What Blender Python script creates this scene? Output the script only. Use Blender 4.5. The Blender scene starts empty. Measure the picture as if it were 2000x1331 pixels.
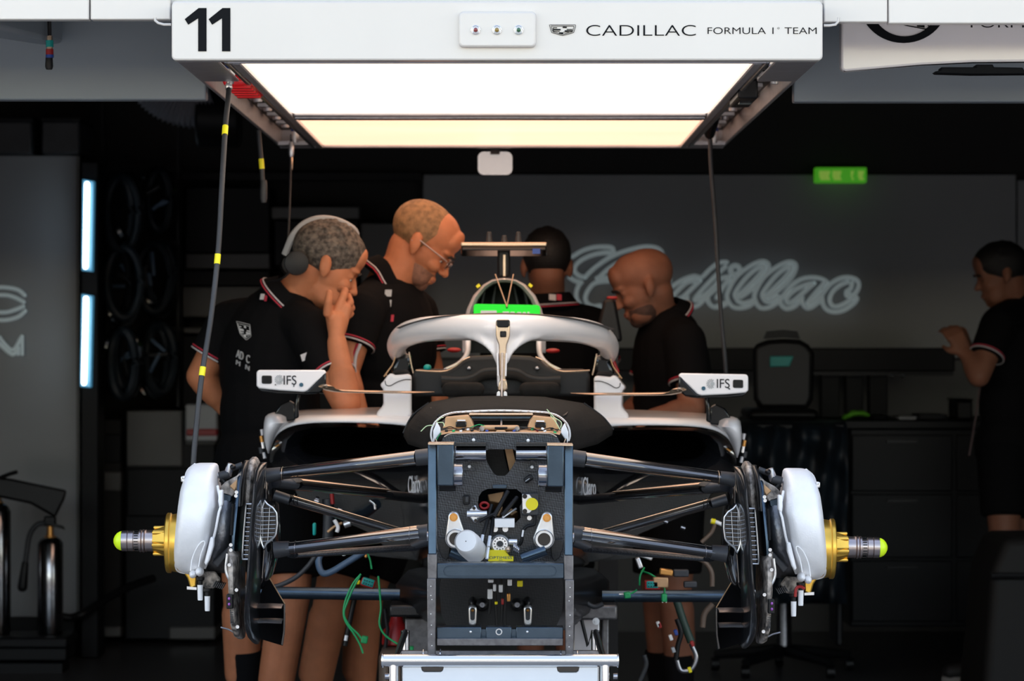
import bpy, bmesh, math, random
import numpy as np
from mathutils import Vector, Matrix
random.seed(7)
C = bpy.context.scene.collection
SC = bpy.context.scene
PI = math.pi
# ------------------------------------------------------------------ camera, sky, sun, exposure
F, CX, CY, EYE = 6216.0, 1000.0, 665.0, 1.31          # focal length in pixels of the 2000 x 1331 frame, eye height in metres
cam = bpy.data.cameras.new('camera'); camo = bpy.data.objects.new('camera', cam); C.objects.link(camo)
camo.location = (0, 0, EYE); camo.rotation_euler = (PI/2, 0, 0)
cam.sensor_width = 36.0; cam.lens = F/2000*36.0; cam.clip_end = 300
cam.shift_y = -(665.5-CY)/2000
cam.dof.use_dof = True; cam.dof.focus_distance = 6.95; cam.dof.aperture_fstop = 7.5
SC.camera = camo
w = bpy.data.worlds.new('sky'); SC.world = w; w.use_nodes = True
nt = w.node_tree; nt.nodes.clear()
sky = nt.nodes.new('ShaderNodeTexSky'); sky.sky_type = 'NISHITA'; sky.sun_disc = False
sky.sun_elevation = math.radians(52); sky.sun_rotation = math.radians(18); sky.air_density = 1.1; sky.dust_density = .5
bg = nt.nodes.new('ShaderNodeBackground'); bg.inputs['Strength'].default_value = 0.62
out = nt.nodes.new('ShaderNodeOutputWorld')
tint = nt.nodes.new('ShaderNodeMix'); tint.data_type = 'RGBA'; tint.blend_type = 'MULTIPLY'; tint.inputs[0].default_value = 1.0; tint.inputs[7].default_value = (1.26, .98, .77, 1)
nt.links.new(sky.outputs[0], tint.inputs[6]); nt.links.new(tint.outputs[2], bg.inputs[0]); nt.links.new(bg.outputs[0], out.inputs[0])
sun = bpy.data.lights.new('sun', 'SUN'); sun.energy = 14.0; sun.angle = math.radians(0.6); sun.color = (1.0, .91, .80)
suno = bpy.data.objects.new('sun', sun); C.objects.link(suno); suno.location = (4, 30, 30)
suno.rotation_euler = Vector((-.35, -.75, -1.15)).to_track_quat('-Z', 'Y').to_euler()
SC.view_settings.view_transform = 'Standard'; SC.view_settings.look = 'None'
SC.view_settings.exposure = 0.0; SC.view_settings.gamma = 1.0; SC.view_settings.use_curve_mapping = False

# ------------------------------------------------------------------ helpers
def P(px, py, d):                                       # the point seen at a pixel, d metres in front of the camera
    return np.array([(px-CX)/F*d, d, EYE-(py-CY)/F*d])
def u(d, n=1.0): return n*d/F                           # n pixels at depth d, in metres
def axis(d): return 977.5+max(0, d-7)*2.9               # where the car's centre line shows at depth d
def S(px, py, d, s):                                    # a point measured on the car's image-left side, or its mirror twin
    return P(px, py, d) if s < 0 else P(2*axis(d)-px, py+(977-px)*.018, d)
V3 = lambda *a: np.array(a, float)
def nrm(v):
    v = np.array(v, float); l = np.linalg.norm(v); return v/l if l > 1e-12 else v
def frame(t, up=(0, 0, 1)):
    t = nrm(t); up = np.array(up, float)
    if abs(t @ nrm(up)) > .98: up = np.array((0, 1, 0.))
    a = nrm(np.cross(up, t)); b = np.cross(t, a); return a, b
def resample(pts, n, closed=False):
    p = [np.array(q, float) for q in pts]
    if closed: p = p+[p[0]]
    p = np.array(p); s = np.r_[0, np.cumsum(np.linalg.norm(np.diff(p, axis=0), axis=1))]
    t = np.linspace(0, s[-1], n+1)[:-1] if closed else np.linspace(0, s[-1], n)
    return np.stack([np.interp(t, s, p[:, k]) for k in range(p.shape[1])], 1)
def smooth_path(pts, n):                                # Catmull-Rom through the points
    p = np.array([np.array(q, float) for q in pts]); p = np.vstack([2*p[0]-p[1], p, 2*p[-1]-p[-2]])
    m = len(p)-3; o = []
    for i in range(n):
        q = min(i/(n-1)*m, m-1e-9); k = int(q); t = q-k; a, b, c, d = p[k:k+4]
        o.append(.5*((2*b)+(-a+c)*t+(2*a-5*b+4*c-d)*t*t+(-a+3*b-3*c+d)*t**3))
    return np.array(o)

class MB:
    def __init__(self): self.v = []; self.f = []
    def add(self, v, f):
        o = len(self.v); self.v += [tuple(map(float, q)) for q in v]; self.f += [tuple(i+o for i in g) for g in f]; return self
    def box(self, c, s, R=None):
        c = np.array(c, float); h = np.array(s, float)/2; R = np.eye(3) if R is None else np.array(R)
        v = [c+R @ (h*np.array(k)) for k in ((-1,-1,-1),(1,-1,-1),(1,1,-1),(-1,1,-1),(-1,-1,1),(1,-1,1),(1,1,1),(-1,1,1))]
        return self.add(v, [(0,3,2,1),(4,5,6,7),(0,1,5,4),(1,2,6,5),(2,3,7,6),(3,0,4,7)])
    def pbox(self, x0, y0, x1, y1, d0, d1):             # upright box whose front face fills a pixel rectangle at depth d0
        a = P(x0, y0, d0); b = P(x1, y1, d0)
        return self.box(((a[0]+b[0])/2, (d0+d1)/2, (a[2]+b[2])/2), (abs(b[0]-a[0]), d1-d0, abs(a[2]-b[2])))
    def loft(self, rings, closed=True, cap0=True, cap1=True):
        n = len(rings[0]); assert all(len(r) == n for r in rings), 'ring sizes differ'
        v = [q for r in rings for q in r]; f = []
        for i in range(len(rings)-1):
            for j in range(n if closed else n-1):
                k = (j+1) % n; f.append((i*n+j, i*n+k, (i+1)*n+k, (i+1)*n+j))
        if closed and cap0: f.append(tuple(range(n))[::-1])
        if closed and cap1: f.append(tuple((len(rings)-1)*n+j for j in range(n)))
        return self.add(v, f)
    def tube(self, pts, r, n=8, closed=False, flat=1.0, up=(0, 0, 1)):
        pts = [np.array(p, float) for p in pts]; m = len(pts); rr = r if hasattr(r, '__len__') else [r]*m
        rings = []; a = None
        for i, p in enumerate(pts):
            if closed: t = pts[(i+1) % m]-pts[i-1]
            else: t = pts[min(i+1, m-1)]-pts[max(i-1, 0)]
            t = nrm(t)
            if a is None or flat != 1.0: a, b = frame(t, up)
            else:
                a = nrm(a-t*(a @ t)); b = np.cross(t, a)
            rings.append([p+rr[i]*(math.cos(k*2*PI/n)*a+flat*math.sin(k*2*PI/n)*b) for k in range(n)])
        if closed: rings.append(rings[0])
        return self.loft(rings, cap0=not closed, cap1=not closed)
    def cyl(self, p0, p1, r0, r1=None, n=20): return self.tube([p0, p1], [r0, r0 if r1 is None else r1], n)
    def lathe(self, o, ax, prof, n=28, rot=0.0):        # prof: (distance along axis, radius)
        o = np.array(o, float); ax = nrm(ax); a, b = frame(ax)
        return self.loft([[o+ax*t+max(r, 1e-5)*(math.cos(rot+k*2*PI/n)*a+math.sin(rot+k*2*PI/n)*b) for k in range(n)] for t, r in prof])
    def prism(self, poly, vec):
        vec = np.array(vec, float); poly = [np.array(q, float) for q in poly]
        return self.loft([poly, [q+vec for q in poly]])
    def ppoly(self, pts, d0, d1):                       # polygon drawn in pixels at depth d0, given thickness d1-d0
        return self.prism([P(x, y, d0) for x, y in pts], (0, d1-d0, 0))
    def ell(self, c, r, R=None, nu=20, nv=12):
        c = np.array(c, float); r = np.array(r, float); R = np.eye(3) if R is None else np.array(R)
        v = [c+R @ V3(0, 0, -r[2])]
        for i in range(1, nv):
            th = -PI/2+PI*i/nv
            v += [c+R @ V3(r[0]*math.cos(th)*math.cos(2*PI*j/nu), r[1]*math.cos(th)*math.sin(2*PI*j/nu), r[2]*math.sin(th)) for j in range(nu)]
        v.append(c+R @ V3(0, 0, r[2])); f = []; last = len(v)-1
        for j in range(nu):
            k = (j+1) % nu; f.append((0, 1+k, 1+j)); o = 1+(nv-2)*nu; f.append((o+j, o+k, last))
            for i in range(nv-2): a = 1+i*nu; f.append((a+j, a+k, a+nu+k, a+nu+j))
        return self.add(v, f)
    def cap(self, p0, p1, r0, r1=None, n=14):           # capsule, tapered
        r1 = r0 if r1 is None else r1; p0 = np.array(p0, float); p1 = np.array(p1, float); t = nrm(p1-p0); pts = []; rr = []
        for k in range(5):
            q = PI/2*k/5; pts.append(p0-t*r0*math.cos(q)); rr.append(max(r0*math.sin(q), 1e-4))
        pts.append(p0); rr.append(r0); pts.append(p1); rr.append(r1)
        for k in range(5):
            q = PI/2*(k+1)/5; pts.append(p1+t*r1*math.sin(q)); rr.append(max(r1*math.cos(q), 1e-4))
        return self.tube(pts, rr, n)
    def chain(self, pts, rs, n=14):
        for i in range(len(pts)-1): self.cap(pts[i], pts[i+1], rs[i], rs[i+1], n)
        return self

ORG = {}
def mesh_from(mb, name, angle=38):
    me = bpy.data.meshes.new(name); me.from_pydata(mb.v, [], mb.f); me.update()
    bm = bmesh.new(); bm.from_mesh(me); bmesh.ops.recalc_face_normals(bm, faces=bm.faces); bm.to_mesh(me); bm.free()
    finish(me, angle); return me
def finish(me, angle):
    me.polygons.foreach_set('use_smooth', [True]*len(me.polygons))
    if angle < 180: me.set_sharp_from_angle(angle=math.radians(angle))
    me.update()
def link(me, name, mat, parent=None, label=None, cat=None, group=None, kind=None):
    n = len(me.vertices); co = np.empty(n*3, np.float32); me.vertices.foreach_get('co', co); co = co.reshape(-1, 3)
    lo, hi = co.min(0), co.max(0); org = np.array(((lo[0]+hi[0])/2, (lo[1]+hi[1])/2, lo[2] if parent is None else (lo[2]+hi[2])/2))
    me.vertices.foreach_set('co', (co-org.astype(np.float32)).ravel()); me.update()
    if mat is not None and not me.materials: me.materials.append(mat)
    o = bpy.data.objects.new(name, me); C.objects.link(o); ORG[o.name] = org
    if parent is not None:
        o.parent = parent; o.location = org-ORG[parent.name]
    else: o.location = org
    tag(o, label, cat, group, kind); return o
def tag(o, label=None, cat=None, group=None, kind=None):
    for k, v in (('label', label), ('category', cat), ('group', group), ('kind', kind)):
        if v: o[k] = v
    return o
def obj(name, mb, mat, parent=None, bev=0, seg=2, angle=38, sub=0, **kw):
    o = link(mesh_from(mb, name, angle), name, mat, parent, **kw)
    if bev:
        m = o.modifiers.new('bevel', 'BEVEL'); m.width = bev; m.segments = seg; m.limit_method = 'ANGLE'; m.angle_limit = math.radians(40)
    if sub:
        m = o.modifiers.new('sub', 'SUBSURF'); m.levels = sub; m.render_levels = sub
    return o
def thing(name, label, cat, loc, group=None):
    o = bpy.data.objects.new(name, None); C.objects.link(o); o.location = loc; o.empty_display_size = .1
    ORG[o.name] = np.array(loc, float); tag(o, label, cat, group); return o
def struct(name, mb, mat, **kw): return obj(name, mb, mat, kind='structure', **kw)
def blob(name, mb, mat, voxel, parent=None, smooth=4, bite=None, **kw):   # union of overlapping closed solids as one smooth skin
    me = bpy.data.meshes.new(name); me.from_pydata(mb.v, [], mb.f); me.update()
    bm = bmesh.new(); bm.from_mesh(me); bmesh.ops.recalc_face_normals(bm, faces=bm.faces); bm.to_mesh(me); bm.free()
    t = bpy.data.objects.new('tmp', me); C.objects.link(t)
    r = t.modifiers.new('r', 'REMESH'); r.mode = 'VOXEL'; r.voxel_size = voxel
    if smooth:
        sm = t.modifiers.new('s', 'SMOOTH'); sm.factor = .5; sm.iterations = smooth
    dg = bpy.context.evaluated_depsgraph_get()
    me2 = bpy.data.meshes.new_from_object(t.evaluated_get(dg)); me2.name = name
    bpy.data.objects.remove(t); bpy.data.meshes.remove(me)
    if bite:
        bm = bmesh.new(); bm.from_mesh(me2)
        for co, no in bite:
            bmesh.ops.bisect_plane(bm, geom=bm.verts[:]+bm.edges[:]+bm.faces[:], plane_co=Vector(co), plane_no=Vector(no), clear_outer=True)
        bm.to_mesh(me2); bm.free()
    finish(me2, 180); return link(me2, name, mat, parent, **kw)
def text(name, body, a, ux, uy, width, height, mat, parent, ext=.0006, off=0.0, shear=0.0, spacing=1.0, **kw):
    cu = bpy.data.curves.new(name, 'FONT'); cu.body = body; cu.extrude = .0; cu.offset = off; cu.shear = shear; cu.space_character = spacing
    t = bpy.data.objects.new('tmp', cu); C.objects.link(t); dg = bpy.context.evaluated_depsgraph_get()
    me = bpy.data.meshes.new_from_object(t.evaluated_get(dg)); bpy.data.objects.remove(t)
    n = len(me.vertices); co = np.empty(n*3, np.float32); me.vertices.foreach_get('co', co); co = co.reshape(-1, 3)
    lo, hi = co.min(0), co.max(0); q = (co-lo)/np.maximum(hi-lo, 1e-6); ux = nrm(ux); uy = nrm(uy)
    w3 = np.array(a)[None]+q[:, :1]*ux[None]*width+q[:, 1:2]*uy[None]*height
    me.vertices.foreach_set('co', w3.astype(np.float32).ravel()); me.update()
    bm = bmesh.new(); bm.from_mesh(me)
    r = bmesh.ops.extrude_face_region(bm, geom=bm.faces[:]); nn = np.cross(ux, uy)
    bmesh.ops.translate(bm, vec=Vector(nn*ext), verts=[v for v in r['geom'] if isinstance(v, bmesh.types.BMVert)])
    bmesh.ops.recalc_face_normals(bm, faces=bm.faces); bm.to_mesh(me); bm.free()
    me.materials.clear(); me.name = name
    return link(me, name, mat, parent, **kw)
def rot(axis, deg): return np.array(Matrix.Rotation(math.radians(deg), 3, axis))
def rrect(x0, y0, x1, y1, r, n=5):
    o = []
    for cx, cy, a0 in ((x1-r, y1-r, 0), (x0+r, y1-r, 90), (x0+r, y0+r, 180), (x1-r, y0+r, 270)):
        for k in range(n+1):
            a = math.radians(a0+90*k/n); o.append((cx+r*math.cos(a), cy+r*math.sin(a)))
    return o
def ring2(cx, cy, r, n=24): return [(cx+r*math.cos(2*PI*k/n), cy+r*math.sin(2*PI*k/n)) for k in range(n)]

# ------------------------------------------------------------------ materials
def mat(name, col, rough=.5, metal=0.0, coat=0.0, var=0.0, vscale=8.0, bump=0.0, bscale=60.0, emit=None, es=0.0, alpha=None, trans=0.0, spec=.5, col2=None, rvar=0.0, sheen=0.0, sss=0.0):
    m = bpy.data.materials.new(name); m.use_nodes = True; t = m.node_tree; b = t.nodes['Principled BSDF']; L = t.links.new
    b.inputs['Base Color'].default_value = (*col, 1); b.inputs['Roughness'].default_value = rough; b.inputs['Metallic'].default_value = metal
    b.inputs['Coat Weight'].default_value = coat; b.inputs['Coat Roughness'].default_value = .08; b.inputs['Specular IOR Level'].default_value = spec
    b.inputs['Transmission Weight'].default_value = trans; b.inputs['Sheen Weight'].default_value = sheen
    if sss: b.inputs['Subsurface Weight'].default_value = sss; b.inputs['Subsurface Scale'].default_value = .01; b.inputs['Subsurface Radius'].default_value = (1, .35, .2)
    if emit: b.inputs['Emission Color'].default_value = (*emit, 1); b.inputs['Emission Strength'].default_value = es
    tc = t.nodes.new('ShaderNodeTexCoord')
    if var or col2 or rvar:
        n = t.nodes.new('ShaderNodeTexNoise'); n.inputs['Scale'].default_value = vscale; n.inputs['Detail'].default_value = 5; L(tc.outputs['Object'], n.inputs['Vector'])
        if var or col2:
            r = t.nodes.new('ShaderNodeMix'); r.data_type = 'RGBA'; c2 = col2 or tuple(min(1, c*(1+var)) for c in col); c1 = col if col2 else tuple(c*(1-var) for c in col)
            ra = t.nodes.new('ShaderNodeMapRange'); ra.inputs[1].default_value = .35; ra.inputs[2].default_value = .65; L(n.outputs['Fac'], ra.inputs[0])
            r.inputs[6].default_value = (*c1, 1); r.inputs[7].default_value = (*c2, 1); L(ra.outputs[0], r.inputs[0]); L(r.outputs[2], b.inputs['Base Color'])
        if rvar:
            ra = t.nodes.new('ShaderNodeMapRange'); ra.inputs[3].default_value = max(0, rough-rvar); ra.inputs[4].default_value = min(1, rough+rvar); L(n.outputs['Fac'], ra.inputs[0]); L(ra.outputs[0], b.inputs['Roughness'])
    if bump:
        n2 = t.nodes.new('ShaderNodeTexNoise'); n2.inputs['Scale'].default_value = bscale; n2.inputs['Detail'].default_value = 4; L(tc.outputs['Object'], n2.inputs['Vector'])
        bp = t.nodes.new('ShaderNodeBump'); bp.inputs['Strength'].default_value = bump; bp.inputs['Distance'].default_value = .004; L(n2.outputs['Fac'], bp.inputs['Height']); L(bp.outputs[0], b.inputs['Normal'])
    return m
def carbon(name, c1, c2, scale, rough=.22, coat=1.0, turn=45, metal=0.0):
    m = mat(name, c1, rough, metal, coat); t = m.node_tree; L = t.links.new; b = t.nodes['Principled BSDF']; b.inputs['IOR'].default_value = 1.9 if coat >= 1 else 1.45; b.inputs['Coat IOR'].default_value = 1.7 if coat >= 1 else 1.4
    tc = t.nodes.new('ShaderNodeTexCoord'); mp = t.nodes.new('ShaderNodeMapping'); mp.inputs['Rotation'].default_value = (math.radians(turn*.6), math.radians(turn), math.radians(turn*.4)); L(tc.outputs['Object'], mp.inputs[0])
    ck = t.nodes.new('ShaderNodeTexChecker'); ck.inputs['Scale'].default_value = scale; ck.inputs[1].default_value = (*c1, 1); ck.inputs[2].default_value = (*c2, 1); L(mp.outputs[0], ck.inputs[0])
    n = t.nodes.new('ShaderNodeTexNoise'); n.inputs['Scale'].default_value = scale*.35; L(tc.outputs['Object'], n.inputs['Vector'])
    mx = t.nodes.new('ShaderNodeMix'); mx.data_type = 'RGBA'; mx.inputs[7].default_value = (*c1, 1); L(n.outputs['Fac'], mx.inputs[0]); L(ck.outputs[0], mx.inputs[6]); L(mx.outputs[2], b.inputs['Base Color'])
    bp = t.nodes.new('ShaderNodeBump'); bp.inputs['Strength'].default_value = .15; bp.inputs['Distance'].default_value = .001; L(ck.outputs['Fac'], bp.inputs['Height']); L(bp.outputs[0], b.inputs['Normal'])
    return m
M = {}
M['white'] = mat('white_gloss_paint', (.66, .64, .62), .3, coat=.4, var=.02, vscale=3)
M['carwhite'] = mat('white_car_paint', (.90, .87, .885), .28, coat=.6, var=.015, vscale=5)
M['carbon'] = carbon('gloss_carbon', (.006, .007, .009), (.014, .015, .018), 260, rough=.12)
M['rawcarbon'] = carbon('bulkhead_carbon', (.012, .014, .018), (.105, .115, .13), 290, rough=.34, coat=.3)
M['fence'] = carbon('satin_gloss_carbon', (.008, .009, .011), (.02, .021, .024), 260, rough=.3, coat=.6)
M['matcarbon'] = carbon('satin_carbon', (.006, .006, .007), (.018, .018, .02), 220, rough=.4, coat=.2)
M['black'] = mat('black_plastic', (.006, .006, .007), .45, spec=.35, bump=.05)
M['gloss_black'] = mat('gloss_black', (.005, .006, .007), .14, coat=.5, spec=.4)
M['rubber'] = mat('grey_rubber', (.035, .037, .042), .5, bump=.08, var=.2)
M['foam'] = mat('dark_foam_cloth', (.014, .0125, .0115), .85, bump=.35, bscale=420, var=.15, vscale=30, spec=.2)
M['headrest'] = mat('charcoal_foam', (.010, .010, .011), .6, bump=.1, bscale=300)
M['silver'] = mat('silver_foil', (.92, .92, .935), .5, metal=.15, bump=.18, bscale=260, var=.06, vscale=14, rvar=.12)
M['foil'] = mat('wrinkled_grey_foil', (.22, .225, .24), .34, metal=.8, bump=.8, bscale=45, var=.35, vscale=18, rvar=.15)
M['worn'] = mat('worn_brown_carbon', (.06, .054, .05), .42, metal=.1, bump=.7, bscale=120, vscale=55, col2=(.62, .54, .47), coat=.15)
M['gold'] = mat('gold_anodised', (.86, .52, .09), .3, metal=.92, var=.05, vscale=40)
M['steel'] = mat('brushed_steel', (.42, .42, .45), .3, metal=1, var=.15, vscale=60)
M['alu'] = mat('machined_aluminium', (.80, .81, .83), .3, metal=.85, var=.05, vscale=40)
M['chrome'] = mat('polished_chrome', (.88, .89, .9), .12, metal=1)
M['throat'] = mat('matt_black_duct', (.004, .004, .005), .9, spec=.1)
M['darkchrome'] = mat('dull_chrome', (.36, .36, .38), .16, metal=1, var=.1, vscale=40)
M['cart'] = mat('polished_sheet', (.84, .88, .93), .35, metal=.15, var=.02, vscale=10)
M['titan'] = mat('heat_tinted_titanium', (.36, .36, .42), .28, metal=1, vscale=9, col2=(.55, .46, .42))
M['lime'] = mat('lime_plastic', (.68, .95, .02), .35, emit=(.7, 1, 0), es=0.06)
M['frame'] = mat('blue_grey_anodised_sky_tint', (.062, .092, .128), .24, metal=.85, bump=.03, bscale=300, var=.08, vscale=30)  # some of the blue paints the sky reflected in the upright bars
M['framedull'] = mat('scuffed_grey_anodised', (.16, .155, .16), .38, metal=.6, var=.2, vscale=70)
M['bronze'] = mat('bronze_liner', (.55, .33, .17), .38, metal=.35, var=.12, vscale=25)
M['tan'] = mat('tan_metal_and_glint', (.72, .55, .4), .25, metal=.8)  # also paints warm lamp reflections on arm tops and halo fairing
M['yellow'] = mat('yellow_label', (.95, .80, .01), .45)
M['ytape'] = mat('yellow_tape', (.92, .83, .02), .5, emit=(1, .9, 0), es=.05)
M['red'] = mat('red_lens', (.65, .01, .015), .2, coat=.6, emit=(1, .02, .02), es=.12)
M['redpaint'] = mat('red_paint', (.38, .015, .015), .4)
M['blue'] = mat('blue_ring', (.02, .07, .35), .35)
M['green'] = mat('green_wire', (.015, .38, .12), .4)
M['teal'] = mat('teal_plastic', (.0, .33, .30), .45)
M['orange'] = mat('copper_bolt', (.75, .36, .1), .35, metal=.7)
M['whiteplastic'] = mat('white_plastic', (.92, .92, .93), .4)
M['bluehose'] = mat('blue_grey_hose', (.09, .15, .24), .4)
M['print_black'] = mat('black_print', (.005, .006, .008), .6, spec=.1)
M['print_white'] = mat('white_print', (.75, .75, .77), .5)
M['print_blue'] = mat('blue_print', (.02, .09, .15), .5)
M['greysilver'] = mat('pale_grey_print', (.42, .44, .46), .4)
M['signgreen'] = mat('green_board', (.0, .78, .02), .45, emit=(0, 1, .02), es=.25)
M['lamp'] = None
M['wallgrey'] = mat('grey_wall_panel', (.25, .262, .28), .32, var=.04, vscale=2, coat=.1)
M['header'] = mat('grey_header_panel', (.235, .275, .31), .45, var=.03, vscale=3)
M['dark'] = mat('dark_interior', (.010, .0098, .0095), .7, var=.1, vscale=3)
M['darkblue'] = mat('dark_blue_sheet', (.006, .012, .019), .55, bump=.8, bscale=14, var=.4, vscale=7)
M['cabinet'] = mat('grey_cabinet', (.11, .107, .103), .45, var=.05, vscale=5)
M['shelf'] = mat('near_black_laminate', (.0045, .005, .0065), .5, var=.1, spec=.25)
M['floor'] = mat('grey_painted_floor', (.075, .075, .078), .3, var=.08, vscale=2.5)
M['addedwall'] = mat('dark_added_wall', (.05, .052, .056), .6, var=.15, vscale=.6)
M['pit'] = mat('pit_lane_concrete', (.27, .26, .25), .8, var=.1, vscale=1.2, bump=.2)
M['alurail'] = mat('aluminium_rail', (.55, .54, .57), .35, metal=.7, var=.06, vscale=20)
M['duct'] = mat('flexible_duct_foil', (.34, .34, .38), .4, metal=.3, bump=.6, bscale=40)
M['cloth'] = mat('black_polo_cloth', (.0040, .0040, .0048), .9, bump=.25, bscale=60, spec=.15)
M['shorts'] = mat('black_shorts_cloth', (.0035, .0035, .0042), .9, bump=.3, bscale=40, spec=.15)
M['sock'] = mat('black_sock', (.005, .005, .006), .9, bump=.3, bscale=300, spec=.15)
M['shoe'] = mat('dark_shoe', (.02, .02, .022), .6)
M['sole'] = mat('pale_sole', (.35, .34, .33), .6)
M['skin'] = mat('skin', (.52, .195, .095), .55, vscale=14, var=.12, bump=.08, bscale=180, sss=.1, spec=.3)
M['skinshade'] = mat('skin_shaded', (.27, .115, .07), .55, vscale=14, var=.12, bump=.08, bscale=180, sss=.1, spec=.3)  # skin darkened to paint the low light on the far men
M['skinpink'] = mat('skin_rosy', (.60, .30, .22), .5, vscale=14, var=.10, bump=.08, bscale=180, sss=.12)
M['lip'] = mat('lip', (.45, .16, .13), .45)
M['earred'] = mat('ear_skin', (.62, .22, .17), .5, sss=.15)
M['hairgrey'] = mat('short_grey_hair', (.032, .026, .022), .75, vscale=75, col2=(.17, .14, .115), bump=1.0, bscale=160)
M['hairfair'] = mat('shaved_fair_stubble', (.20, .11, .05), .7, vscale=60, col2=(.38, .20, .09), bump=.3, bscale=400)
M['hairblack'] = mat('black_hair', (.010, .009, .009), .6, bump=.8, bscale=150)
M['stubble'] = mat('beard_stubble', (.24, .11, .07), .7, vscale=70, var=.2)
M['pipewhite'] = mat('white_piping', (.62, .6, .62), .7)
M['pipered'] = mat('red_piping', (.5, .03, .06), .7)
M['stubbledark'] = mat('dark_stubble', (.07, .035, .025), .75, vscale=70, var=.2)
M['pipedull'] = mat('dusty_pink_piping', (.12, .085, .085), .8, spec=.1)
M['eyewhite'] = mat('eye_white', (.75, .72, .7), .2)
M['iris'] = mat('iris', (.05, .035, .03), .15)
M['glass'] = mat('spectacle_lens', (.9, .95, 1), .03, trans=1.0)
M['led'] = mat('led_tube', (.9, .95, 1), .3, emit=(.82, .93, 1), es=5.0)
M['ledblue'] = mat('blue_lit_channel', (.2, .45, .62), .4, emit=(.10, .42, .70), es=.35)
M['neon'] = mat('pale_neon_tube', (.52, .58, .58), .22, emit=(.55, .66, .68), es=.17, coat=.4)
M['exit'] = mat('exit_sign_green', (.02, .3, .05), .4, emit=(.10, .55, .02), es=.35)
M['exitpic'] = mat('exit_sign_pictogram', (.3, .6, .1), .4, emit=(.45, .8, .1), es=.3)
def lamp_mat(name, c0, c1, strength):                   # warm diffuser, the tint drifting a little from front to back along the panel
    m = mat(name, (.9, .88, .85), .4); t = m.node_tree; b = t.nodes['Principled BSDF']; L = t.links.new
    tc = t.nodes.new('ShaderNodeTexCoord'); n = t.nodes.new('ShaderNodeTexNoise'); n.inputs['Scale'].default_value = 1.6
    mp = t.nodes.new('ShaderNodeMapping'); mp.inputs['Scale'].default_value = (.5, 2.0, 1); L(tc.outputs['Object'], mp.inputs[0]); L(mp.outputs[0], n.inputs['Vector'])
    ra = t.nodes.new('ShaderNodeMapRange'); ra.inputs[1].default_value = .3; ra.inputs[2].default_value = .7; L(n.outputs['Fac'], ra.inputs[0])
    mx = t.nodes.new('ShaderNodeMix'); mx.data_type = 'RGBA'; mx.inputs[6].default_value = (*c0, 1); mx.inputs[7].default_value = (*c1, 1); L(ra.outputs[0], mx.inputs[0])
    L(mx.outputs[2], b.inputs['Emission Color']); b.inputs['Emission Strength'].default_value = strength
    return m
M['lamp'] = lamp_mat('warm_diffuser_front', (1.0, .77, .60), (1.0, .83, .69), 2.0)
M['lamp2'] = lamp_mat('warm_diffuser_rear', (1.0, .56, .36), (1.0, .61, .42), 1.6)
# ------------------------------------------------------------------ the setting
BACK = 14.4; TOP = 2.95; XL, XR = -3.4, 4.2
m = MB(); m.box(((XL+XR)/2, (6.9+BACK)/2+.1, -.05), (XR-XL+.4, BACK-6.9+.2, .1)); struct('floor', m, M['floor'])
m = MB(); m.box((0, -26.6, -.06), (90, 67, .1)); struct('ground_pit_lane', m, M['pit'])
m = MB(); m.box((0, -9.2, 1.3), (80, .4, 2.62)); struct('wall_added_dark', m, M['addedwall'])  # unseen dark wall, added to darken horizon reflections in the gloss parts
m = MB(); m.box(((XL+XR)/2, BACK+.1, TOP/2), (XR-XL+.4, .2, TOP)); struct('wall_back', m, M['dark'])
m = MB(); m.box((XL-.1, (7.3+BACK)/2, TOP/2), (.2, BACK-7.3, TOP)); struct('wall_left', m, M['dark'])
m = MB(); m.box((XR+.1, (7.3+BACK)/2, TOP/2), (.2, BACK-7.3, TOP)); struct('wall_right', m, M['dark'])
m = MB(); m.box(((XL+XR)/2, (7.08+BACK)/2, TOP+.1), (XR-XL+.6, BACK-7.0, .2)); struct('ceiling', m, M['dark'])
m = MB(); m.box((0, 7.25, 4.1), (60, .25, 4.07)); struct('wall_facade', m, M['white'])
for sx, nm in ((-1, 'left'), (1, 'right')):
    m = MB(); x0 = XL if sx < 0 else XR; m.box((x0+sx*13, 7.25, 1.03), (26, .25, 2.07)); struct('wall_front_'+nm, m, M['white'])
for i, (a, b, y) in enumerate(((-2200, 174, 38.5), (176.5, 333, 38.5), (1609, 1733.5, 43.5), (1735.5, 4600, 46))):
    lo = P(a, y, 7.09); hi = P(b, -60, 7.09); m = MB(); m.box(((lo[0]+hi[0])/2, 7.11, (lo[2]+hi[2])/2), (hi[0]-lo[0], .04, hi[2]-lo[2])); struct('trim_%d' % (i+1), m, M['white'], bev=.003)
for i, (a, b, y) in enumerate(((-2000, 392, 195), (1545, 4000, 199))):   # grey header boards either side of the canopy
    D = 7.9; lo = P(a, y, D); hi = P(b, y, D); x0 = max(lo[0], XL); x1 = min(hi[0], XR)
    if i == 0: x1 = -.76
    else: x0 = .70
    m = MB(); m.box(((x0+x1)/2, D+.03, (lo[2]+2.94)/2), (x1-x0, .06, 2.94-lo[2])); struct('trim_%d' % (i+5), m, M['header'], bev=.004)
# seam bolts in the header boards and the bent strip hooks beside the canopy
for i, (pts) in enumerate(([(303, 34), (303, 40), (309, 45), (320, 48), (334, 48)], [(1638, 34), (1637, 42), (1632, 48), (1620, 50), (1609, 50)])):
    m = MB(); m.tube([P(x, y, 7.03) for x, y in pts], u(7, 2.6), 8); tag(obj('bracket', m, M['white']), ('bent white strip bracket at the left end of the lit canopy', 'bent white strip bracket at the right end of the lit canopy')[i], 'bracket')

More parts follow.
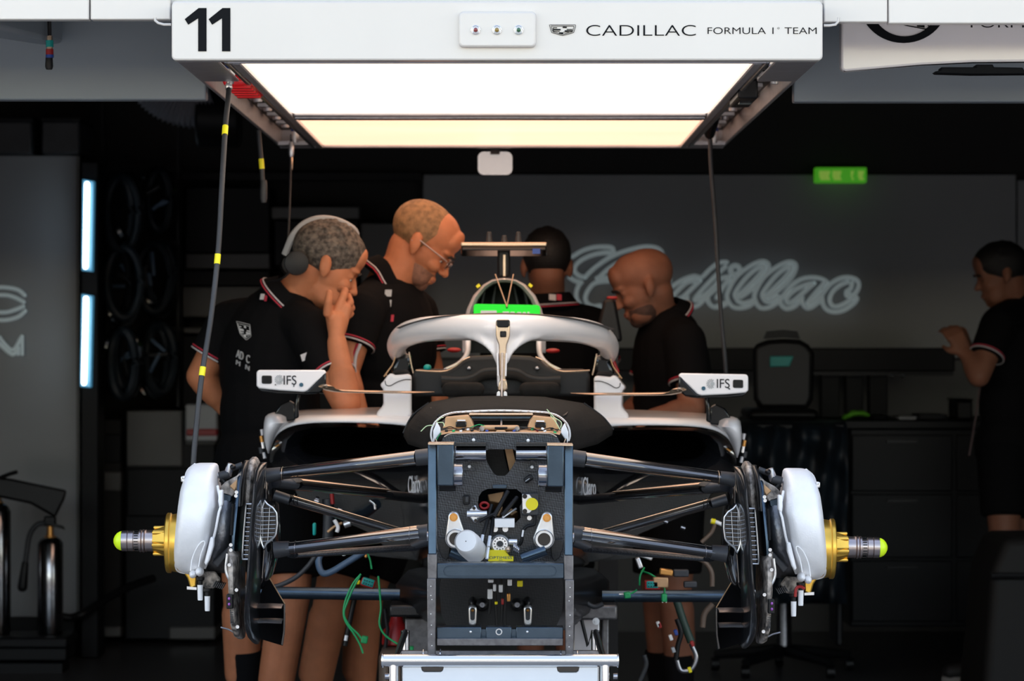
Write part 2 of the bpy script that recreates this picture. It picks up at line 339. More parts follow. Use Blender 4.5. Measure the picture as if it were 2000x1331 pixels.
# back wall panel behind the neon script, upper dark band, left partition
D = 14.32
m = MB(); m.pbox(826, 341, 1985, 700, D-.0, D+.06); struct('wall_panel', m, M['wallgrey'], bev=.004)
m = MB(); m.pbox(1987, 352, 2600, 700, D-.02, D+.06); struct('wall_panel', m, M['wallgrey'], bev=.004)
m = MB(); m.pbox(826, 702, 2600, 1240, D, D+.06); struct('wall_panel', m, M['cabinet'], bev=.004)
m = MB(); m.pbox(340, 338, 822, 352, 14.25, 14.38); struct('trim_7', m, M['shelf'])
m = MB(); m.pbox(-700, 304, 154, 1206, 13.2, 13.26); m.pbox(149, 304, 154.5, 1206, 13.19, 13.2)
part_l = thing('partition_panel', 'tall grey partition panel with pale neon letters at its edge', 'partition', P(-100, 1206, 13.23))
mm = MB(); mm.pbox(-700, 304, 155, 1206, 13.2, 13.26); obj('panel', mm, M['wallgrey'], part_l, bev=.004)
mm = MB(); mm.pbox(149, 306, 155, 1204, 13.185, 13.198); obj('edge_strip', mm, M['cabinet'], part_l, label='dull grey edge strip')
z0 = P(0, 1206, 13.23)[2]
xa, xb = P(-700, 0, 13.23)[0], P(146, 0, 13.23)[0]; mm = MB(); mm.box(((xa+xb)/2, 13.23, z0/2+.001), (xb-xa, .04, max(.02, z0-.004))); obj('plinth', mm, M['shelf'], part_l)
for i, (a, b) in enumerate(((-40, 62), (80, 156))):
    t = thing('storage_bin', ('dark storage bin on top of the partition, cut by the photo edge', 'dark storage bin on top of the partition nearer the lit tubes')[i], 'bin', P((a+b)/2, 303, 13.4))
    m = MB(); m.pbox(a, 236, b, 302, 13.15, 13.55); obj('body', m, M['rubber'], t, bev=.01)
    m = MB(); m.pbox(a-2, 229, b+2, 238, 13.14, 13.56); obj('lid', m, M['shelf'], t, bev=.005)

# pale neon letters on the partition and the neon script on the back panel
def neon(parent, name, strokes, d, r, ox, oy, sc, n=30):
    for st in strokes:
        pts = [P(ox+x/sc, oy+y/sc, d) for x, y in st]
        q = smooth_path(pts, max(12, n if len(pts) > 3 else 8)) if len(pts) > 2 else np.array(pts)
        m = MB(); m.tube(q, [r*.9]+[r]*(len(q)-2)+[r*.9], 10); m.ell(q[0], (r, r, r), nu=10, nv=6); m.ell(q[-1], (r, r, r), nu=10, nv=6)
        obj(name, m, M['neon'], parent, angle=60)
t = thing('neon_letters', 'pale neon letters C and M at the edge of the grey partition', 'neon sign', P(20, 700, 13.16))
neon(t, 'letter_tube', [[(-30, 567), (-8, 562), (15, 562), (36, 567), (48, 577)], [(-30, 584), (-10, 578), (12, 577), (30, 582), (46, 590)], [(-30, 618), (-8, 625), (15, 625), (36, 619), (49, 608)], [(-30, 604), (-10, 609), (12, 610), (30, 605), (45, 599)]], 13.16, u(13.2, 4.3), 0, 0, 1)
for pts in ([(-12, 692), (-12, 660), (0, 660)], [(-2, 660), (24, 684), (42, 658)], [(43, 658), (43, 692)], [(-2, 672), (24, 693), (34, 680)], [(35, 680), (35, 692)]):
    neon(t, 'letter_tube', [pts], 13.16, u(13.2, 4.0), 0, 0, 1, 10)
t = thing('neon_script', 'pale grey blue neon script sign on the dark grey back panel', 'neon sign', P(1400, 615, 14.27))
A1 = [[(125, 275), (250, 200), (400, 155), (560, 148), (640, 165), (655, 215)], [(640, 235), (560, 225), (400, 250), (250, 315), (165, 390), (150, 470), (215, 530), (285, 545)],
      [(285, 545), (400, 430), (600, 290), (800, 205), (1000, 155), (1150, 148), (1260, 190), (1290, 270), (1225, 385)], [(470, 545), (600, 430), (800, 310), (1000, 230), (1150, 215), (1200, 255), (1120, 325)],
      [(85, 550), (150, 590), (235, 615)], [(220, 620), (175, 720), (175, 820), (215, 895)], [(690, 595), (540, 600), (410, 625), (335, 700), (290, 800), (310, 880), (390, 925), (475, 915)],
      [(440, 560), (560, 555), (700, 535)], [(385, 1005), (440, 985), (520, 960)], [(1180, 520), (1290, 530), (1385, 570), (1330, 650), (1270, 700)], [(1190, 520), (1050, 580), (960, 690), (930, 800), (985, 865), (1080, 840), (1200, 730), (1290, 620)], [(1250, 690), (1180, 800), (1190, 890), (1240, 920), (1310, 870)],
      [(1290, 770), (1400, 680), (1550, 580), (1700, 530), (1800, 545), (1900, 450), (2000, 370), (2090, 345), (2130, 350)], [(1310, 800), (1330, 870), (1390, 930), (1480, 930), (1600, 830)],
      [(1780, 590), (1620, 610), (1480, 730), (1420, 840), (1540, 815), (1700, 670), (1780, 590)], [(1610, 790), (1620, 880), (1680, 930), (1760, 910), (1860, 810), (1980, 700)],
      [(2110, 410), (1990, 520), (1800, 720), (1710, 845), (1830, 790), (1990, 640)], [(1880, 790), (1890, 870), (1950, 930), (2050, 930), (2150, 880)]]
neon(t, 'script_tube', A1, 14.27, u(14.3, 4.7), 1100, 460, 6.667)
l1 = [(155, 740), (130, 660), (165, 550), (250, 410), (380, 300), (510, 225), (610, 205), (675, 250), (650, 350), (570, 460), (440, 580), (320, 665)]
l2 = [(265, 705), (235, 640), (280, 550), (400, 400), (520, 300), (610, 260), (600, 320), (520, 420), (400, 540), (280, 660)]
sh = lambda q, dx, dy: [(x+dx, y+dy) for x, y in q]
B1 = [l1, l2, sh(l1, 357, 6), sh(l2, 357, 6), [(0, 790), (70, 765), (150, 735), (205, 800), (310, 818), (420, 790), (500, 740), (550, 805), (640, 818), (740, 780), (840, 690), (920, 580), (1010, 490), (1120, 430), (1240, 412), (1360, 430), (1430, 470)],
      [(270, 720), (340, 750), (430, 730), (490, 700)], [(640, 725), (700, 730), (790, 660)],
      [(835, 670), (830, 750), (880, 812), (945, 820), (1030, 780), (1110, 680)], [(1265, 490), (1150, 515), (1000, 590), (910, 690), (930, 745), (1000, 720), (1130, 610), (1265, 490)],
      [(1110, 670), (1115, 750), (1170, 815), (1240, 800), (1340, 715), (1380, 620), (1480, 500), (1600, 430), (1720, 413), (1825, 450), (1850, 520), (1820, 600), (1760, 665)], [(1410, 480), (1300, 600), (1185, 745), (1260, 720), (1370, 610)],
      [(1760, 490), (1745, 560), (1690, 600), (1695, 655), (1740, 640)], [(1370, 680), (1385, 770), (1440, 840), (1540, 867), (1660, 840), (1780, 760), (1825, 690), (1790, 660)], [(1790, 665), (1690, 740), (1580, 790), (1500, 780), (1470, 700), (1510, 600), (1600, 520), (1700, 475)],
      [(-10, 500), (40, 440), (100, 415), (165, 410)], [(0, 680), (80, 540), (160, 440)]]
neon(t, 'script_tube', B1, 14.27, u(14.3, 4.7), 1400, 480, 6.667)
c = P(1436, 528, 14.27); m = MB(); rr = u(14.3, 9)
m.tube([c+V3(math.cos(a)*rr, 0, math.sin(a)*rr) for a in np.linspace(0, 2*PI, 25)[:-1]], u(14.3, 5.5), 10, closed=True); obj('script_dot', m, M['neon'], t)

# green exit sign
t = thing('exit_sign', 'dim green emergency exit sign above the grey back panel', 'sign', P(1643, 356, 14.2))
m = MB(); m.pbox(1592, 327, 1693, 357, 14.2, 14.27); obj('sign_box', m, M['exit'], t, bev=.006)
for a, b in ((1600, 1622), (1626, 1644), (1662, 1668), (1676, 1688)):
    m = MB(); m.ppoly([(a, 334), (b, 334), (b-3, 345), (b, 352), (a+3, 352), (a, 344)], 14.195, 14.199); obj('pictogram', m, M['exitpic'], t)

# lit tubes beside the partition
for i, (x0, y0, x1, y1) in enumerate(((170, 356, 167, 525), (168, 580, 164, 752))):
    t = thing('tube_light', ('upper glowing white tube lamp beside the grey partition', 'lower glowing white tube lamp beside the grey partition')[i], 'lamp', P(170, y1+8, 13.05))
    m = MB(); m.ppoly([(x0-9, y0-6), (x0+13, y0-2), (x1+13, y1+6), (x1-8, y1+4)], 13.05, 13.104); obj('channel', m, M['ledblue'], t, bev=.004, label='channel glowing pale blue')
    m = MB(); m.cap(P(x0, y0+4, 13.02), P(x1, y1-4, 13.02), u(13, 5.0)); obj('tube', m, M['led'], t)
m = MB(); m.pbox(158, 316, 192, 1286, 13.1, 13.3); obj('light_post', m, M['shelf'], None, bev=.005, label='near black post carrying the two glowing tube lamps', cat='post')

# ------------------------------------------------------------------ overhead light canopy
ZB = EYE+(CY-118)*7/F; ZT = EYE+(CY-2)*7/F; X0 = (335-CX)*7/F; X1 = (1607-CX)*7/F; YB = 10.22
cn = thing('light_canopy', 'white overhead light canopy numbered 11 with a glowing warm underside', 'light canopy', ((X0+X1)/2, 8.6, ZB))
m = MB(); m.prism([P(x, y, 7.0) for x, y in rrect(335, 2, 1607, 118, 9)], (0, .05, 0)); obj('fascia', m, M['white'], cn, bev=.0045, seg=3)
m = MB(); m.box(((X0+X1)/2, 8.64, ZT-.022), (X1-X0-.01, 3.16, .04)); obj('top_cover', m, M['header'], cn)
LX0, LX1 = P(471, 0, 7.06)[0], P(1470, 0, 7.06)[0]; YD0, YD1 = 8.74, 8.92
for nm, ya, yb, mt in (('front_diffuser', 7.065, YD0, 'lamp'), ('rear_diffuser', YD1, 10.17, 'lamp2')):
    m = MB(); m.box(((LX0+LX1)/2, (ya+yb)/2, ZB+.012), (LX1-LX0, yb-ya, .008)); obj(nm, m, M[mt], cn)
m = MB(); m.box(((LX0+LX1)/2, 8.83, ZB+.006), (LX1-LX0, .17, .012)); obj('divider_bar', m, M['alurail'], cn, bev=.004)
m = MB(); m.box(((LX0+LX1)/2, 8.79, ZB-.002), (LX1-LX0, .03, .008)); obj('divider_bead', m, M['steel'], cn, bev=.003)
for s, xa, xb in ((-1, X0, LX0), (1, LX1, X1)):
    xo, xi = (xa, xb) if s < 0 else (xb, xa)
    m = MB(); m.box((xi+s*.012, 8.62, ZB+.008), (.02, 3.1, .022)); obj('inner_rail', m, M['alurail'], cn, bev=.003)
    m = MB(); m.box((xi+s*.034, 8.62, ZB+.004), (.012, 3.1, .010)); obj('rail_lip', m, M['steel'], cn, bev=.003)
    m = MB(); m.box((xo-s*.006, 8.62, (ZB+ZT)/2), (.010, 3.14, ZT-ZB-.012)); obj('side_skirt', m, M['alurail'], cn, bev=.002)
    m = MB(); m.box(((xo+xi)/2+s*.02, 7.32, ZB+.004), (abs(xo-xi)-.06, .53, .006)); obj('end_plate', m, M['alurail'], cn, bev=.002)
    m = MB(); m.box(((xo+xi)/2+s*.01, 8.9, ZB+.06), (abs(xo-xi)-.04, 2.62, .006)); obj('channel_top', m, M['rubber'], cn)
    m = MB(); m.box(((xo+xi)/2+s*.01, 10.14, ZB+.008), (abs(xo-xi)-.04, .16, .012)); obj('rear_plate', m, M['alurail'], cn)
    for yy in (8.0, 8.35, 8.7, 9.05, 9.4, 9.75):
        m = MB(); m.box(((xo+xi)/2+s*.02, yy, ZB+.05), (.05, .12, .012)); m.cyl(V3((xo+xi)/2+s*.02, yy, ZB+.05), V3((xo+xi)/2+s*.02, yy, ZB+.035), .012); obj('clip', m, M['alurail'], cn, bev=.002)
    for yy, cc in ((7.62, 'blue'), (9.9, 'blue')):
        cx = (xo+xi)/2+(.0 if s < 0 else .02)
        m = MB(); m.lathe((cx, yy, ZB+.06), (0, 0, -1), [(0, .012), (.05, .012), (.05, .009), (.062, .009)], 16); o = obj('hose_socket', m, M['alu'], cn, label='bright hose socket')
        m = MB(); m.lathe((cx, yy, ZB+.044), (0, 0, -1), [(0, .0135), (.010, .0135)], 16); obj('colour_ring', m, M[cc], o)
m = MB(); m.box(((X0+X1)/2, YB-.02, ZB+.06), (X1-X0-.01, .03, .12)); obj('rear_rail', m, M['alurail'], cn, bev=.003)
m = MB(); m.box(((LX0+LX1)/2, 7.057, ZB+.004), (LX1-LX0+.06, .012, .012)); obj('front_rail', m, M['alurail'], cn, bev=.002)
# red lamp and black box in the end channels
a = V3(P(470, 0, 7.75)[0], 7.85, ZB+.012)
m = MB(); m.box(a, (.075, .36, .03)); rl = obj('red_marker_lamp', m, M['red'], cn, bev=.012, seg=3)
for k in range(5):
    m = MB(); m.box(a+V3(0, -.15+.075*k, -.016), (.06, .03, .006)); obj('lens_rib', m, M['red'], rl, bev=.002)
m = MB(); m.box((P(1458, 0, 7.9)[0], 8.0, ZB+.005), (.05, .3, .05)); o = obj('sensor_box', m, M['black'], cn, bev=.006, label='black sensor box')
m = MB(); m.box((P(1458, 0, 7.9)[0], 7.95, ZB-.022), (.03, .05, .006)); obj('sensor_window', m, M['gloss_black'], o)
for px in (1388,):
    m = MB(); m.cap(P(px+4, 232, 9.35), P(px-2, 262, 9.55), .02, .016); obj('plug', m, M['black'], cn)
# signal lights on the fascia
m = MB(); m.prism([P(x, y, 6.985) for x, y in rrect(896, 22, 1047, 92, 9)], (0, .02, 0)); pn = obj('signal_panel', m, M['white'], cn, bev=.005, seg=3)
for px, cc in ((929, (.22, .02, .02)), (970.5, (.26, .17, .02)), (1013, (.01, .10, .04))):
    m = MB(); m.tube([P(x, y, 6.983) for x, y in ring2(px, 58.5, 8.2)], u(7, 1.4), 8, closed=True); o = obj('signal_bezel', m, M['chrome'], cn)
    m = MB(); m.ell(P(px, 58.5, 6.985), (u(7, 7.5), .004, u(7, 7.5))); m2 = obj('signal_reflector', m, M['alu'], o)
    m = MB(); m.ell(P(px, 58.5, 6.981), (u(7, 4.6), .006, u(7, 4.6))); obj('signal_lens', m, mat('signal_lens', cc, .15, coat=1), o)
# number, crest and lettering printed on the fascia
for dx in (0, 137):
    m = MB(); m.ppoly([(320+(x+dx)/2.941, y/2.941) for x, y in ((120, 110), (200, 46), (245, 46), (245, 295), (197, 295), (197, 105), (140, 142))], 6.9985, 6.9995); obj('numeral', m, M['print_black'], cn)
ux, uz = (1, 0, 0), (0, 0, 1)
text('wordmark', 'CADILLAC', P(1145, 70, 6.9995), ux, uz, u(7, 214), u(7, 21), M['print_black'], cn, off=-.012)
text('wordmark', 'FORMULA 1\u02da TEAM', P(1382, 66.5, 6.9995), ux, uz, u(7, 213), u(7, 13), M['print_black'], cn, off=-.008)
def crest(parent, fx, d, mk):
    for pts, cl in (([(0, 0), (52, 0), (47.5, 15), (26, 21), (4.5, 15)], True), ([(3.5, 2.4), (48.5, 2.4), (45, 13.4), (26, 18.6), (7, 13.4)], True)):
        m = MB(); m.tube(resample([fx(x, y, d) for x, y in pts], 40, True), u(d, .55), 6, closed=True); obj('crest_outline', m, mk, parent)
    for r in ((7, 5, 15, 6.4), (7, 8, 22, 10.6), (26, 3.5, 34, 6), (34, 8.2, 45, 9.6), (30, 10.6, 45, 13), (8, 12, 20, 13.2), (19, 14.5, 27, 17.6), (27, 13.6, 38, 14.6), (7, 6, 8.4, 12)):
        m = MB(); q = [fx(r[0], r[1], d), fx(r[2], r[1], d), fx(r[2], r[3], d), fx(r[0], r[3], d)]; m.prism(q, (0, .0012, 0)); obj('crest_bar', m, mk, parent)
crest(cn, lambda x, y, d: P(1073+x, 48.6+y, d), 6.9982, M['print_black'])

# hanging cables with tape bands
def cable(label, pts, r, bands, mt='rubber', ends=(), n=36, bandmat='ytape'):
    q = smooth_path([P(*p) for p in pts], n)
    t = thing('hanging_cable', label, 'cable', q[-1])
    m = MB(); m.tube(q, r, 10); obj('cable', m, M[mt], t)
    ys = np.array([CY-(p[2]-EYE)*F/p[1] for p in q])
    for y, h in bands:
        i = int(np.argmin(abs(ys-y))); c = q[i]; tt = nrm(q[min(i+1, n-1)]-q[max(i-1, 0)])
        m = MB(); m.cyl(c-tt*u(c[1], h/2), c+tt*u(c[1], h/2), r*1.12, n=14); obj('tape_band', m, M[bandmat], t, label='yellow tape band')
    for (x, y, d, hh, rr, mm) in ends:
        m = MB(); m.lathe(P(x, y, d), (0, 0, -1), [(0, rr*.8), (u(d, hh*.2), rr), (u(d, hh*.8), rr), (u(d, hh), rr*.7)], 14); obj('connector', m, M[mm], t)
cable('black cable with three yellow bands hanging above the silver brake drum', [(447, 172, 7.6), (445, 200, 7.55), (440, 250, 7.5), (433, 370, 7.42), (426, 492, 7.38), (412, 620, 7.34), (394, 735, 7.3), (384, 830, 7.28), (378, 900, 7.27), (376, 985, 7.27)], u(7.4, 5.4), ((250, 21), (492, 20), (730, 18)), ends=((447, 163, 7.6, 14, u(7.6, 7), 'alu'),))
cable('thin black cable with one orange yellow band hanging behind the canopy edge', [(505, 255, 9.0), (508, 290, 9.0), (511, 322, 9.0), (513, 355, 9.0), (515, 392, 9.0)], u(9, 4.6), ((321, 20),), ends=((515, 352, 9.0, 44, u(9, 7), 'rubber'),))
cable('thin black line below a brass tipped connector at the canopy corner', [(569, 262, 9.9), (568, 300, 9.9), (567, 360, 9.88), (565, 420, 9.86), (562, 490, 9.85)], u(9.9, 2.2), (), ends=((569, 277, 9.9, 30, u(9.9, 5.5), 'alu'), (569, 306, 9.9, 26, u(9.9, 3.6), 'tan')))
cable('plain black cable hanging in front of the neon script', [(1387, 272, 9.5), (1389, 330, 9.5), (1396, 420, 9.52), (1402, 520, 9.54), (1408, 610, 9.56), (1416, 700, 9.58), (1420, 760, 9.6)], u(9.5, 4.2), ())
t = thing('small_mirror', 'small pale rounded mirror hanging below the canopy rear edge', 'mirror', P(967, 343, 10.3))
q = [P(x, y, 10.3) for x, y in rrect(932, 296, 1002, 343, 12)]
m = MB(); m.box((P(967, 0, 10.3)[0], 10.262, 1.955), (.03, .05, .09)); obj('hanger', m, M['black'], t)
m = MB(); m.prism(q, (0, .012, 0)); obj('backing', m, M['black'], t)
cc = P(967, 319, 10.294); q2 = [cc+(p-P(967, 319, 10.3))*.96+V3(0, (p-P(967, 319, 10.3))[2]*-.06, 0) for p in q]; q2 = [p+V3(0, -.012, 0) for p in q2]
m = MB(); m.prism(q2, (0, .004, 0)); obj('mirror_face', m, mat('pale_mirror_face', (.88, .87, .86), .16, metal=.85), t, label='bright mirror face')

# neighbouring canopy board, partly hidden by the white fascia on the right
D = 7.42
t = thing('car_banner', 'white board with a black ring and crest hanging right of the canopy', 'banner', P(1850, 140, D))
pts = [(1643, 20), (2500, 20), (2500, 137), (2150, 124), (2000, 120), (1900, 121), (1800, 126), (1720, 133), (1650, 139), (1643, 134)]
m = MB(); m.ppoly(pts, D, D+.05); obj('board', m, M['carwhite'], t, bev=.006)
m = MB(); m.tube([P(x, y, D+.01) for x, y in ((1648, 138), (1720, 133), (1800, 126.5), (1900, 122), (2000, 121), (2150, 125))], u(D, 1.8), 8); obj('lower_edge', m, M['print_black'], t)
a = np.linspace(.12, PI-.0, 26); o1 = [(1765+86*math.cos(x), 5+79*math.sin(x)) for x in a]; i1 = [(1767+66*math.cos(x), 5+66*math.sin(x)) for x in a[::-1]]
m = MB(); m.ppoly(o1+i1, D-.003, D-.001); obj('ring_print', m, M['print_black'], t)
for pts in ([(1764, 40), (1766, 49), (1808, 57), (1817, 53), (1812, 49)],):
    m = MB(); m.tube(resample([P(x, y, D-.002) for x, y in pts], 24), u(D, 1.2), 6); obj('crest_outline', m, M['print_black'], t)
m = MB(); m.ppoly([(1791, 40), (1806, 40), (1806, 54), (1791, 52)], D-.003, D-.001); obj('crest_bar', m, M['print_black'], t)
text('wordmark', 'FORMULA 1 TEAM', P(1896, 54, D-.0006), ux, uz, u(D, 330), u(D, 18), M['print_black'], t, off=-.008)
for k, pts in enumerate(([(1825, 140), (1838, 137), (1838, 131), (1906, 131), (1906, 126), (1930, 126), (1940, 126), (1941, 131), (1998, 132), (2000, 137), (2040, 140), (2040, 144), (1900, 145), (1830, 143)],)):
    m = MB(); m.ppoly(pts, D+.01, D+.06); obj('bracket', m, M['print_black'], t, bev=.003, label='black wing shaped bracket')

# ducting, beam and coupling at the upper left
t = thing('ceiling_beam', 'grey boxed beam end under the ceiling at upper left', 'beam', P(60, 90, 7.8))
m = MB(); m.loft([[P(-60, -20, 7.4), P(-60, 40, 7.4), P(-110, 60, 7.4), P(-110, -20, 7.4)], [P(126, 20, 7.86), P(124, 86, 7.86), P(80, 88, 7.86), P(40, 60, 7.86)]]); obj('beam', m, M['header'], t, bev=.01)
t = thing('hose_coupling', 'black hose coupling with red and blue rings hanging at upper left', 'coupling', P(97, 137, 7.75))
m = MB(); m.lathe(P(96, 112, 7.75), (0, 0, -1), [(0, u(7.75, 7)), (u(7.75, 18), u(7.75, 8)), (u(7.75, 24), u(7.75, 6))], 16); obj('nozzle', m, M['black'], t, bev=.001)
for y, h, r, c in ((70, 9, 6, 'tan'), (79, 13, 7.6, 'teal'), (92, 5, 6.5, 'tan'), (96, 11, 7.6, 'redpaint'), (107, 6, 8, 'blue')):
    m = MB(); m.lathe(P(97, y, 7.75), (0, 0, -1), [(0, u(7.75, r)), (u(7.75, h), u(7.75, r))], 16); obj('ring', m, M[c], t)
m = MB(); m.tube([P(97, 72, 7.75), P(96, 40, 7.75), P(92, -30, 7.72)], u(7.75, 4), 8); obj('hose', m, M['black'], t)
t = thing('air_duct', 'ribbed foil air duct curving under the roof at upper left', 'duct', P(330, 275, 12.6))
R0 = u(12.6, 66); rings = []; cc = P(384, 200, 12.6)
for i in range(45):
    th = math.radians(185+i*2.4); rr = u(12.6, 66)*(1+.05*(-1)**i); cen = cc+V3(math.cos(th)*u(12.6, 70), .12, math.sin(th)*u(12.6, 30)+.1)
    nr = nrm(V3(-math.sin(th), 0, math.cos(th))); a, b = frame(nr, (0, 1, 0)); rings.append([cen+rr*(math.cos(k*PI/10)*a+math.sin(k*PI/10)*b) for k in range(20)])
m = MB(); m.loft(rings); obj('ribbed_hose', m, M['duct'], t, angle=20)
m = MB(); m.cyl(P(386, 230, 12.7), P(470, 232, 12.7), u(12.6, 58), n=28); obj('collar', m, M['shelf'], t, bev=.01)
for px in (392, 460): a = P(px, 200, 12.7); m = MB(); m.box((a[0], 12.7, (a[2]+TOP)/2), (.02, .04, TOP-a[2]+.1)); obj('hanger_strap', m, M['shelf'], t)
# ------------------------------------------------------------------ the race car on its stand, seen nose-on with the wheels off
car = thing('race_car', 'white and black single seat race car with wheels and nose off in the garage', 'race car', (P(978, 0, 8)[0], 8.0, P(0, 1262, 7.6)[2]))
def half(pts, d, n=48):                                 # outline from its left half (top centre round to bottom centre), mirrored
    return resample([P(x, y, d) for x, y in pts]+[P(2*axis(d)-x, y, d) for x, y in pts[::-1]], n, True)
def plate(name, outer, holes, d0, d1, mt, parent, bev=0, **kw):
    bm = bmesh.new()
    for lp in [outer]+holes:
        vs = [bm.verts.new(P(x, y, d0)) for x, y in lp]
        for i in range(len(vs)): bm.edges.new((vs[i], vs[(i+1) % len(vs)]))
    bmesh.ops.triangle_fill(bm, use_beauty=True, use_dissolve=False, edges=bm.edges[:])
    r = bmesh.ops.extrude_face_region(bm, geom=bm.faces[:]); bmesh.ops.translate(bm, vec=(0, d1-d0, 0), verts=[v for v in r['geom'] if isinstance(v, bmesh.types.BMVert)])
    bmesh.ops.recalc_face_normals(bm, faces=bm.faces); me = bpy.data.meshes.new(name); bm.to_mesh(me); bm.free(); finish(me, 30)
    return link(me, name, mt, parent, **kw)
def slab(name, sl, s, dc, hd, mt, e=2.6, parent=None, n=22, angle=50, **kw):   # upright body from pixel slices (y, x0, x1[, half depth])
    rings = []
    for q in sl:
        h = q[3] if len(q) > 3 else hd
        a = S(q[1], q[0], dc, s); b = S(q[2], q[0], dc, s); c = (a+b)/2; ax = abs(b[0]-a[0])/2; r = []
        for k in range(n):
            t = 2*PI*k/n; cs, sn = math.cos(t), math.sin(t)
            r.append(c+V3(ax*abs(cs)**(2/e)*np.sign(cs), h*abs(sn)**(2/e)*np.sign(sn), (b[2]-a[2])/2*abs(cs)**(2/e)*np.sign(cs)*(1 if b[0] > a[0] else -1)))
        rings.append(r)
    m = MB(); m.loft(rings); return obj(name, m, mt, parent, angle=angle, **kw)
# --- monocoque
tb = [(978, 806), (900, 808), (866, 818), (846, 845), (842, 870), (838, 950), (838, 1060), (860, 1104), (920, 1124), (978, 1126)]
tc_ = [(978, 800), (880, 802), (830, 815), (800, 840), (796, 880), (800, 960), (808, 1050), (834, 1104), (900, 1128), (978, 1132)]
td = [(978, 798), (850, 800), (792, 812), (778, 845), (778, 900), (782, 980), (792, 1060), (822, 1108), (900, 1132), (978, 1138)]
m = MB(); m.loft([half(tb, 7.42), half(tc_, 8.0), half(td, 8.7), half(td, 9.1)]); obj('monocoque', m, M['carbon'], car)
ua = [(852, 866), (851, 900), (851, 1000), (853, 1080), (866, 1106), (900, 1112), (978, 1113)]
ub = [(846, 845), (842, 870), (838, 950), (838, 1060), (860, 1104), (920, 1124), (978, 1126)]
f = lambda pts, d: resample([P(x, y, d) for x, y in pts]+[P(2*axis(d)-x, y, d) for x, y in pts[::-1]], 40)
m = MB(); m.loft([f(ua, 7.0), f(ub, 7.43)], closed=False); o = obj('front_tub', m, M['carbon'], car)
md = o.modifiers.new('s', 'SOLIDIFY'); md.thickness = .004; md.offset = -1
# hatch rim (white arch with a ribbed seal), cheeks and the parts inside
rim = [(846, 866), (842, 850), (846, 832), (858, 818), (876, 809), (905, 805), (978, 802.5)]
rp = smooth_path([P(x, y, 7.36) for x, y in rim]+[P(1955-x, y, 7.36) for x, y in rim[-2::-1]], 60)
m = MB(); m.tube(rp, u(7.36, 2.1), 8); ob = obj('hatch_rim', m, M['whiteplastic'], car, label='white rim of the open front hatch')
for k in range(12, 49):
    m = MB(); m.ell(rp[k]+V3(0, -.004, .001), (u(7.3, 2.2), .004, u(7.3, 1.5)), nu=8, nv=5); obj('seal_rib', m, M['whiteplastic'], ob)
for s in (-1, 1):
    m = MB(); m.prism([S(x, y, 7.2, s) for x, y in ((846, 842), (853, 824), (860, 836), (861, 845), (853, 856), (852, 872), (846, 858))], (0, .01, 0)); obj('hatch_cheek', m, M['whiteplastic'], car, bev=.002)
    m = MB(); m.prism([S(x, y, 7.2, s) for x, y in ((864, 837), (869, 826), (869, 816), (914, 812), (921, 821), (926, 834), (924, 838))], (0, .09, 0)); b = obj('mounting_block', m, M['bronze'], car, bev=.006)
    m = MB(); m.prism([S(x, y, 7.195, s) for x, y in ((890, 824), (911, 824), (911, 835), (890, 835))], (0, .02, 0)); obj('black_insert', m, M['gloss_black'], b, bev=.002)
    m = MB(); m.prism([S(x, y, 7.192, s) for x, y in ((893, 820.5), (909, 820.5), (909, 823), (893, 823))], (0, .02, 0)); obj('tab', m, M['whiteplastic'], b)
m = MB(); m.loft([f([(862, 850), (880, 846), (978, 845)], 7.0), f([(860, 842), (880, 838), (978, 837)], 7.38)], closed=False); o = obj('hatch_deck', m, M['bronze'], car)
m = MB(); m.pbox(918, 811, 1039, 821, 7.28, 7.34); obj('cross_bar', m, M['frame'], car, bev=.004)
m = MB(); m.pbox(916, 808.5, 1041, 811.5, 7.27, 7.35); obj('cross_bar_lip', m, M['tan'], car, bev=.001)
m = MB(); m.pbox(926, 822, 1032, 834, 7.36, 7.40); obj('rear_web', m, M['shelf'], car)
m = MB(); m.pbox(937, 833, 1015, 842, 7.1, 7.2); obj('steering_housing', m, M['bronze'], car, bev=.006)
for px in (941, 1010): m = MB(); m.cyl(P(px, 838, 7.08), P(px, 838, 7.16), u(7.1, 5)); obj('housing_end', m, M['worn'], car)
m = MB(); m.pbox(966, 835, 991, 839, 7.05, 7.1); obj('clip', m, M['shelf'], car, bev=.002)
m = MB(); m.prism([P(x, y, 7.03) for x, y in ((966, 846), (970, 841), (986, 841), (990, 846))], (0, .04, 0)); obj('lug', m, M['bronze'], car, bev=.003)
rr = random.Random(3)
for k, (a, b, c) in enumerate([(886, 842, 'green'), (905, 838, 'black'), (922, 841, 'black'), (900, 842, 'whiteplastic'), (951, 842, 'blue'), (1004, 842, 'blue'), (1040, 838, 'green'), (1049, 841, 'redpaint'), (1064, 842, 'whiteplastic'), (1078, 838, 'black'), (1084, 845, 'green'), (872, 842, 'black'), (1060, 838, 'whiteplastic'), (914, 839, 'whiteplastic')]):
    m = MB(); m.box(P(a, b, 7.08), (u(7, 6), .02, u(7, 4)), rot('Y', rr.uniform(-30, 30))); obj('connector', m, M[c], car, bev=.001)
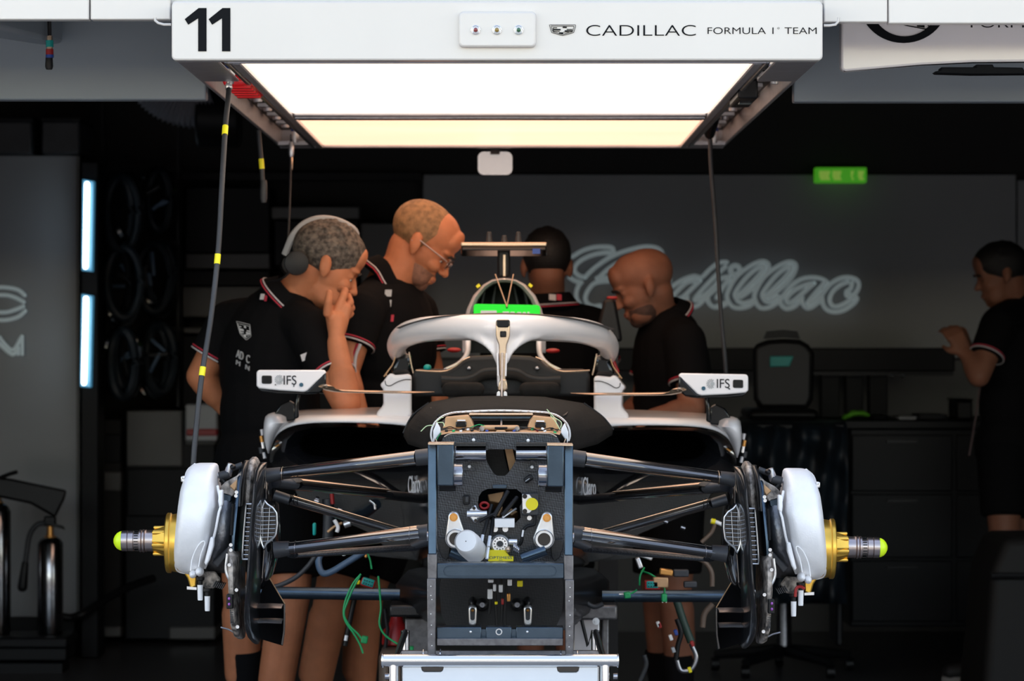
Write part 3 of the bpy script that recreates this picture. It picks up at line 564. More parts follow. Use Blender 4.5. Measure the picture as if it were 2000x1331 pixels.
for k, (pts, c) in enumerate([([(866, 838), (880, 834), (895, 840), (915, 836), (935, 841)], 'black'), ([(1012, 841), (1035, 836), (1055, 842), (1075, 836), (1090, 842)], 'black'), ([(822, 843), (833, 833), (846, 831)], 'greenpale'), ([(852, 824), (862, 816), (866, 816)], 'greenpale'), ([(854, 826), (865, 826), (868, 833)], 'greenpale'), ([(1068, 800), (1082, 815), (1096, 825), (1095, 836)], 'greenpale'), ([(1075, 812), (1085, 824), (1094, 840)], 'greenpale'), ([(918, 836), (935, 830), (948, 833)], 'green'), ([(863, 846), (857, 852), (852, 862)], 'green')]):
    if 'greenpale' not in M: M['greenpale'] = mat('pale_green_wire', (.62, .78, .45), .4)
    m = MB(); m.tube(smooth_path([P(x, y, 7.07 if c == 'black' else 7.12) for x, y in pts], 16), u(7.1, 1.0), 6); obj('wire', m, M[c], car)
# --- front bulkhead plate
outer = [(860, 868), (866, 855), (876, 848), (978, 846), (1079, 848), (1089, 855), (1096, 868), (1103, 900), (1103, 1106), (855, 1106), (855, 900)]
h1 = [(949, 882), (954, 878), (1002, 878), (1007.6, 882), (1007.6, 900), (1000, 914), (992, 925), (986, 930), (971, 930), (965, 926), (957, 914), (950, 900)]
h2 = [(933.6, 982), (935.6, 969.5), (942, 960), (954, 955), (1009, 956), (1020, 965), (1020, 982), (1015, 990), (1017, 1012), (1007, 1022), (962, 1021), (945, 1004), (935, 992)]
plate('front_bulkhead', outer, [h1, h2], 6.985, 7.0, M['rawcarbon'], car, label='woven carbon front bulkhead')
m = MB(); m.tube(resample([P(x, y, 6.984) for x, y in [(868, 854), (878, 847.6), (978, 845.6), (1077, 847.6), (1087, 854)]], 30), u(7, 1.6), 6); obj('bulkhead_edge', m, M['tan'], car)
m = MB(); m.prism([P(x, y, 7.38) for x, y in ((905, 870), (1050, 870), (1050, 1060), (905, 1060))], (0, .02, .0)); obj('inner_bulkhead', m, M['shelf'], car)
m = MB(); m.loft([[P(985, 872, 7.1), P(1000, 872, 7.1), P(1014, 935, 7.1), P(998, 935, 7.1)], [P(985, 872, 7.14), P(1000, 872, 7.14), P(1014, 935, 7.3), P(998, 935, 7.3)]]); obj('inner_web', m, M['bronze'], car)
m = MB(); m.prism([P(x, y, 7.2) for x, y in ((950, 870), (980, 870), (996, 935), (950, 935))], (0, .02, 0)); obj('inner_panel', m, M['matcarbon'], car)
for q in ([(952, 966), (985, 960), (978, 984), (955, 980)], [(964, 1004), (973, 985), (983, 990), (975, 1010)], [(985, 1000), (998, 992), (1012, 1000), (1000, 1008)]):
    m = MB(); m.prism([P(x, y, 7.1) for x, y in q], (0, .05, -.02)); obj('inner_bracket', m, M['bronze'], car, bev=.002)
for a, b in ((890, 949), (1008, 1067)):
    m = MB(); m.cyl(P(a, 886, 6.955), P(b, 886, 6.955), u(7, 15), n=32); obj('cross_tube', m, M['darkchrome'], car)
    m = MB(); m.pbox(a, 866, b, 872, 6.93, 6.985); obj('tube_shelf', m, M['matcarbon'], car)
for px, py in ((917, 912), (1039, 913), (925, 860), (1031.5, 861)):
    m = MB(); m.prism([P(px+dx, py+dy, 6.981) for dx, dy in ((-13, 6), (0, -7), (13, 6), (8, 9), (-8, 9))], (0, .004, 0)); b = obj('bolt_pad', m, M['rawcarbon'], car, bev=.001)
    m = MB(); m.ell(P(px, py, 6.98), (u(7, 3.4), .004, u(7, 3.4)), nu=12, nv=6); obj('bolt', m, M['whiteplastic'], b)
# --- suspension rockers
def hull2(c0, r0, c1, r1, d, n=14):
    a0 = math.atan2(c1[1]-c0[1], c1[0]-c0[0]); pts = [(c0[0]+r0*math.cos(a0+PI/2+PI*k/n), c0[1]+r0*math.sin(a0+PI/2+PI*k/n)) for k in range(n+1)]
    pts += [(c1[0]+r1*math.cos(a0-PI/2+PI*k/n), c1[1]+r1*math.sin(a0-PI/2+PI*k/n)) for k in range(n+1)]
    return [P(x, y, d) for x, y in pts]
for c0, c1 in (((886, 1011), (890, 1052)), ((1068, 1012), (1062.5, 1053))):
    m = MB(); m.prism(hull2(c0, 11, c1, 21, 6.93), (0, .045, 0)); rk = obj('rocker', m, M['alu'], car, bev=.003, label='silver pear shaped suspension rocker')
    m = MB(); m.lathe(P(c1[0], c1[1], 6.935), (0, -1, 0), [(0, u(7, 19)), (.02, u(7, 18)), (.022, u(7, 16.5)), (.022, u(7, 12.5)), (.0, u(7, 12))], 32); obj('rocker_boss', m, M['alu'], rk)
    m = MB(); m.lathe(P(c1[0], c1[1], 6.93), (0, -1, 0), [(0, u(7, 12.4)), (.008, u(7, 12.4))], 28); obj('bore', m, M['gloss_black'], rk)
    m = MB(); m.lathe(P(c0[0], c0[1], 6.928), (0, -1, 0), [(0, u(7, 8)), (.004, u(7, 8)), (.004, u(7, 5.6)), (.009, u(7, 5.2))], 20); obj('copper_bolt', m, M['orange'], rk)
m = MB(); m.tube([P(1019, 1092, 6.92), P(1066, 1075, 6.92)], u(7, 11), 20); obj('torsion_tube', m, M['frame'], car)
m = MB(); m.tube([P(880, 1078, 6.94), P(912, 1092, 6.94)], u(7, 11), 20); obj('torsion_tube', m, M['frame'], car)
for s in (-1, 1):
    m = MB(); m.prism([S(x, y, 6.96, s) for x, y in ((855, 1052), (874, 1052), (880, 1066), (878, 1086), (872, 1096), (862, 1088), (856, 1072))], (0, .02, 0)); obj('bearing_housing', m, M['matcarbon'], car, bev=.002)
# --- white reservoir, pumps, sensors, steering rack
m = MB(); ax = nrm(P(928, 1078, 6.95)-P(911, 1059, 6.85)); m.lathe(P(911, 1059, 6.85), ax, [(-.006, 0), (-.006, u(6.9, 20)), (0, u(6.9, 24)), (.03, u(6.9, 24.5)), (.032, u(6.9, 25.4)), (.06, u(6.9, 25)), (.1, u(6.9, 24))], 36); rs = obj('fluid_reservoir', m, M['whiteplastic'], car, label='white capped fluid reservoir')
m = MB(); m.ell(P(911, 1059, 6.85)-ax*.0065, (.0012,)*3, nu=8, nv=5); obj('vent_hole', m, M['gloss_black'], rs)
m = MB(); m.prism([P(x, y, 6.96) for x, y in ((922, 990), (929, 986), (933, 996), (950, 1000), (951, 1010), (934, 1014), (932, 1021), (926, 1022), (916, 1010), (914, 1000))], (0, .015, 0)); pb = obj('pump', m, M['alu'], car, bev=.003)
m = MB(); m.cyl(P(913, 1004, 6.955), P(951, 1004, 6.955), u(7, 6), n=20); m.cyl(P(912, 1004, 6.955), P(920, 1004, 6.955), u(7, 6.6), n=20); obj('pump_barrel', m, M['alu'], pb)
for px, py in ((926, 993), (929, 1017)):
    m = MB(); m.lathe(P(px, py, 6.958), (0, -1, 0), [(0, u(7, 3.4)), (.006, u(7, 3.2))], 14); obj('bolt', m, M['gloss_black'], pb)
m = MB(); m.prism([P(x, y, 6.95) for x, y in rrect(1019, 964, 1052, 1008, 4)], (0, .03, 0)); sb = obj('sensor_body', m, M['rubber'], car, bev=.003)
m = MB(); m.prism([P(x, y, 6.945) for x, y in ((1020, 966), (1034, 966), (1040, 974), (1041, 996), (1034, 1003), (1020, 1003))], (0, .01, 0)); obj('sensor_plate', m, M['alu'], sb, bev=.001)
for px, py in ((1025, 970), (1025, 999)):
    m = MB(); m.lathe(P(px, py, 6.944), (0, -1, 0), [(0, u(7, 4.6)), (.003, u(7, 4.6)), (.003, u(7, 3)), (.005, u(7, 2.8))], 14); obj('bolt', m, M['gloss_black'], sb)
m = MB(); m.lathe(P(1039, 985, 6.944), (0, -1, 0), [(0, u(7, 12)), (.006, u(7, 12)), (.0065, u(7, 11.5))], 28); obj('yellow_cap', m, M['yellow'], sb, label='yellow round cap')
m = MB(); m.pbox(966, 1014, 1005, 1031, 6.93, 6.97); lb = obj('label_block', m, M['whiteplastic'], car, bev=.001)
for px in (967, 987):
    m = MB(); m.lathe(P(px, 1034, 6.955), (0, -1, 0), [(0, u(7, 5.6)), (.004, u(7, 5.6)), (.004, u(7, 3.2)), (.005, u(7, 3.0))], 16); obj('mount_ear', m, M['alu'], lb)
m = MB(); m.lathe(P(976.5, 1063, 6.95), (0, -1, 0), [(0, u(7, 19)), (.012, u(7, 18)), (.014, u(7, 16)), (.018, u(7, 15)), (.018, u(7, 7)), (.012, u(7, 6.4)), (.012, u(7, 3))], 32); rk = obj('steering_pinion', m, M['alu'], car)
for k in range(12):
    a = 2*PI*k/12; m = MB(); m.lathe(P(976.5+11*math.cos(a), 1063+11*math.sin(a), 6.933), (0, -1, 0), [(0, u(7, 1.4)), (.0016, u(7, 1.4))], 8); obj('pinion_hole', m, M['gloss_black'], rk)
m = MB(); m.lathe(P(976.5, 1063, 6.936), (0, -1, 0), [(0, u(7, 6.2)), (.003, u(7, 5.8)), (.003, u(7, 2)), (.006, u(7, 1.6))], 16); obj('pinion_nut', m, M['rubber'], rk)
m = MB(); m.prism([P(x, y, 6.93) for x, y in ((956, 1075), (985, 1075), (996, 1088), (1003, 1088), (1003, 1097), (953, 1097))], (0, .03, 0)); yl = obj('yellow_sensor', m, M['yellow'], car, bev=.001, label='yellow sensor housing with printed wording')
text('lettering', 'OPTIMESS', P(955.5, 1092.4, 6.9298), ux, uz, u(7, 44), u(7, 5), M['print_blue'], yl, ext=.0004)
text('lettering', 'AC', P(974, 1096, 6.9298), ux, uz, u(7, 7.5), u(7, 2.4), M['print_blue'], yl, ext=.0004)
m = MB(); m.ell(P(992.5, 1073.5, 6.925), (u(7, 6), .008, u(7, 6))); obj('knob', m, M['tan'], car)
m = MB(); m.cyl(P(994, 1059, 6.93), P(1010, 1059, 6.93), u(7, 6)); m2 = obj('rack_sleeve', m, M['alu'], car)
for k in range(4): m = MB(); m.cyl(P(1003+k*3, 1068+k*2.2, 6.92), P(1005+k*3, 1068+k*2.2, 6.92), u(7, 8-k*.6)); obj('bellows_rib', m, M['steel'], car)
for a, b, r, c in (((961, 986), (943, 1050), 3.6, 'black'), ((992, 960), (964, 1010), 4.5, 'black'), ((1010, 972), (982, 1006), 4.4, 'black'), ((1008, 994), (982, 1011), 2.3, 'alu'), ((964, 1012), (958, 1052), 4.2, 'black')):
    m = MB(); m.tube([P(*a, 6.96), P(*b, 6.93)], u(7, r), 12); obj('rod', m, M[c], car)
for a, b in (((943, 1046), (940, 1062)), ((957, 1048), (954, 1068)), ((954, 1068), (951, 1092))):
    m = MB(); m.tube([P(*a, 6.925), P(*b, 6.915)], u(7, 3.6), 12); obj('rod_end', m, M['alu'], car)
m = MB(); m.tube([P(946+8*math.cos(a), 988+6*math.sin(a), 6.99) for a in np.linspace(0, 2*PI, 17)[:-1]], u(7, 2.6), 8, closed=True); obj('red_collar', m, M['redpaint'], car)
m = MB(); m.lathe(P(1034, 1012, 6.975), (0, -1, 0), [(0, u(7, 5)), (.006, u(7, 4.6)), (.006, u(7, 2)), (.009, u(7, 2))], 14); obj('stud', m, M['alu'], car)
m = MB(); m.tube(smooth_path([P(x, y, 6.955) for x, y in ((1045, 1008), (1044, 1024), (1036, 1027), (1028, 1030), (1021, 1040), (1019, 1058), (1014, 1066))], 26), u(7, 3), 8); obj('harness', m, M['black'], car)
m = MB(); m.tube([P(1022, 1036, 6.94), P(1020, 1049, 6.94)], u(7, 2), 8); obj('harness_marker', m, M['whiteplastic'], car)
m = MB(); m.box(P(911, 977, 6.97), (u(7, 13), .03, u(7, 18))); c1 = obj('plug', m, M['black'], car, bev=.003)
m = MB(); m.box(P(912, 976, 6.953), (u(7, 6), .004, u(7, 11))); obj('plug_face', m, M['rubber'], c1, bev=.001)
m = MB(); m.box(P(1032, 935.5, 6.97), (u(7, 18), .03, u(7, 11)), rot('Y', -35)); c1 = obj('plug', m, M['black'], car, bev=.003)
m = MB(); m.box(P(1030, 938, 6.952), (u(7, 10), .004, u(7, 1.6)), rot('Y', -35)); obj('plug_mark', m, M['greysilver'], c1)
m = MB(); m.box(P(976, 951, 6.982), (u(7, 28), .006, u(7, 7))); obj('stiffener', m, M['frame'], car, bev=.001)
m = MB(); m.tube(smooth_path([P(x, y, 6.93) for x, y in ((936, 1020), (952, 1010), (966, 1004))], 10), u(7, 3), 8); obj('hose', m, M['black'], car)
# --- keel and lower belly with clevises
ka = [(978, 1104), (900, 1104), (866, 1110), (858, 1150), (862, 1200), (880, 1240), (978, 1250)]
kb = [(978, 1104), (860, 1104), (800, 1112), (772, 1140), (786, 1192), (850, 1230), (978, 1246)]
m = MB(); m.loft([half(ka, 7.75), half(kb, 8.25), half(kb, 8.9)]); obj('keel', m, M['matcarbon'], car)
for px in (923, 1031):
    m = MB(); m.prism(hull2((px, 1192), 8.5, (px, 1216), 7.5, 7.68), (0, .06, 0)); cv = obj('clevis', m, M['alu'], car, bev=.004, label='bright clevis under the chassis')
    m = MB(); m.prism(hull2((px, 1193), 5, (px, 1208), 4.4, 7.675), (0, .01, 0)); obj('clevis_slot', m, M['rubber'], cv)
    m = MB(); m.ell(P(px, 1193, 7.672), (u(7.6, 3), .005, u(7.6, 3)), nu=10, nv=6); obj('clevis_pin', m, M['orange'], cv)
    m = MB(); m.ell(P(px, 1190-12, 7.74), (u(7.7, 9), .03, u(7.7, 12))); obj('clevis_boss', m, M['matcarbon'], cv)
for px in (942, 1010):
    m = MB(); m.ell(P(px, 1182, 7.72), (u(7.7, 14), .03, u(7.7, 13))); b = obj('belly_boss', m, M['matcarbon'], car)
    m = MB(); m.lathe(P(px, 1182, 7.69), (0, -1, 0), [(0, u(7.6, 5.5)), (.006, u(7.6, 5)), (.006, u(7.6, 2.6)), (.003, u(7.6, 2))], 16); obj('belly_bolt', m, M['steel'], b)
for i, (x0, y0, x1, y1, c) in enumerate(((952, 1152, 962, 1171, 'whiteplastic'), (963, 1142, 969, 1156, 'whiteplastic'), (974, 1143, 982, 1158, 'whiteplastic'), (991, 1133, 1000, 1145, 'whiteplastic'), (953, 1133, 964, 1139, 'whiteplastic'), (990, 1160, 997, 1176, 'orange'), (1010, 1135, 1021, 1147, 'yellow'), (966, 1176, 972, 1182, 'yellow'), (979, 1170, 984, 1182, 'redpaint'))):
    m = MB(); m.pbox(x0, y0, x1, y1, 7.5, 7.52); obj('cable_marker', m, M[c], car, bev=.002)
for pts in ([(958, 1126), (957, 1180), (955, 1200)], [(966, 1126), (968, 1180), (972, 1252)], [(978, 1126), (980, 1190), (976, 1256)], [(992, 1126), (986, 1190), (988, 1250)]):
    m = MB(); m.tube(smooth_path([P(x, y, 7.55) for x, y in pts], 10), u(7.5, 2.6), 8); obj('brake_line', m, M['black'], car)
# --- quilted cover over the cockpit front
def cov(pts, d): return resample([P(x, y, d) for x, y in pts], 44)
ca = [(838, 880), (839, 846), (848, 824), (868, 808), (905, 800), (978, 797), (1050, 800), (1088, 808), (1108, 824), (1117, 846), (1118, 880)]
cb = [(800, 868), (802, 838), (826, 806), (862, 790), (910, 782), (978, 780), (1050, 782), (1096, 790), (1132, 806), (1160, 838), (1164, 868)]
cc_ = [(788, 852), (790, 836), (812, 808), (838, 786), (900, 775), (978, 773), (1060, 775), (1140, 788), (1176, 812), (1198, 838), (1196, 850)]
cd = [(800, 852), (802, 836), (822, 806), (850, 786), (905, 776), (978, 774), (1055, 776), (1128, 788), (1166, 812), (1186, 838), (1186, 850)]
ring = lambda pts, d, k: [p+nrm(p-P(978, 860, d))*k for p in cov(pts, d)]
m = MB(); m.loft([ring(ca, 7.44, -.02), ring(ca, 7.40, -.004), ring(ca, 7.42, .004), ring(cb, 7.7, .004), ring(cc_, 7.98, 0), ring(cd, 8.12, -.004), ring(cd, 8.16, -.03)], closed=False)
cv = obj('cockpit_cover', m, M['foam'], car, label='quilted dark cloth cover over the cockpit front', angle=60)
md = cv.modifiers.new('s', 'SOLIDIFY'); md.thickness = .012; md.offset = -1
for pts in ([(788, 848, 7.97), (806, 814, 7.97), (838, 789, 7.97)], [(842, 800, 7.7), (850, 818, 7.5), (858, 814, 7.42)], [(1198, 842, 7.97), (1176, 816, 7.97), (1140, 790, 7.97)], [(1112, 800, 7.7), (1106, 812, 7.5), (1100, 816, 7.42)], [(806, 860, 7.8), (826, 868, 7.6), (842, 880, 7.42)], [(1170, 858, 7.8), (1140, 868, 7.6), (1114, 880, 7.42)]):
    m = MB(); m.tube(smooth_path([P(*p)+V3(0, 0, .002) for p in pts], 12), .0035, 6); obj('piping_seam', m, M['black'], cv)
m = MB(); m.tube([P(958, 790.5, 7.55), P(980, 791.5, 7.53), P(1016, 790.5, 7.55)], u(7.5, 1.3), 6); obj('strap_edge', m, M['whiteplastic'], cv)
# --- cockpit surround and headrest
hr = [(806, 775), (806, 727), (812, 723), (870, 723), (888, 716), (903, 703), (918, 697), (978, 694), (1037, 697), (1052, 703), (1067, 716), (1085, 723), (1143, 723), (1152, 727), (1152, 775)]
m = MB(); m.prism([P(x, y, 8.55) for x, y in hr], (0, .35, 0)); hd = obj('headrest', m, M['headrest'], car, bev=.012, seg=3, label='charcoal moulded headrest')
pts = [(862, 741), (900, 742), (925, 737), (945, 726), (978, 724), (1010, 726), (1030, 737), (1055, 742), (1095, 741)]
m = MB(); m.tube(smooth_path([P(x, y, 8.545) for x, y in pts], 40), u(8.5, 7), 10); obj('headrest_roll', m, M['headrest'], hd)
m = MB(); m.tube(smooth_path([P(x, y+9, 8.53) for x, y in pts], 40), u(8.5, 8), 10); obj('headrest_roll', m, M['foam'], hd)
for px in (916, 1049):
    m = MB(); m.ell(P(px, 720, 8.545), (u(8.5, 5), .006, u(8.5, 4.4)), nu=12, nv=6); obj('fixing', m, M['steel'], hd)
for x0, x1 in ((862, 946), (1014, 1096)):
    m = MB(); m.pbox(x0, 748, x1, 776, 8.4, 8.52); obj('cushion', m, M['foam'], hd, bev=.02, seg=3)
m = MB(); m.tube(smooth_path([P(x, y, 8.54) for x, y in ((812, 724), (845, 726), (872, 725), (890, 716), (905, 704), (918, 698))], 30), u(8.5, 1.6), 8); obj('cockpit_edge', m, M['tan'], car)
m = MB(); m.tube(smooth_path([P(2*axis(8.54)-x, y, 8.54) for x, y in ((812, 724), (845, 726), (872, 725), (890, 716), (905, 704), (918, 698))], 30), u(8.5, 1.6), 8); obj('cockpit_edge', m, M['tan'], car)
m = MB(); m.cap(P(834, 719, 8.6), P(836, 719, 8.7), u(8.6, 7)); obj('knob', m, M['teal'], car, label='teal round knob')
# --- engine cover, roll hoop with air intake and camera mast
ao = [(903, 690), (903, 640), (912, 604), (924, 578), (944, 556), (962, 546), (985, 543), (1007, 546), (1026, 556), (1046, 578), (1058, 604), (1066, 640), (1066, 690)]
ai = [(918, 690), (918, 640), (925, 606), (934, 583), (950, 563), (966, 553), (985, 551), (1004, 553), (1019, 563), (1035, 583), (1045, 606), (1051, 640), (1051, 690)]
rs_ = lambda pts, d, k=1.0: resample([P(984+(x-984)*k, y, d) for x, y in pts], 40)
m = MB(); m.loft([rs_(ai, 9.2), rs_(ai, 9.17), rs_([( (a[0]+b[0])/2, (a[1]+b[1])/2-1) for a, b in zip(ao, ai)], 9.145), rs_(ao, 9.17), rs_(ao, 9.25), rs_(ao, 9.5, 1.0), rs_(ao, 9.9, .9)], closed=False); o = obj('roll_hoop', m, M['carwhite'], car, angle=60)
md = o.modifiers.new('s', 'SOLIDIFY'); md.thickness = .004; md.offset = -1
m = MB(); m.prism([P(x, y, 9.45) for x, y in ai], (0, .02, 0)); obj('intake_back', m, M['black'], car)
m = MB(); m.loft([rs_(ai, 9.185), rs_(ai, 9.45)], closed=False); o = obj('intake_lining', m, M['gloss_black'], car); md = o.modifiers.new('s', 'SOLIDIFY'); md.thickness = .003
for a, b in (((946, 570), (932, 640)), ((968, 558), (955, 640)), ((1004, 558), (1020, 640)), ((1024, 568), (1040, 640))):
    m = MB(); m.prism([P(a[0]-2.5, a[1], 9.3), P(a[0]+2.5, a[1], 9.3), P(b[0]+4, b[1], 9.3), P(b[0]-4, b[1], 9.3)], (0, .12, 0)); obj('intake_vane', m, M['rubber'], car, bev=.002)
for px, py in ((934, 559), (1036, 558)):
    m = MB(); m.box(P(px, py, 9.16), (u(9.1, 8), .012, u(9.1, 6)), rot('Y', -40 if px < 980 else 40)); obj('sticker', m, M['yellow'], car, bev=.001)
for s in (-1, 1):                                       # flanks of the engine cover seen through the halo
    a = [S(x, y, dd, s) for x, y, dd in ((906, 640, 9.1), (908, 672, 9.08), (904, 692, 9.0), (890, 708, 8.9), (868, 720, 8.8))]; b = [S(x, y, dd, s) for x, y, dd in ((918, 640, 9.1), (920, 676, 9.08), (917, 697, 9.0), (901, 714, 8.9), (872, 726, 8.8))]
    q = smooth_path([(x+y)/2 for x, y in zip(a, b)], 26); m = MB(); m.tube(q, [u(9, 6.2-2.0*k/25) for k in range(26)], 10); obj('cover_flank', m, M['carwhite'], car)
    m = MB(); m.ell(S(887, 684, 9.0, s), (u(9, 14), .02, u(9, 5))); obj('red_reflector', m, M['redpaint'], car)
m = MB(); m.box(P(984, 516, 9.35), (u(9.35, 25), .05, u(9.35, 54))); mast = obj('camera_mast', m, M['black'], car, bev=.008)
m = MB(); m.pbox(982, 497, 988, 540, 9.31, 9.33); obj('mast_rib', m, M['tan'], mast, bev=.002)
m = MB(); m.ell(P(984, 535, 9.315), (.003,)*3, nu=8, nv=5); obj('mast_screw', m, M['chrome'], mast)
m = MB(); m.loft([[P(900, 475, 9.38), P(1068, 475, 9.38), P(1068, 501, 9.38), P(900, 501, 9.38)], [P(901, 475, 9.30), P(1067, 475, 9.30), P(1067, 489, 9.29), P(901, 489, 9.29)]][::-1]); cb_ = obj('camera_bar', m, M['gloss_black'], car, bev=.004)
m = MB(); m.pbox(900, 473.5, 1068, 481, 9.29, 9.42); obj('camera_bar_top', m, M['tan'], cb_, bev=.003)
m = MB(); m.pbox(1040, 486, 1055, 496, 9.282, 9.29); obj('camera_window', m, M['blue'], cb_)
for px, py, h in ((955.5, 453, 25), (985, 460, 16), (1012.5, 453, 25)):
    m = MB(); m.lathe(P(px, py+h, 9.36), (0, 0, 1), [(0, u(9.3, 6.5)), (u(9.3, h*.4), u(9.3, 6)), (u(9.3, h*.8), u(9.3, 4.4)), (u(9.3, h*.95), u(9.3, 4.2)), (u(9.3, h), u(9.3, 3))], 16); a = obj('antenna', m, M['rubber'], cb_)
# --- halo
hp = [(784, 702, 8.85), (776, 688, 8.72), (776, 672, 8.6), (792, 655, 8.46), (830, 644, 8.32), (890, 640.5, 8.17), (940, 640, 8.08), (978, 640, 8.04)]
hq = smooth_path([P(*p) for p in hp]+[P(2*axis(p[2])-p[0], p[1]+(977-p[0])*.018, p[2]) for p in hp[-2::-1]], 70)
hr_ = [u(8.4, 15+10*min(1, min(i, 69-i)/16)) for i in range(70)]
m = MB(); m.tube(hq, hr_, 20)
for s in (-1, 1):
    hg = [(880, 652), (905, 660), (928, 666), (946, 676), (960, 690), (969, 710), (985, 712), (985, 640), (930, 636), (890, 640)]; dz = lambda x: 8.005+.13*(max(0, 982-x)/100)**1.7
    m.loft([[S(x, y, dz(x)+k, s) for x, y in hg] for k in (0, .09)])
m.loft([[P(x, y, dd) for x, y in ((969, 640), (987, 640), (985, 760), (971, 760))] for dd in (7.99, 8.06)])
o = blob('halo', m, M['carwhite'], .0055, car, smooth=8, label='white halo bar round the cockpit')
m = MB()
m.loft([[P(x, y, 7.975) for x, y in [(968.5, 628), (972, 624), (993, 624), (996, 628), (996, 656), (994, 664), (990, 674), (988.5, 690), (987.5, 765), (976.5, 765), (975, 690), (974, 674), (970, 664), (968.5, 656)]], [P(x, y, 8.03) for x, y in [(968.5, 628), (972, 624), (993, 624), (996, 628), (996, 656), (994, 664), (990, 674), (988.5, 690), (987.5, 765), (976.5, 765), (975, 690), (974, 674), (970, 664), (968.5, 656)]]])
fp = obj('halo_fairing', m, M['tan'], car, bev=.003, label='centre fairing of the halo, painted with a warm reflection')  # warm lamp reflection put into the fairing's colour
m = MB(); m.prism([P(x, y, 7.97) for x, y in ((970, 625), (995, 625), (995, 637), (991, 640), (974, 640), (970, 637))], (0, .02, 0)); obj('fairing_cap', m, M['gloss_black'], fp, bev=.002)
m = MB(); m.prism([P(x, y, 7.968) for x, y in rrect(976.5, 647, 989, 659, 2)], (0, .02, 0)); c1 = obj('camera', m, M['gloss_black'], fp, bev=.001)
m = MB(); m.lathe(P(982.7, 653, 7.97), (0, -1, 0), [(0, u(8, 4)), (.004, u(8, 3.6)), (.004, u(8, 2))], 14); obj('camera_lens', m, M['black'], fp)
for s in (-1, 1):
    m = MB(); m.prism([S(x, y, 7.96, s) for x, y in ((970, 690), (973, 690), (974.5, 735), (971.5, 735))], (0, .04, 0)); obj('fairing_edge', m, M['carwhite'], fp)
    m = MB(); m.prism([S(x, y, 7.95, s) for x, y in ((969.5, 778), (970.5, 767), (975, 764), (977, 768), (977, 778))], (0, .04, 0)); obj('halo_foot', m, M['whiteplastic'], fp, bev=.002)
m = MB(); m.prism([P(x, y, 7.96) for x, y in ((975, 745), (977, 741), (988, 741), (990, 745), (992, 762), (972, 762))], (0, .03, 0)); obj('foot_bracket', m, M['tan'], fp, bev=.003)
m = MB(); m.tube([P(981, 690, 7.94), P(980, 775, 7.86), P(979, 838, 7.1)], u(7.6, 2.0), 8); obj('sensor_rod', m, M['steel'], car)
# thin winglet on top of the halo
wg = [(806, 641), (840, 629), (880, 620), (930, 615.5), (982, 614), (1040, 616), (1090, 622), (1130, 631), (1168, 643)]
m = MB(); q = smooth_path([P(x, y, 8.14+.00002*(x-982)**2*.45) for x, y in wg], 50); m.tube(q, .05, 10, flat=.07); o = obj('halo_winglet', m, M['black'], car)
for s in (-1, 1):                                       # halo legs, collars
    m = MB(); m.loft([[S(x, y, dd, s) for x, y in pts] for pts, dd in (([(775, 694), (803, 690), (806, 730), (764, 732), (766, 716)], 8.66), ([(775, 694), (803, 690), (806, 730), (764, 732), (766, 716)], 8.78))]); lg = obj('halo_leg', m, M['gloss_black'], car, bev=.012, seg=3)
    m = MB(); m.tube(smooth_path([S(x, y, 8.63, s) for x, y in ((799, 688), (801, 700), (804, 716), (808, 730))], 12), u(8.6, 1.6), 8); obj('leg_bead', m, M['tan'], lg)
    m = MB(); m.tube(smooth_path([S(x, y, 8.63, s) for x, y in ((772, 698), (767, 712), (760, 722), (750, 736))], 12), u(8.6, 1.4), 8); obj('leg_bead', m, M['bronze'], lg)
    # white cockpit side below the halo mount
    pa = [(804, 810), (804, 732), (796, 731), (772, 733), (764, 728), (757, 734), (748, 746), (741, 752), (748, 760), (749, 792), (735, 806), (735, 826), (790, 830)]
    m = MB(); m.loft([[S(x, y, dd, s) for x, y in pa] for dd in (8.5, 8.95)]); cs_ = obj('cockpit_side', m, M['carwhite'], car, bev=.008, seg=3)
    m = MB(); m.tube(smooth_path([S(x, y, 8.496, s) for x, y in ((752, 744), (754, 752), (762, 754), (775, 747), (790, 742), (803, 742))], 20), u(8.5, .9), 6); obj('panel_gap', m, M['rubber'], cs_)
    m = MB(); m.ell(S(755, 733, 8.62, s), (u(8.6, 1.6), .004, u(8.6, 1.6)), nu=8, nv=5); obj('fastener', m, M['bronze'], cs_)
m = MB(); m.cap(P(1198, 708, 8.75), P(1206, 726, 8.75), u(8.7, 4)); obj('red_tag', m, M['redpaint'], car)
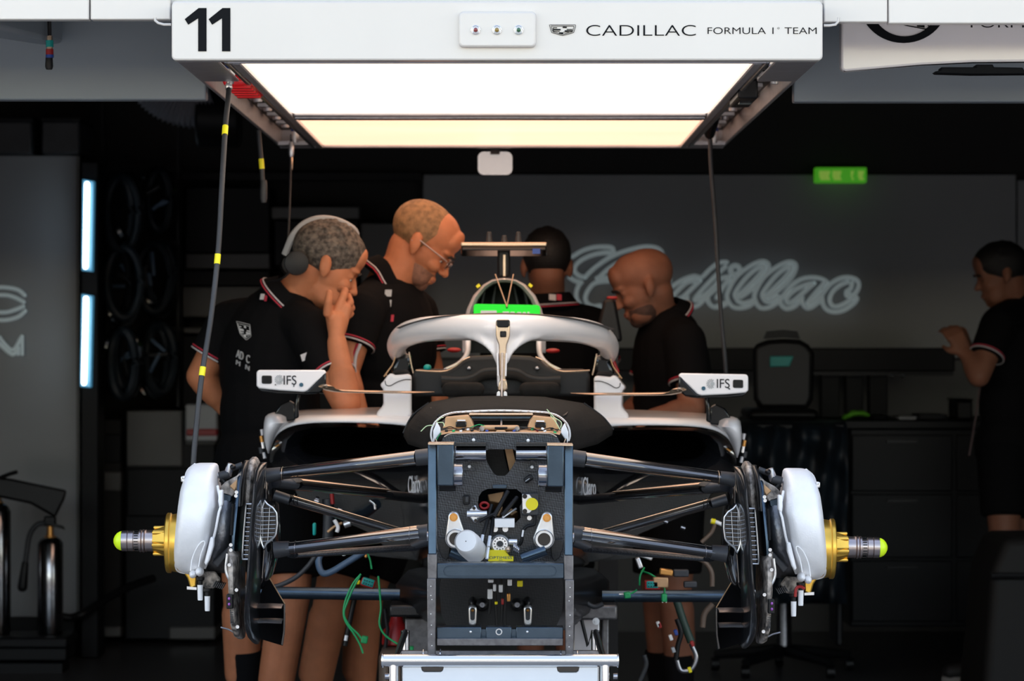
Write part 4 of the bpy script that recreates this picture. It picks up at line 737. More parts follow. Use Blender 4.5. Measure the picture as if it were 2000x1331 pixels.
# --- mirrors
for s in (-1, 1):
    d = 8.3
    m = MB(); m.loft([[S(x, y, dd, s) for x, y in pts] for pts, dd in (([(501, 727), (505, 723), (634, 723), (637, 727), (634, 734), (618, 746), (600, 764), (592, 766), (545, 763), (506, 759), (501, 754)], d), ([(503, 727), (507, 723), (634, 723), (637, 730), (637, 750), (634, 760), (625, 768), (600, 770), (545, 769), (510, 765), (503, 754)], d+.12))]); mr = obj('mirror_housing', m, M['carwhite'], car, bev=.006, seg=3, label='white wing mirror housing')
    m = MB(); m.loft([[S(x, y, dd, s) for x, y in pts] for pts, dd in (([(632, 731), (637, 728), (637.5, 752), (634, 760), (624, 768), (604, 769), (592, 767.5), (603, 761), (616, 748)], d-.002), ([(632, 731), (637, 728), (637.5, 752), (634, 760), (624, 768), (604, 769), (592, 767.5), (603, 761), (616, 748)], d+.13))]); obj('mirror_pod', m, M['gloss_black'], mr, bev=.004, seg=3)
    m = MB(); m.loft([[S(x, y, dd, s) for x, y in ((505, 760), (545, 764.5), (595, 767.5), (626, 769), (600, 771.5), (545, 770), (512, 766))] for dd in (d+.004, d+.13)]); obj('mirror_underside', m, M['gloss_black'], mr, bev=.002)
    m = MB(); m.prism([S(x, y, d-.003, s) for x, y in rrect(511, 734, 531, 750, 3)], (0, .005, 0)); obj('mirror_window', m, M['gloss_black'], mr, bev=.001)
    m = MB(); m.lathe(S(588.5, 752, d-.001, s), (0, -1, 0), [(0, u(d, 4)), (.002, u(d, 4))], 16); obj('mirror_dot', m, M['print_blue'], mr)
    m = MB(); m.lathe(S(538, 752, d-.001, s), (0, -1, 0), [(0, u(d, 1.3)), (.002, u(d, 1.3))], 8); obj('mirror_dot', m, M['print_black'], mr)
    cx = 545.5 if s < 0 else 1388.5; cy = 742 if s < 0 else 750
    for k in range(11):
        a = math.radians(60+k*24); e = 1 if s < 0 else 1
        p0 = P(cx+1+4*math.cos(a), cy-4*math.sin(a), d-.0012); p1 = P(cx+9*math.cos(a), cy-9.4*math.sin(a), d-.0012)
        m = MB(); m.tube([p0, p1], [u(d, .5), u(d, 1.1)], 6); obj('burst_ray', m, M['greysilver'], mr)
    m = MB(); m.lathe(P(cx+3, cy, d-.001), (0, -1, 0), [(0, u(d, 4.2)), (.002, u(d, 4))], 14); obj('burst_core', m, M['greysilver'], mr)
    text('lettering', 'IFS', P(554 if s < 0 else 1400, 752 if s < 0 else 758.5, d-.001), ux, uz, u(d, 25), u(d, 18), M['print_black'], mr, ext=.001)
    m = MB(); m.tube([P(574.5 if s < 0 else 1420.5, 751 if s < 0 else 757, d-.0012), P(573.5 if s < 0 else 1424, 756 if s < 0 else 760, d-.0012)], u(d, .9), 6); obj('lettering_tail', m, M['print_black'], mr)
    m = MB(); m.tube(smooth_path([S(x, y, dd, s) for x, y, dd in ((628, 757, 8.27), (634, 754, 8.27), (643, 760, 8.28), (665, 764, 8.3), (740, 766, 8.35), (800, 767, 8.4), (845, 766, 8.45))], 40), [.010]*6+[.03]*26+[.03-.003*k for k in range(8)], 10, flat=.14, up=(0, 0, 1)); obj('mirror_winglet', m, M['tan'], mr)
    m = MB(); m.loft([[S(x, y, dd, s) for x, y in ((578, 768), (587, 768), (583, 792), (584, 816), (574, 820), (576, 792))] for dd in (8.34, 8.42)]); obj('mirror_strut', m, M['gloss_black'], mr, bev=.004)
    m = MB(); m.loft([[S(x, y, dd, s) for x, y in ((536, 808), (548, 790), (566, 782), (576, 788), (577, 822), (560, 824))] for dd in (8.46, 8.5)]); obj('mirror_base', m, M['gloss_black'], mr, bev=.004)
# --- sidepods
def P3(pts, s): return [S(x, y, dd, s) for x, y, dd in pts]
for s in (-1, 1):
    lip = [(524, 880, 8.5), (532, 860, 8.48), (546, 843, 8.46), (570, 831, 8.46), (610, 825, 8.46), (680, 824, 8.46), (760, 827, 8.45), (838, 836, 8.42)]
    deck1 = [(522, 850, 8.56), (528, 835, 8.54), (550, 824, 8.54), (585, 815, 8.54), (625, 813, 8.54), (690, 813, 8.52), (765, 814, 8.5), (815, 818, 8.48)]
    deck2 = [(524, 842, 8.95), (535, 820, 9.0), (560, 808, 9.0), (592, 803, 9.0), (630, 801, 9.0), (690, 799, 9.0), (750, 798, 9.0), (800, 797, 9.0)]
    m = MB(); m.loft([smooth_path(P3(q, s), 30) for q in (lip, deck1, deck2)], closed=False); o = obj('sidepod_top', m, M['carwhite'], car, angle=60)
    md = o.modifiers.new('s', 'SOLIDIFY'); md.thickness = .006; md.offset = 0
    hs = [(806, 533, 541, .01), (809, 524, 554, .05), (814, 519, 562, .08), (825, 517, 564, .10), (838, 516, 550, .09), (850, 516, 541, .07), (862, 517, 534, .05), (875, 520, 529, .03), (886, 523, 526, .01)]
    slab('sidepod_horn', hs, s, 8.5, .08, M['carwhite'], parent=car, n=26, angle=70)
    oo = [(838, 840), (760, 832), (680, 829), (605, 830), (565, 838), (542, 855), (528, 885), (526, 905), (540, 925), (620, 935), (720, 938), (838, 938)]
    oi = [(830, 852), (760, 844), (680, 840), (612, 843), (590, 852), (584, 866), (588, 880), (604, 890), (650, 896), (720, 901), (780, 904), (830, 905)]
    rs2 = lambda pts, dd: resample([S(x, y, dd, s) for x, y in pts], 60, True)
    mid = [((a[0]*.55+b[0]*.45), (a[1]*.55+b[1]*.45)) for a, b in zip(oo, oi)]
    m = MB(); m.loft([rs2(oo, 8.8), rs2(oo, 8.56), rs2(mid, 8.46), rs2(oi, 8.52), rs2(oi, 8.56)], cap0=False, cap1=False); si = obj('sidepod_inlet', m, M['carbon'], car, angle=60)
    m = MB(); m.loft([rs2(oi, 8.555), rs2([(x*.9+72, y*.9+87) for x, y in oi], 8.95)], cap0=False); obj('inlet_throat', m, M['throat'], si)
    un = [(838, 930), (640, 930), (560, 925), (590, 985), (650, 1010), (720, 1040), (770, 1085), (838, 1100)]
    m = MB(); m.loft([rs2(un, 8.7), rs2(un, 9.0)]); obj('sidepod_undercut', m, M['matcarbon'], car, angle=60)
    m = MB(); m.loft([[S(x, y, dd, s) for x, y in ((600, 1062), (838, 1084), (838, 1098), (600, 1072))] for dd in (8.75, 9.0)]); obj('floor_edge', m, M['matcarbon'], car)
    m = MB(); m.tube(smooth_path(P3([(660, 905, 8.5), (700, 920, 8.46), (740, 940, 8.42), (780, 966, 8.4)], s), 20), .03, 10, flat=.25); obj('turning_vane', m, M['carbon'], car)
    # sponsor script on the chassis flank
    a = S(804, 966, 8.0, s); b = S(827, 962, 7.6, s); ux2 = nrm(b-a) if s < 0 else nrm(S(827, 966, 7.6, s)-S(804, 962, 8.0, s)); st = a if s < 0 else S(827, 966, 7.6, s)
    ux2 = nrm(b-a) if s < 0 else nrm(S(804, 966, 8.0, s)-S(827, 966, 7.6, s))
    text('lettering', 'Claro', st+V3(s*.008, -.01, 0), ux2, uz, np.linalg.norm(b-a), u(7.8, 36), M['print_white'], car, ext=.001)
    for k in range(5):
        m = MB(); xx = 809+k*5; dd = 7.9-k*.05; m.tube([S(xx, 848, dd, s)+V3(s*.006, 0, 0), S(xx+2, 866-k*2, dd, s)+V3(s*.006, 0, 0)], u(7.8, 1.1), 6); obj('lettering_stroke', m, M['print_white'], car)
# shiny bits at the sidepod shoulders
for s in (-1, 1):
    for k, (x, y, r, c) in enumerate(((512, 845, 5, 'steel'), (511, 858, 4, 'orange'), (514, 870, 6, 'chrome'), (510, 880, 5, 'rubber'), (516, 890, 5, 'steel'))):
        m = MB(); m.cyl(S(x-1, y-6, 8.65, s), S(x+1, y+6, 8.65, s), u(8.6, r)); obj('radiator_fitting', m, M[c], car)
# ------------------------------------------------------------------ front corners: hub, brake drum, cooling ducts, arms
def lx(s, prof, py, d, n=32, rot_=0.0):                 # lathe about the axle from pixel (x, radius) pairs
    o = S(prof[0][0], py, d, s); ax = S(prof[-1][0], py, d, s)-o
    L = np.linalg.norm(ax); ax = ax/L; x0 = prof[0][0]; k = L/max(abs(prof[-1][0]-x0), 1e-6)
    m = MB(); m.lathe(o, ax, [(abs(x-x0)*k, u(d, r)) for x, r in prof], n, rot_); return m
HY = 1057
for s in (-1, 1):
    side = 'left' if s < 0 else 'right'
    hub = obj('hub_flange', lx(s, [(326, 30), (326, 57), (328, 59), (334, 59), (335, 57), (337, 56), (350, 58), (360, 60), (372, 58)], 1061, 7.0, 48), M['gold'], car, label='gold anodised hub flange')
    obj('hub_nut', lx(s, [(298, 20), (300, 23), (318, 29), (326, 31)], HY, 7.0, 10), M['gold'], car, angle=20, label='gold faceted wheel nut cone')
    for k in range(6):
        a = PI/3*k+.3; o = S(312, HY, 7.0, s); m = MB(); rr = u(7, 26)
        m.box(o+V3(0, rr*math.cos(a), rr*math.sin(a)), (u(7, 26), u(7, 7), u(7, 9)), rot('X', math.degrees(a))); obj('nut_lug', m, M['gold'], hub, bev=.003)
    ax_ = obj('axle', lx(s, [(237, 17), (238, 20), (249, 20.4), (250, 18.5), (251, 20.2), (261, 20.2), (262, 18), (272, 18), (273, 22), (276, 22), (277, 20), (279, 22.5), (282, 22.5), (283, 20), (285, 22), (288, 21), (300, 21.5), (302, 20)], HY, 7.0, 40), M['titan'], car, label='heat tinted steel axle end')
    for k in range(20):
        a = 2*PI*k/20; o = S(267, HY, 7.0, s); m = MB(); m.box(o+V3(0, u(7, 18.2)*math.cos(a), u(7, 18.2)*math.sin(a)), (u(7, 8), u(7, 3), u(7, 2)), rot('X', math.degrees(a))); obj('spline_tooth', m, M['gloss_black'], ax_)
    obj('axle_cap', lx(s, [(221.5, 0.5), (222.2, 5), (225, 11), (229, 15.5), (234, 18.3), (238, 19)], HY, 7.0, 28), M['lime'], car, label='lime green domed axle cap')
    # silver drum
    ys = [(905.5, 386, 419), (907, 378, 422.5), (911, 373, 424.5), (920, 368, 425), (935, 363, 425.5), (950, 359, 427), (957, 357.5, 428), (985, 354, 431), (1000, 352.5, 428), (1030, 349.5, 422), (1056, 347, 417), (1075, 345.5, 411), (1092, 345, 406), (1104, 347, 402), (1112, 352, 398), (1118, 360, 391), (1121, 368, 384)]
    sl = [(y, a, b, .015+.122*math.sqrt(max(0, 1-((y-1013)/108.5)**2))) for y, a, b in ys]
    dr = slab('brake_drum', sl, s, 7.0, .1, M['silver'], e=4.2, parent=car, n=44, angle=60, label='silver foil covered brake drum')
    edge = smooth_path([S(x, y, 6.88+.00001*(y-1013)**2*.9, s) for x, y in ((381, 907), (366, 921), (359, 950), (355, 985), (351, 1025), (347, 1068), (346, 1092), (343, 1104), (348, 1116), (366, 1121))], 40)
    m = MB(); m.tube(edge, u(7, 2.3), 8); obj('drum_bead', m, M['silver'], dr)
    seam = smooth_path([S(x-6 if False else x, y, 6.885+.000009*(y-1013)**2, s) for x, y in ((425, 950), (431, 985), (427, 1004), (421, 1036), (415, 1060), (408, 1090), (400, 1110))], 30)
    m = MB(); m.tube(seam, u(7, 2.6), 8); obj('drum_seam', m, M['silver'], dr)
    for q in (((427, 958), (435, 958), (435, 987), (428, 994), (426, 980)), ((411, 1049), (418, 1052), (417, 1068), (408, 1096), (402, 1106), (399, 1100))):
        m = MB(); m.prism([S(x, y, 6.885, s) for x, y in q], (0, .03, 0)); obj('drum_tab', m, M['silver'], dr, bev=.003)
    for q in ((358, 936), (345, 1086)):
        m = MB(); m.box(S(q[0], q[1], 6.93, s), (u(7, 8), .02, u(7, 11))); m.cyl(S(q[0], q[1]-3, 6.915, s), S(q[0], q[1]-3, 6.935, s), u(7, 3)); obj('drum_clip', m, M['alu'], dr, bev=.002)
    m = MB(); m.tube(smooth_path([S(x, y, 6.875, s) for x, y in ((372, 1116), (376, 1090), (386, 1068), (396, 1058), (400, 1062), (392, 1085), (388, 1108))], 24), u(7, 1.1), 6); obj('drum_crease', m, M['silver'], dr)
    m = MB(); m.ell(S(377, 1122, 6.93, s), (u(7, 7), .03, u(7, 8))); m.ell(S(390, 1117, 6.93, s), (u(7, 8), .03, u(7, 9))); obj('drum_spout', m, M['silver'], dr)
    # inner carrier and upright
    sl = [(952, 424, 448, .05), (962, 424, 462, .08), (985, 424, 468, .10), (1020, 418, 466, .11), (1060, 410, 462, .11), (1090, 404, 458, .09), (1110, 404, 455, .06), (1118, 410, 452, .03)]
    up = slab('upright', sl, s, 7.06, .1, M['foil'], parent=car, e=3, n=26)
    m = MB(); m.loft([[S(x, y, dd, s) for x, y in pts] for pts, dd in (([(414, 1100), (462, 1052), (464, 1064), (425, 1110)], 6.94), ([(414, 1100), (462, 1052), (464, 1064), (425, 1110)], 7.0))]); obj('upright_strut', m, M['rubber'], up, bev=.003)
    for a, b, r, c in (((428, 931), (448, 926), 9, 'rubber'), ((424, 929), (432, 928), 6, 'steel'), ((444, 930), (452, 906), 8, 'steel'), ((432, 936), (440, 945), 6, 'black'), ((452, 916), (474, 908), 6, 'rubber')):
        m = MB(); m.tube([S(*a, 7.0, s), S(*b, 7.0, s)], u(7, r), 14); obj('caliper_fitting', m, M[c], up, bev=.0015)
    m = MB(); m.ell(S(455, 913, 6.97, s), (u(7, 6), .015, u(7, 6))); obj('caliper_nut', m, M['black'], up)
    m = MB(); m.prism([S(x, y, 6.97, s) for x, y in ((430, 952), (440, 942), (462, 930), (476, 916), (474, 940), (462, 962), (452, 972), (436, 968))], (0, .04, 0)); obj('caliper_bracket', m, M['worn'], up, bev=.003)
    m = MB(); m.prism([S(x, y, 6.965, s) for x, y in ((448, 950), (464, 936), (466, 946), (458, 960))], (0, .02, 0)); obj('bracket_window', m, M['bronze'], up, bev=.002)
    m = MB(); m.prism([S(x, y, 6.97, s) for x, y in ((434, 960), (454, 966), (452, 980), (444, 986), (434, 978))], (0, .03, 0)); obj('hose_guide', m, M['frame'], up, bev=.003)
    # plates of the brake duct
    cp = slab('duct_plate', [(912, 471, 486, .06), (930, 467, 484, .10), (960, 465, 482, .12), (1000, 463, 478, .13), (1040, 459, 475, .14), (1080, 456, 473, .14), (1110, 455, 472, .14)], s, 7.06, .1, M['frame'], parent=car, e=3)
    lp = slab('duct_plate', [(1064, 450, 463, .10), (1080, 450, 474, .13), (1110, 450, 474, .14), (1150, 453, 474, .14), (1190, 455, 474, .13), (1215, 456, 475, .12), (1238, 460, 477, .08), (1246, 466, 478, .04)], s, 7.02, .1, M['worn'], parent=car, e=3)
    slab('duct_crown', [(893, 493, 500, .02), (897, 489, 503, .05), (906, 486, 506, .08), (930, 482, 505, .10), (960, 480, 503, .10), (984, 479, 501, .10)], s, 7.05, .1, M['worn'], parent=car, e=3)
    slab('duct_spine', [(900, 478, 488, .03), (915, 476, 485, .08), (950, 473, 482, .11), (985, 471, 480, .11)], s, 7.0, .1, M['matcarbon'], parent=car, e=3)
    for x, y in ((462, 962), (461, 969), (451, 1065), (451, 1075), (448, 1104), (462, 1153), (464, 1225)):
        m = MB(); m.lathe(S(x, y, 6.88, s), (0, -1, 0), [(0, u(7, 3.6)), (.003, u(7, 3.4)), (.003, u(7, 1.6)), (.001, u(7, 1.2))], 12); obj('rivet', m, M['alu'], lp)
    m = MB(); m.tube(smooth_path([S(x, y, 6.89, s) for x, y in ((444, 1082), (441, 1110), (444, 1125), (452, 1138))], 14), u(7, 2.6), 8); obj('plate_rim', m, M['alu'], lp)
    m = MB(); m.tube([S(456, 985, 6.92, s), S(454, 1000, 6.92, s), S(452, 1046, 6.92, s)], u(7, 3), 8); obj('duct_bead', m, M['black'], cp)
    m = MB(); m.prism([S(x, y, 6.87, s) for x, y in rrect(442, 1162, 455, 1190, 2)], (0, .03, 0)); sb = obj('tyre_sensor', m, M['black'], car, bev=.002)
    for y in (1170, 1181):
        m = MB(); m.ell(S(447.5, y, 6.868, s), (u(7, 2.6), .003, u(7, 3))); obj('sensor_eye', m, mat('violet_lens', (.35, .08, .45), .1, coat=1), sb)
    for k in range(8):
        m = MB(); m.box(S(453.5, 1193+k*3.4, 6.9, s), (u(7, 6), .02, u(7, 1.8))); obj('comb_tooth', m, M['rubber'], lp)
    m = MB(); m.tube([S(431, 1226, 6.95, s), S(446, 1230, 6.95, s), S(459, 1237, 6.95, s)], u(7, 1.8), 8); obj('lock_wire', m, M['steel'], lp)
    # first inlet, with its grille
    q = [S(x, y, 6.93, s) for x, y in ((481, 985), (501, 985), (499, 1030), (493, 1093), (473, 1093), (476, 1045))]
    m = MB(); m.prism([p+V3(0, .02, 0) for p in q], (0, .1, 0)); obj('inlet_duct', m, M['gloss_black'], car)
    m = MB(); m.tube(resample(q, 40, True), u(7, 1.8), 8, closed=True); fr = obj('inlet_frame', m, M['alu'], car)
    m = MB()
    for k in range(1, 12): y = 985+k*9; t = k*9/108; m.tube([S(481-8*t, y, 6.934, s), S(501-8*t, y, 6.934, s)], u(7, .9), 6)
    m.tube([S(496, 985, 6.936, s), S(493, 1012, 6.936, s)], u(7, .8), 6); m.tube([S(487, 1075, 6.936, s), S(486, 1092, 6.936, s)], u(7, .8), 6)
    obj('grille', m, M['alu'], fr)
    # tall fence and its lower winglets
    fs = [(904, 511, 521, .02), (908, 507, 520, .05), (918, 504, 517, .09), (945, 501, 514, .12), (985, 499, 511, .14), (1030, 496, 508, .15), (1080, 493, 507, .15), (1120, 490, 505, .15), (1160, 486.5, 503, .15), (1195, 483, 503, .14), (1220, 483.5, 505, .12), (1240, 489, 507, .09), (1252, 496, 507, .05), (1258, 501, 505, .015)]
    fe = slab('duct_fence', [(y, a-3, b+1, h) for y, a, b, h in fs], s, 6.98, .1, M['fence'], parent=car, e=2.2, n=24, angle=70, label='tall curved gloss carbon duct fence')
    fa = slab('duct_fairing', [(925, 511, 524, .03), (940, 510, 530, .06), (965, 510, 536, .09), (990, 509, 543, .11), (1030, 507, 546, .12), (1065, 507, 546, .12), (1095, 505, 541, .10), (1125, 503, 532, .07), (1150, 502, 514, .03)], s, 7.12, .1, M['carbon'], parent=car, e=2.2, n=24, angle=70)
    q = [(517, 979), (521, 985), (533, 993), (540, 1003), (541, 1025), (538, 1046), (530, 1055), (520, 1062), (515, 1072), (510, 1060), (507.5, 1046), (508.5, 1015), (511, 993)]
    m = MB(); m.prism([S(x, y, 7.0, s) for x, y in q], (0, .06, 0)); obj('inlet_duct', m, M['gloss_black'], car)
    m = MB(); m.tube(resample([S(x, y, 6.985, s) for x, y in q], 50, True), u(7, 2.2), 8, closed=True); fr = obj('inlet_frame', m, M['alu'], car)
    m = MB()
    for k in range(9): y = 993+k*8; m.tube([S(509.5, y+1, 6.99, s), S(539.5 if 0 < k < 7 else 533, y, 6.99, s)], u(7, .8), 6)
    m.tube([S(527, 989, 6.988, s), S(523, 1058, 6.988, s)], u(7, .9), 6); m.tube([S(514, 988, 6.988, s), S(513, 1062, 6.988, s)], u(7, .5), 6)
    obj('grille', m, M['alu'], fr)
    for q in (((518, 905), (520, 975)), ((516, 1075), (512, 1130))):
        m = MB(); m.tube([S(*q[0], 6.99, s), S(*q[1], 6.99, s)], u(7, 1.2), 6); obj('fairing_crease', m, M['carbon'], fa)
    m = MB(); m.loft([[S(x, y, dd, s) for x, y in ((516, 1140), (527, 1130), (557, 1181), (556, 1235), (552, 1262), (502, 1247), (502, 1180))] for dd in (7.16, 7.175)]); wb = obj('winglet_back', m, M['throat'], car)
    m = MB(); m.loft([[S(x, y, dd, s) for x, y in ((553.5, 1181), (557, 1180), (557.5, 1205), (556.5, 1236), (552.5, 1262), (548.5, 1260), (552.5, 1234), (553.5, 1205))] for dd in (6.93, 7.18)]); obj('winglet_endplate', m, M['gloss_black'], wb, bev=.001)
    m = MB(); m.tube([S(527, 1131, 6.99, s), S(543, 1158, 6.96, s), S(556, 1180, 6.93, s)], u(7, 1.1), 6); obj('winglet_edge', m, M['bronze'], wb)
    for y, c in ((1184, 'steel'), (1213, 'alu')):
        m = MB(); m.tube(smooth_path([S(x, yy, 7.0, s) for x, yy in ((496, y-10), (499, y-3), (504, y), (525, y), (553, y+1))], 20), .05, 10, flat=.075); obj('winglet_slat', m, M[c], wb)
    for q in (((480, 1146), (491, 1160)), ((479, 1172), (488, 1185))):
        m = MB(); m.cyl(S(q[0][0], q[0][1], 7.0, s), S(q[1][0], q[0][1]+3, 7.0, s), u(7, 7)); obj('spacer', m, M['alu'], car)
    # gold caliper foot, bleed nipples
    m = MB(); m.loft([[S(x, y, dd, s) for x, y in ((346, 1100), (380, 1112), (384, 1130), (383, 1147), (372, 1150), (366, 1130))] for dd in (6.98, 7.08)]); cf = obj('caliper_foot', m, M['gold'], car, bev=.003)
    m = MB(); m.loft([[S(x, y, dd, s) for x, y in ((365, 1146), (384, 1148), (384, 1153), (365, 1152))] for dd in (6.96, 7.08)]); obj('foot_pad', m, M['alu'], cf)
    m = MB(); m.loft([[S(x, y, dd, s) for x, y in ((386, 1118), (420, 1116), (432, 1132), (420, 1150), (402, 1150), (388, 1140))] for dd in (6.99, 7.06)]); obj('caliper_end', m, M['worn'], cf, bev=.004)
    for k in range(6):
        m = MB(); m.box(S(420+k*3.4, 1140+k*1.0, 6.99, s), (u(7, 1.6), .04, u(7, 12)), rot('Y', -s*30)); obj('cooling_rib', m, M['rubber'], cf)
    for x, y0, y1 in ((391, 1128, 1173), (405, 1150, 1194)):
        m = MB(); m.lathe(S(x, y0, 6.96, s), (0, 0, -1), [(0, u(7, 8.5)), (u(7, 5), u(7, 8.5)), (u(7, 7), u(7, 5)), (u(7, 16), u(7, 4.6))], 16); np_ = obj('bleed_nipple', m, M['black'], cf)
        m = MB(); m.lathe(S(x, y0+15, 6.96, s), (0, 0, -1), [(0, u(7, 5.6)), (u(7, y1-y0-18), u(7, 5.0)), (u(7, y1-y0-15), u(7, 4.6))], 16); obj('nipple_cap', m, M['whiteplastic'], car, label='translucent bleed cap')
    if s > 0:
        m = MB(); m.tube(smooth_path([S(x, y, 6.95, s) for x, y in ((383, 1140), (392, 1136), (400, 1140), (402, 1156))], 12), u(7, 3), 8); obj('red_clip', m, M['redpaint'], cf)
    # suspension arms
    def arm(name, a, b, h0, h1, rd, mt, n=14, seg=16, parent=car):
        A, B = S(*a, s), S(*b, s); t = np.linspace(0, 1, seg); pts = [A+(B-A)*k for k in t]; m = MB(); rings = []
        tt = nrm(B-A); e1, e2 = frame(tt)
        for k, p in zip(t, pts):
            h = u(7, h0+(h1-h0)*k); r = u(7, rd); ring = []
            for j in range(n):
                q = 2*PI*j/n; ring.append(p+e1*r*math.cos(q)+e2*h*math.sin(q))
            rings.append(ring)
        m.loft(rings); return obj(name, m, M[mt] if isinstance(mt, str) else mt, parent, angle=60)
    w1 = arm('upper_wishbone', (546, 926, 7.04), (815, 894.5, 6.99), 12, 14.5, 34, 'carbon')
    arm('arm_socket', (812, 895, 6.99), (837, 892.5, 6.99), 16, 16.5, 30, 'rubber', parent=w1)
    arm('arm_boot', (520, 930, 7.03), (549, 925.5, 7.03), 15, 13, 26, 'rubber', parent=w1)
    m = MB(); A = S(552, 925.5, 7.03, s); m.tube([A+V3(0, u(7, 35)*math.cos(q), u(7, 13)*math.sin(q)) for q in np.linspace(0, 2*PI, 25)[:-1]], u(7, .8), 6, closed=True); obj('arm_band', m, M['tan'], w1)
    w2 = arm('upper_rear_wishbone', (570, 947, 7.15), (748, 966, 7.5), 11, 8, 26, 'carbon')
    arm('upper_rear_wishbone_inner', (745, 966, 7.5), (836, 976, 7.62), 10, 10, 24, 'matcarbon', parent=w2)
    arm('arm_top_glint', (573, 938.5, 7.13), (746, 957.5, 7.48), 5, 3, 22, 'tan', parent=w2)  # tan strip laid on to paint the lamp's reflection along the arm
    arm('arm_boot', (538, 942, 7.12), (574, 947, 7.15), 12, 11, 22, 'rubber', parent=w2)
    w3 = arm('push_rod', (562, 976, 7.05), (790, 1042, 7.2), 9, 8.5, 20, 'carbon')
    arm('arm_top_glint', (567, 969.5, 7.04), (775, 1031.5, 7.18), 2.6, 2.0, 15, 'tan', parent=w3)  # strip imitating the warm reflection on top of the rod
    arm('arm_boot', (536, 968, 7.05), (566, 977, 7.05), 11, 10, 22, 'rubber', parent=w3)
    for k in (575, 582):
        m = MB(); A = S(k, 972+(k-562)*.29, 7.05, s); m.tube([A+V3(0, u(7, 21)*math.cos(q), u(7, 9.6)*math.sin(q)) for q in np.linspace(0, 2*PI, 21)[:-1]], u(7, .9), 6, closed=True); obj('arm_band', m, M['black'], w3)
    w4 = arm('lower_wishbone', (560, 1072, 6.99), (818, 1041, 6.99), 11.5, 12, 30, 'carbon')
    arm('arm_socket', (815, 1041, 6.99), (836, 1039, 6.99), 14, 15, 26, 'rubber', parent=w4)
    arm('arm_top_glint', (650, 1053, 7.02), (820, 1029, 7.02), 2.2, 3.2, 16, 'tan', parent=w4)  # warm reflection drawn as a thin tan strip
    arm('arm_boot', (536, 1075, 6.99), (566, 1071.5, 6.99), 17, 14, 30, 'rubber', parent=w4)
    for k in (577, 800):
        m = MB(); A = S(k, 1072-(k-560)*.12, 6.99, s); m.tube([A+V3(0, u(7, 31)*math.cos(q), u(7, 12.4)*math.sin(q)) for q in np.linspace(0, 2*PI, 25)[:-1]], u(7, .8), 6, closed=True); obj('arm_band', m, M['steel'], w4)
    w5 = arm('lower_rear_wishbone', (570, 1084, 7.18), (808, 1070, 7.45), 7, 7.5, 20, 'rawcarbon')
    arm('arm_socket', (804, 1068, 7.44), (836, 1056, 7.44), 8, 12, 18, 'rubber', parent=w5)

# hoses, plugs and trailing wires around the radiators
def hose(name, pts, r, c, n=30, lab=None):
    m = MB(); m.tube(smooth_path([P(*p) for p in pts], n), r, 10); return obj(name, m, M[c], car, **({'label': lab} if lab else {}))
hose('coolant_hose', [(632, 1075, 8.4), (622, 1095, 8.38), (628, 1118, 8.36), (644, 1119, 8.35), (680, 1098, 8.35), (712, 1078, 8.36)], u(8.4, 6.5), 'bluehose', lab='blue grey coolant hose bent in a loop')
hose('brake_hose', [(622, 1078, 8.3), (600, 1108, 8.3), (575, 1130, 8.3), (540, 1146, 8.3), (510, 1150, 8.3)], u(8.3, 5), 'rubber')
for pts in ([(705, 1122, 8.0), (690, 1140, 8.0), (676, 1170, 8.0), (671, 1195, 8.0), (675, 1215, 8.0), (692, 1240, 8.0), (704, 1262, 8.0), (709, 1277, 8.0)], [(703, 1126, 8.0), (690, 1150, 8.0), (678, 1178, 8.0), (672, 1200, 8.0), (682, 1222, 8.0), (698, 1238, 8.0), (706, 1248, 8.0)],
            [(739, 1126, 8.0), (742, 1160, 8.0), (744, 1190, 8.0), (741, 1218, 8.0), (749, 1238, 8.0), (766, 1252, 8.0), (782, 1261, 8.0), (800, 1266, 8.0)], [(718, 1082, 8.1), (723, 1095, 8.1), (726, 1112, 8.1)]): hose('sensor_wire', pts, u(8, 2.0), 'green')
for x, y, w_, h_, c, a in ((712, 1250, 13, 14, 'green', 10), (801, 1269, 14, 12, 'green', 0), (719, 1138, 24, 14, 'teal', 18), (719, 1139.5, 28, 16, 'redpaint', 18), (699, 1138, 9, 8, 'yellow', 0), (650, 1075, 26, 16, 'teal', 0), (664, 1077, 5, 13, 'whiteplastic', 0), (672, 1080, 8, 12, 'whiteplastic', 0), (614, 1034, 6, 24, 'teal', 0), (700, 1076, 6, 6, 'yellow', 0), (715, 1087, 6, 6, 'orange', 0),
                           (1274, 1142, 24, 14, 'teal', 0), (1274, 1143, 31, 18, 'redpaint', 0), (1225, 1163, 13, 12, 'green', -10), (1297, 1168, 11, 16, 'green', 0), (1301, 1118, 26, 12, 'orange', 8), (1260, 1086, 30, 10, 'alu', 20), (1248, 1100, 10, 22, 'alu', -20), (1330, 1120, 30, 14, 'rubber', 0), (1348, 1142, 26, 12, 'rubber', 0), (1290, 1138, 30, 20, 'bronze', 0)):
    d = 8.05 if c != 'redpaint' else 8.052
    m = MB(); m.box(P(x, y, d), (u(8, w_), .03, u(8, h_)), rot('Y', a)); o = obj('plug', m, M[c], car, bev=.003)
    if c == 'teal' and h_ == 14:
        for k in range(8): m = MB(); q = rot('Y', a) @ V3(u(8, (k % 4-1.5)*5), -.016, u(8, 3 if k < 4 else -3)); m.box(P(x, y, d)+q, (u(8, 2), .003, u(8, 2)), rot('Y', a)); obj('plug_pin', m, M['black'], o)
for x in (1221, 1226, 1294, 1301):
    m = MB(); m.cyl(P(x-(12 if x < 1260 else 0), 1162+(16 if x > 1260 else 0), 8.05), P(x, 1162+(8 if x > 1260 else 0), 8.05), u(8, 1.6)); obj('plug_pin', m, M['alu'], car)
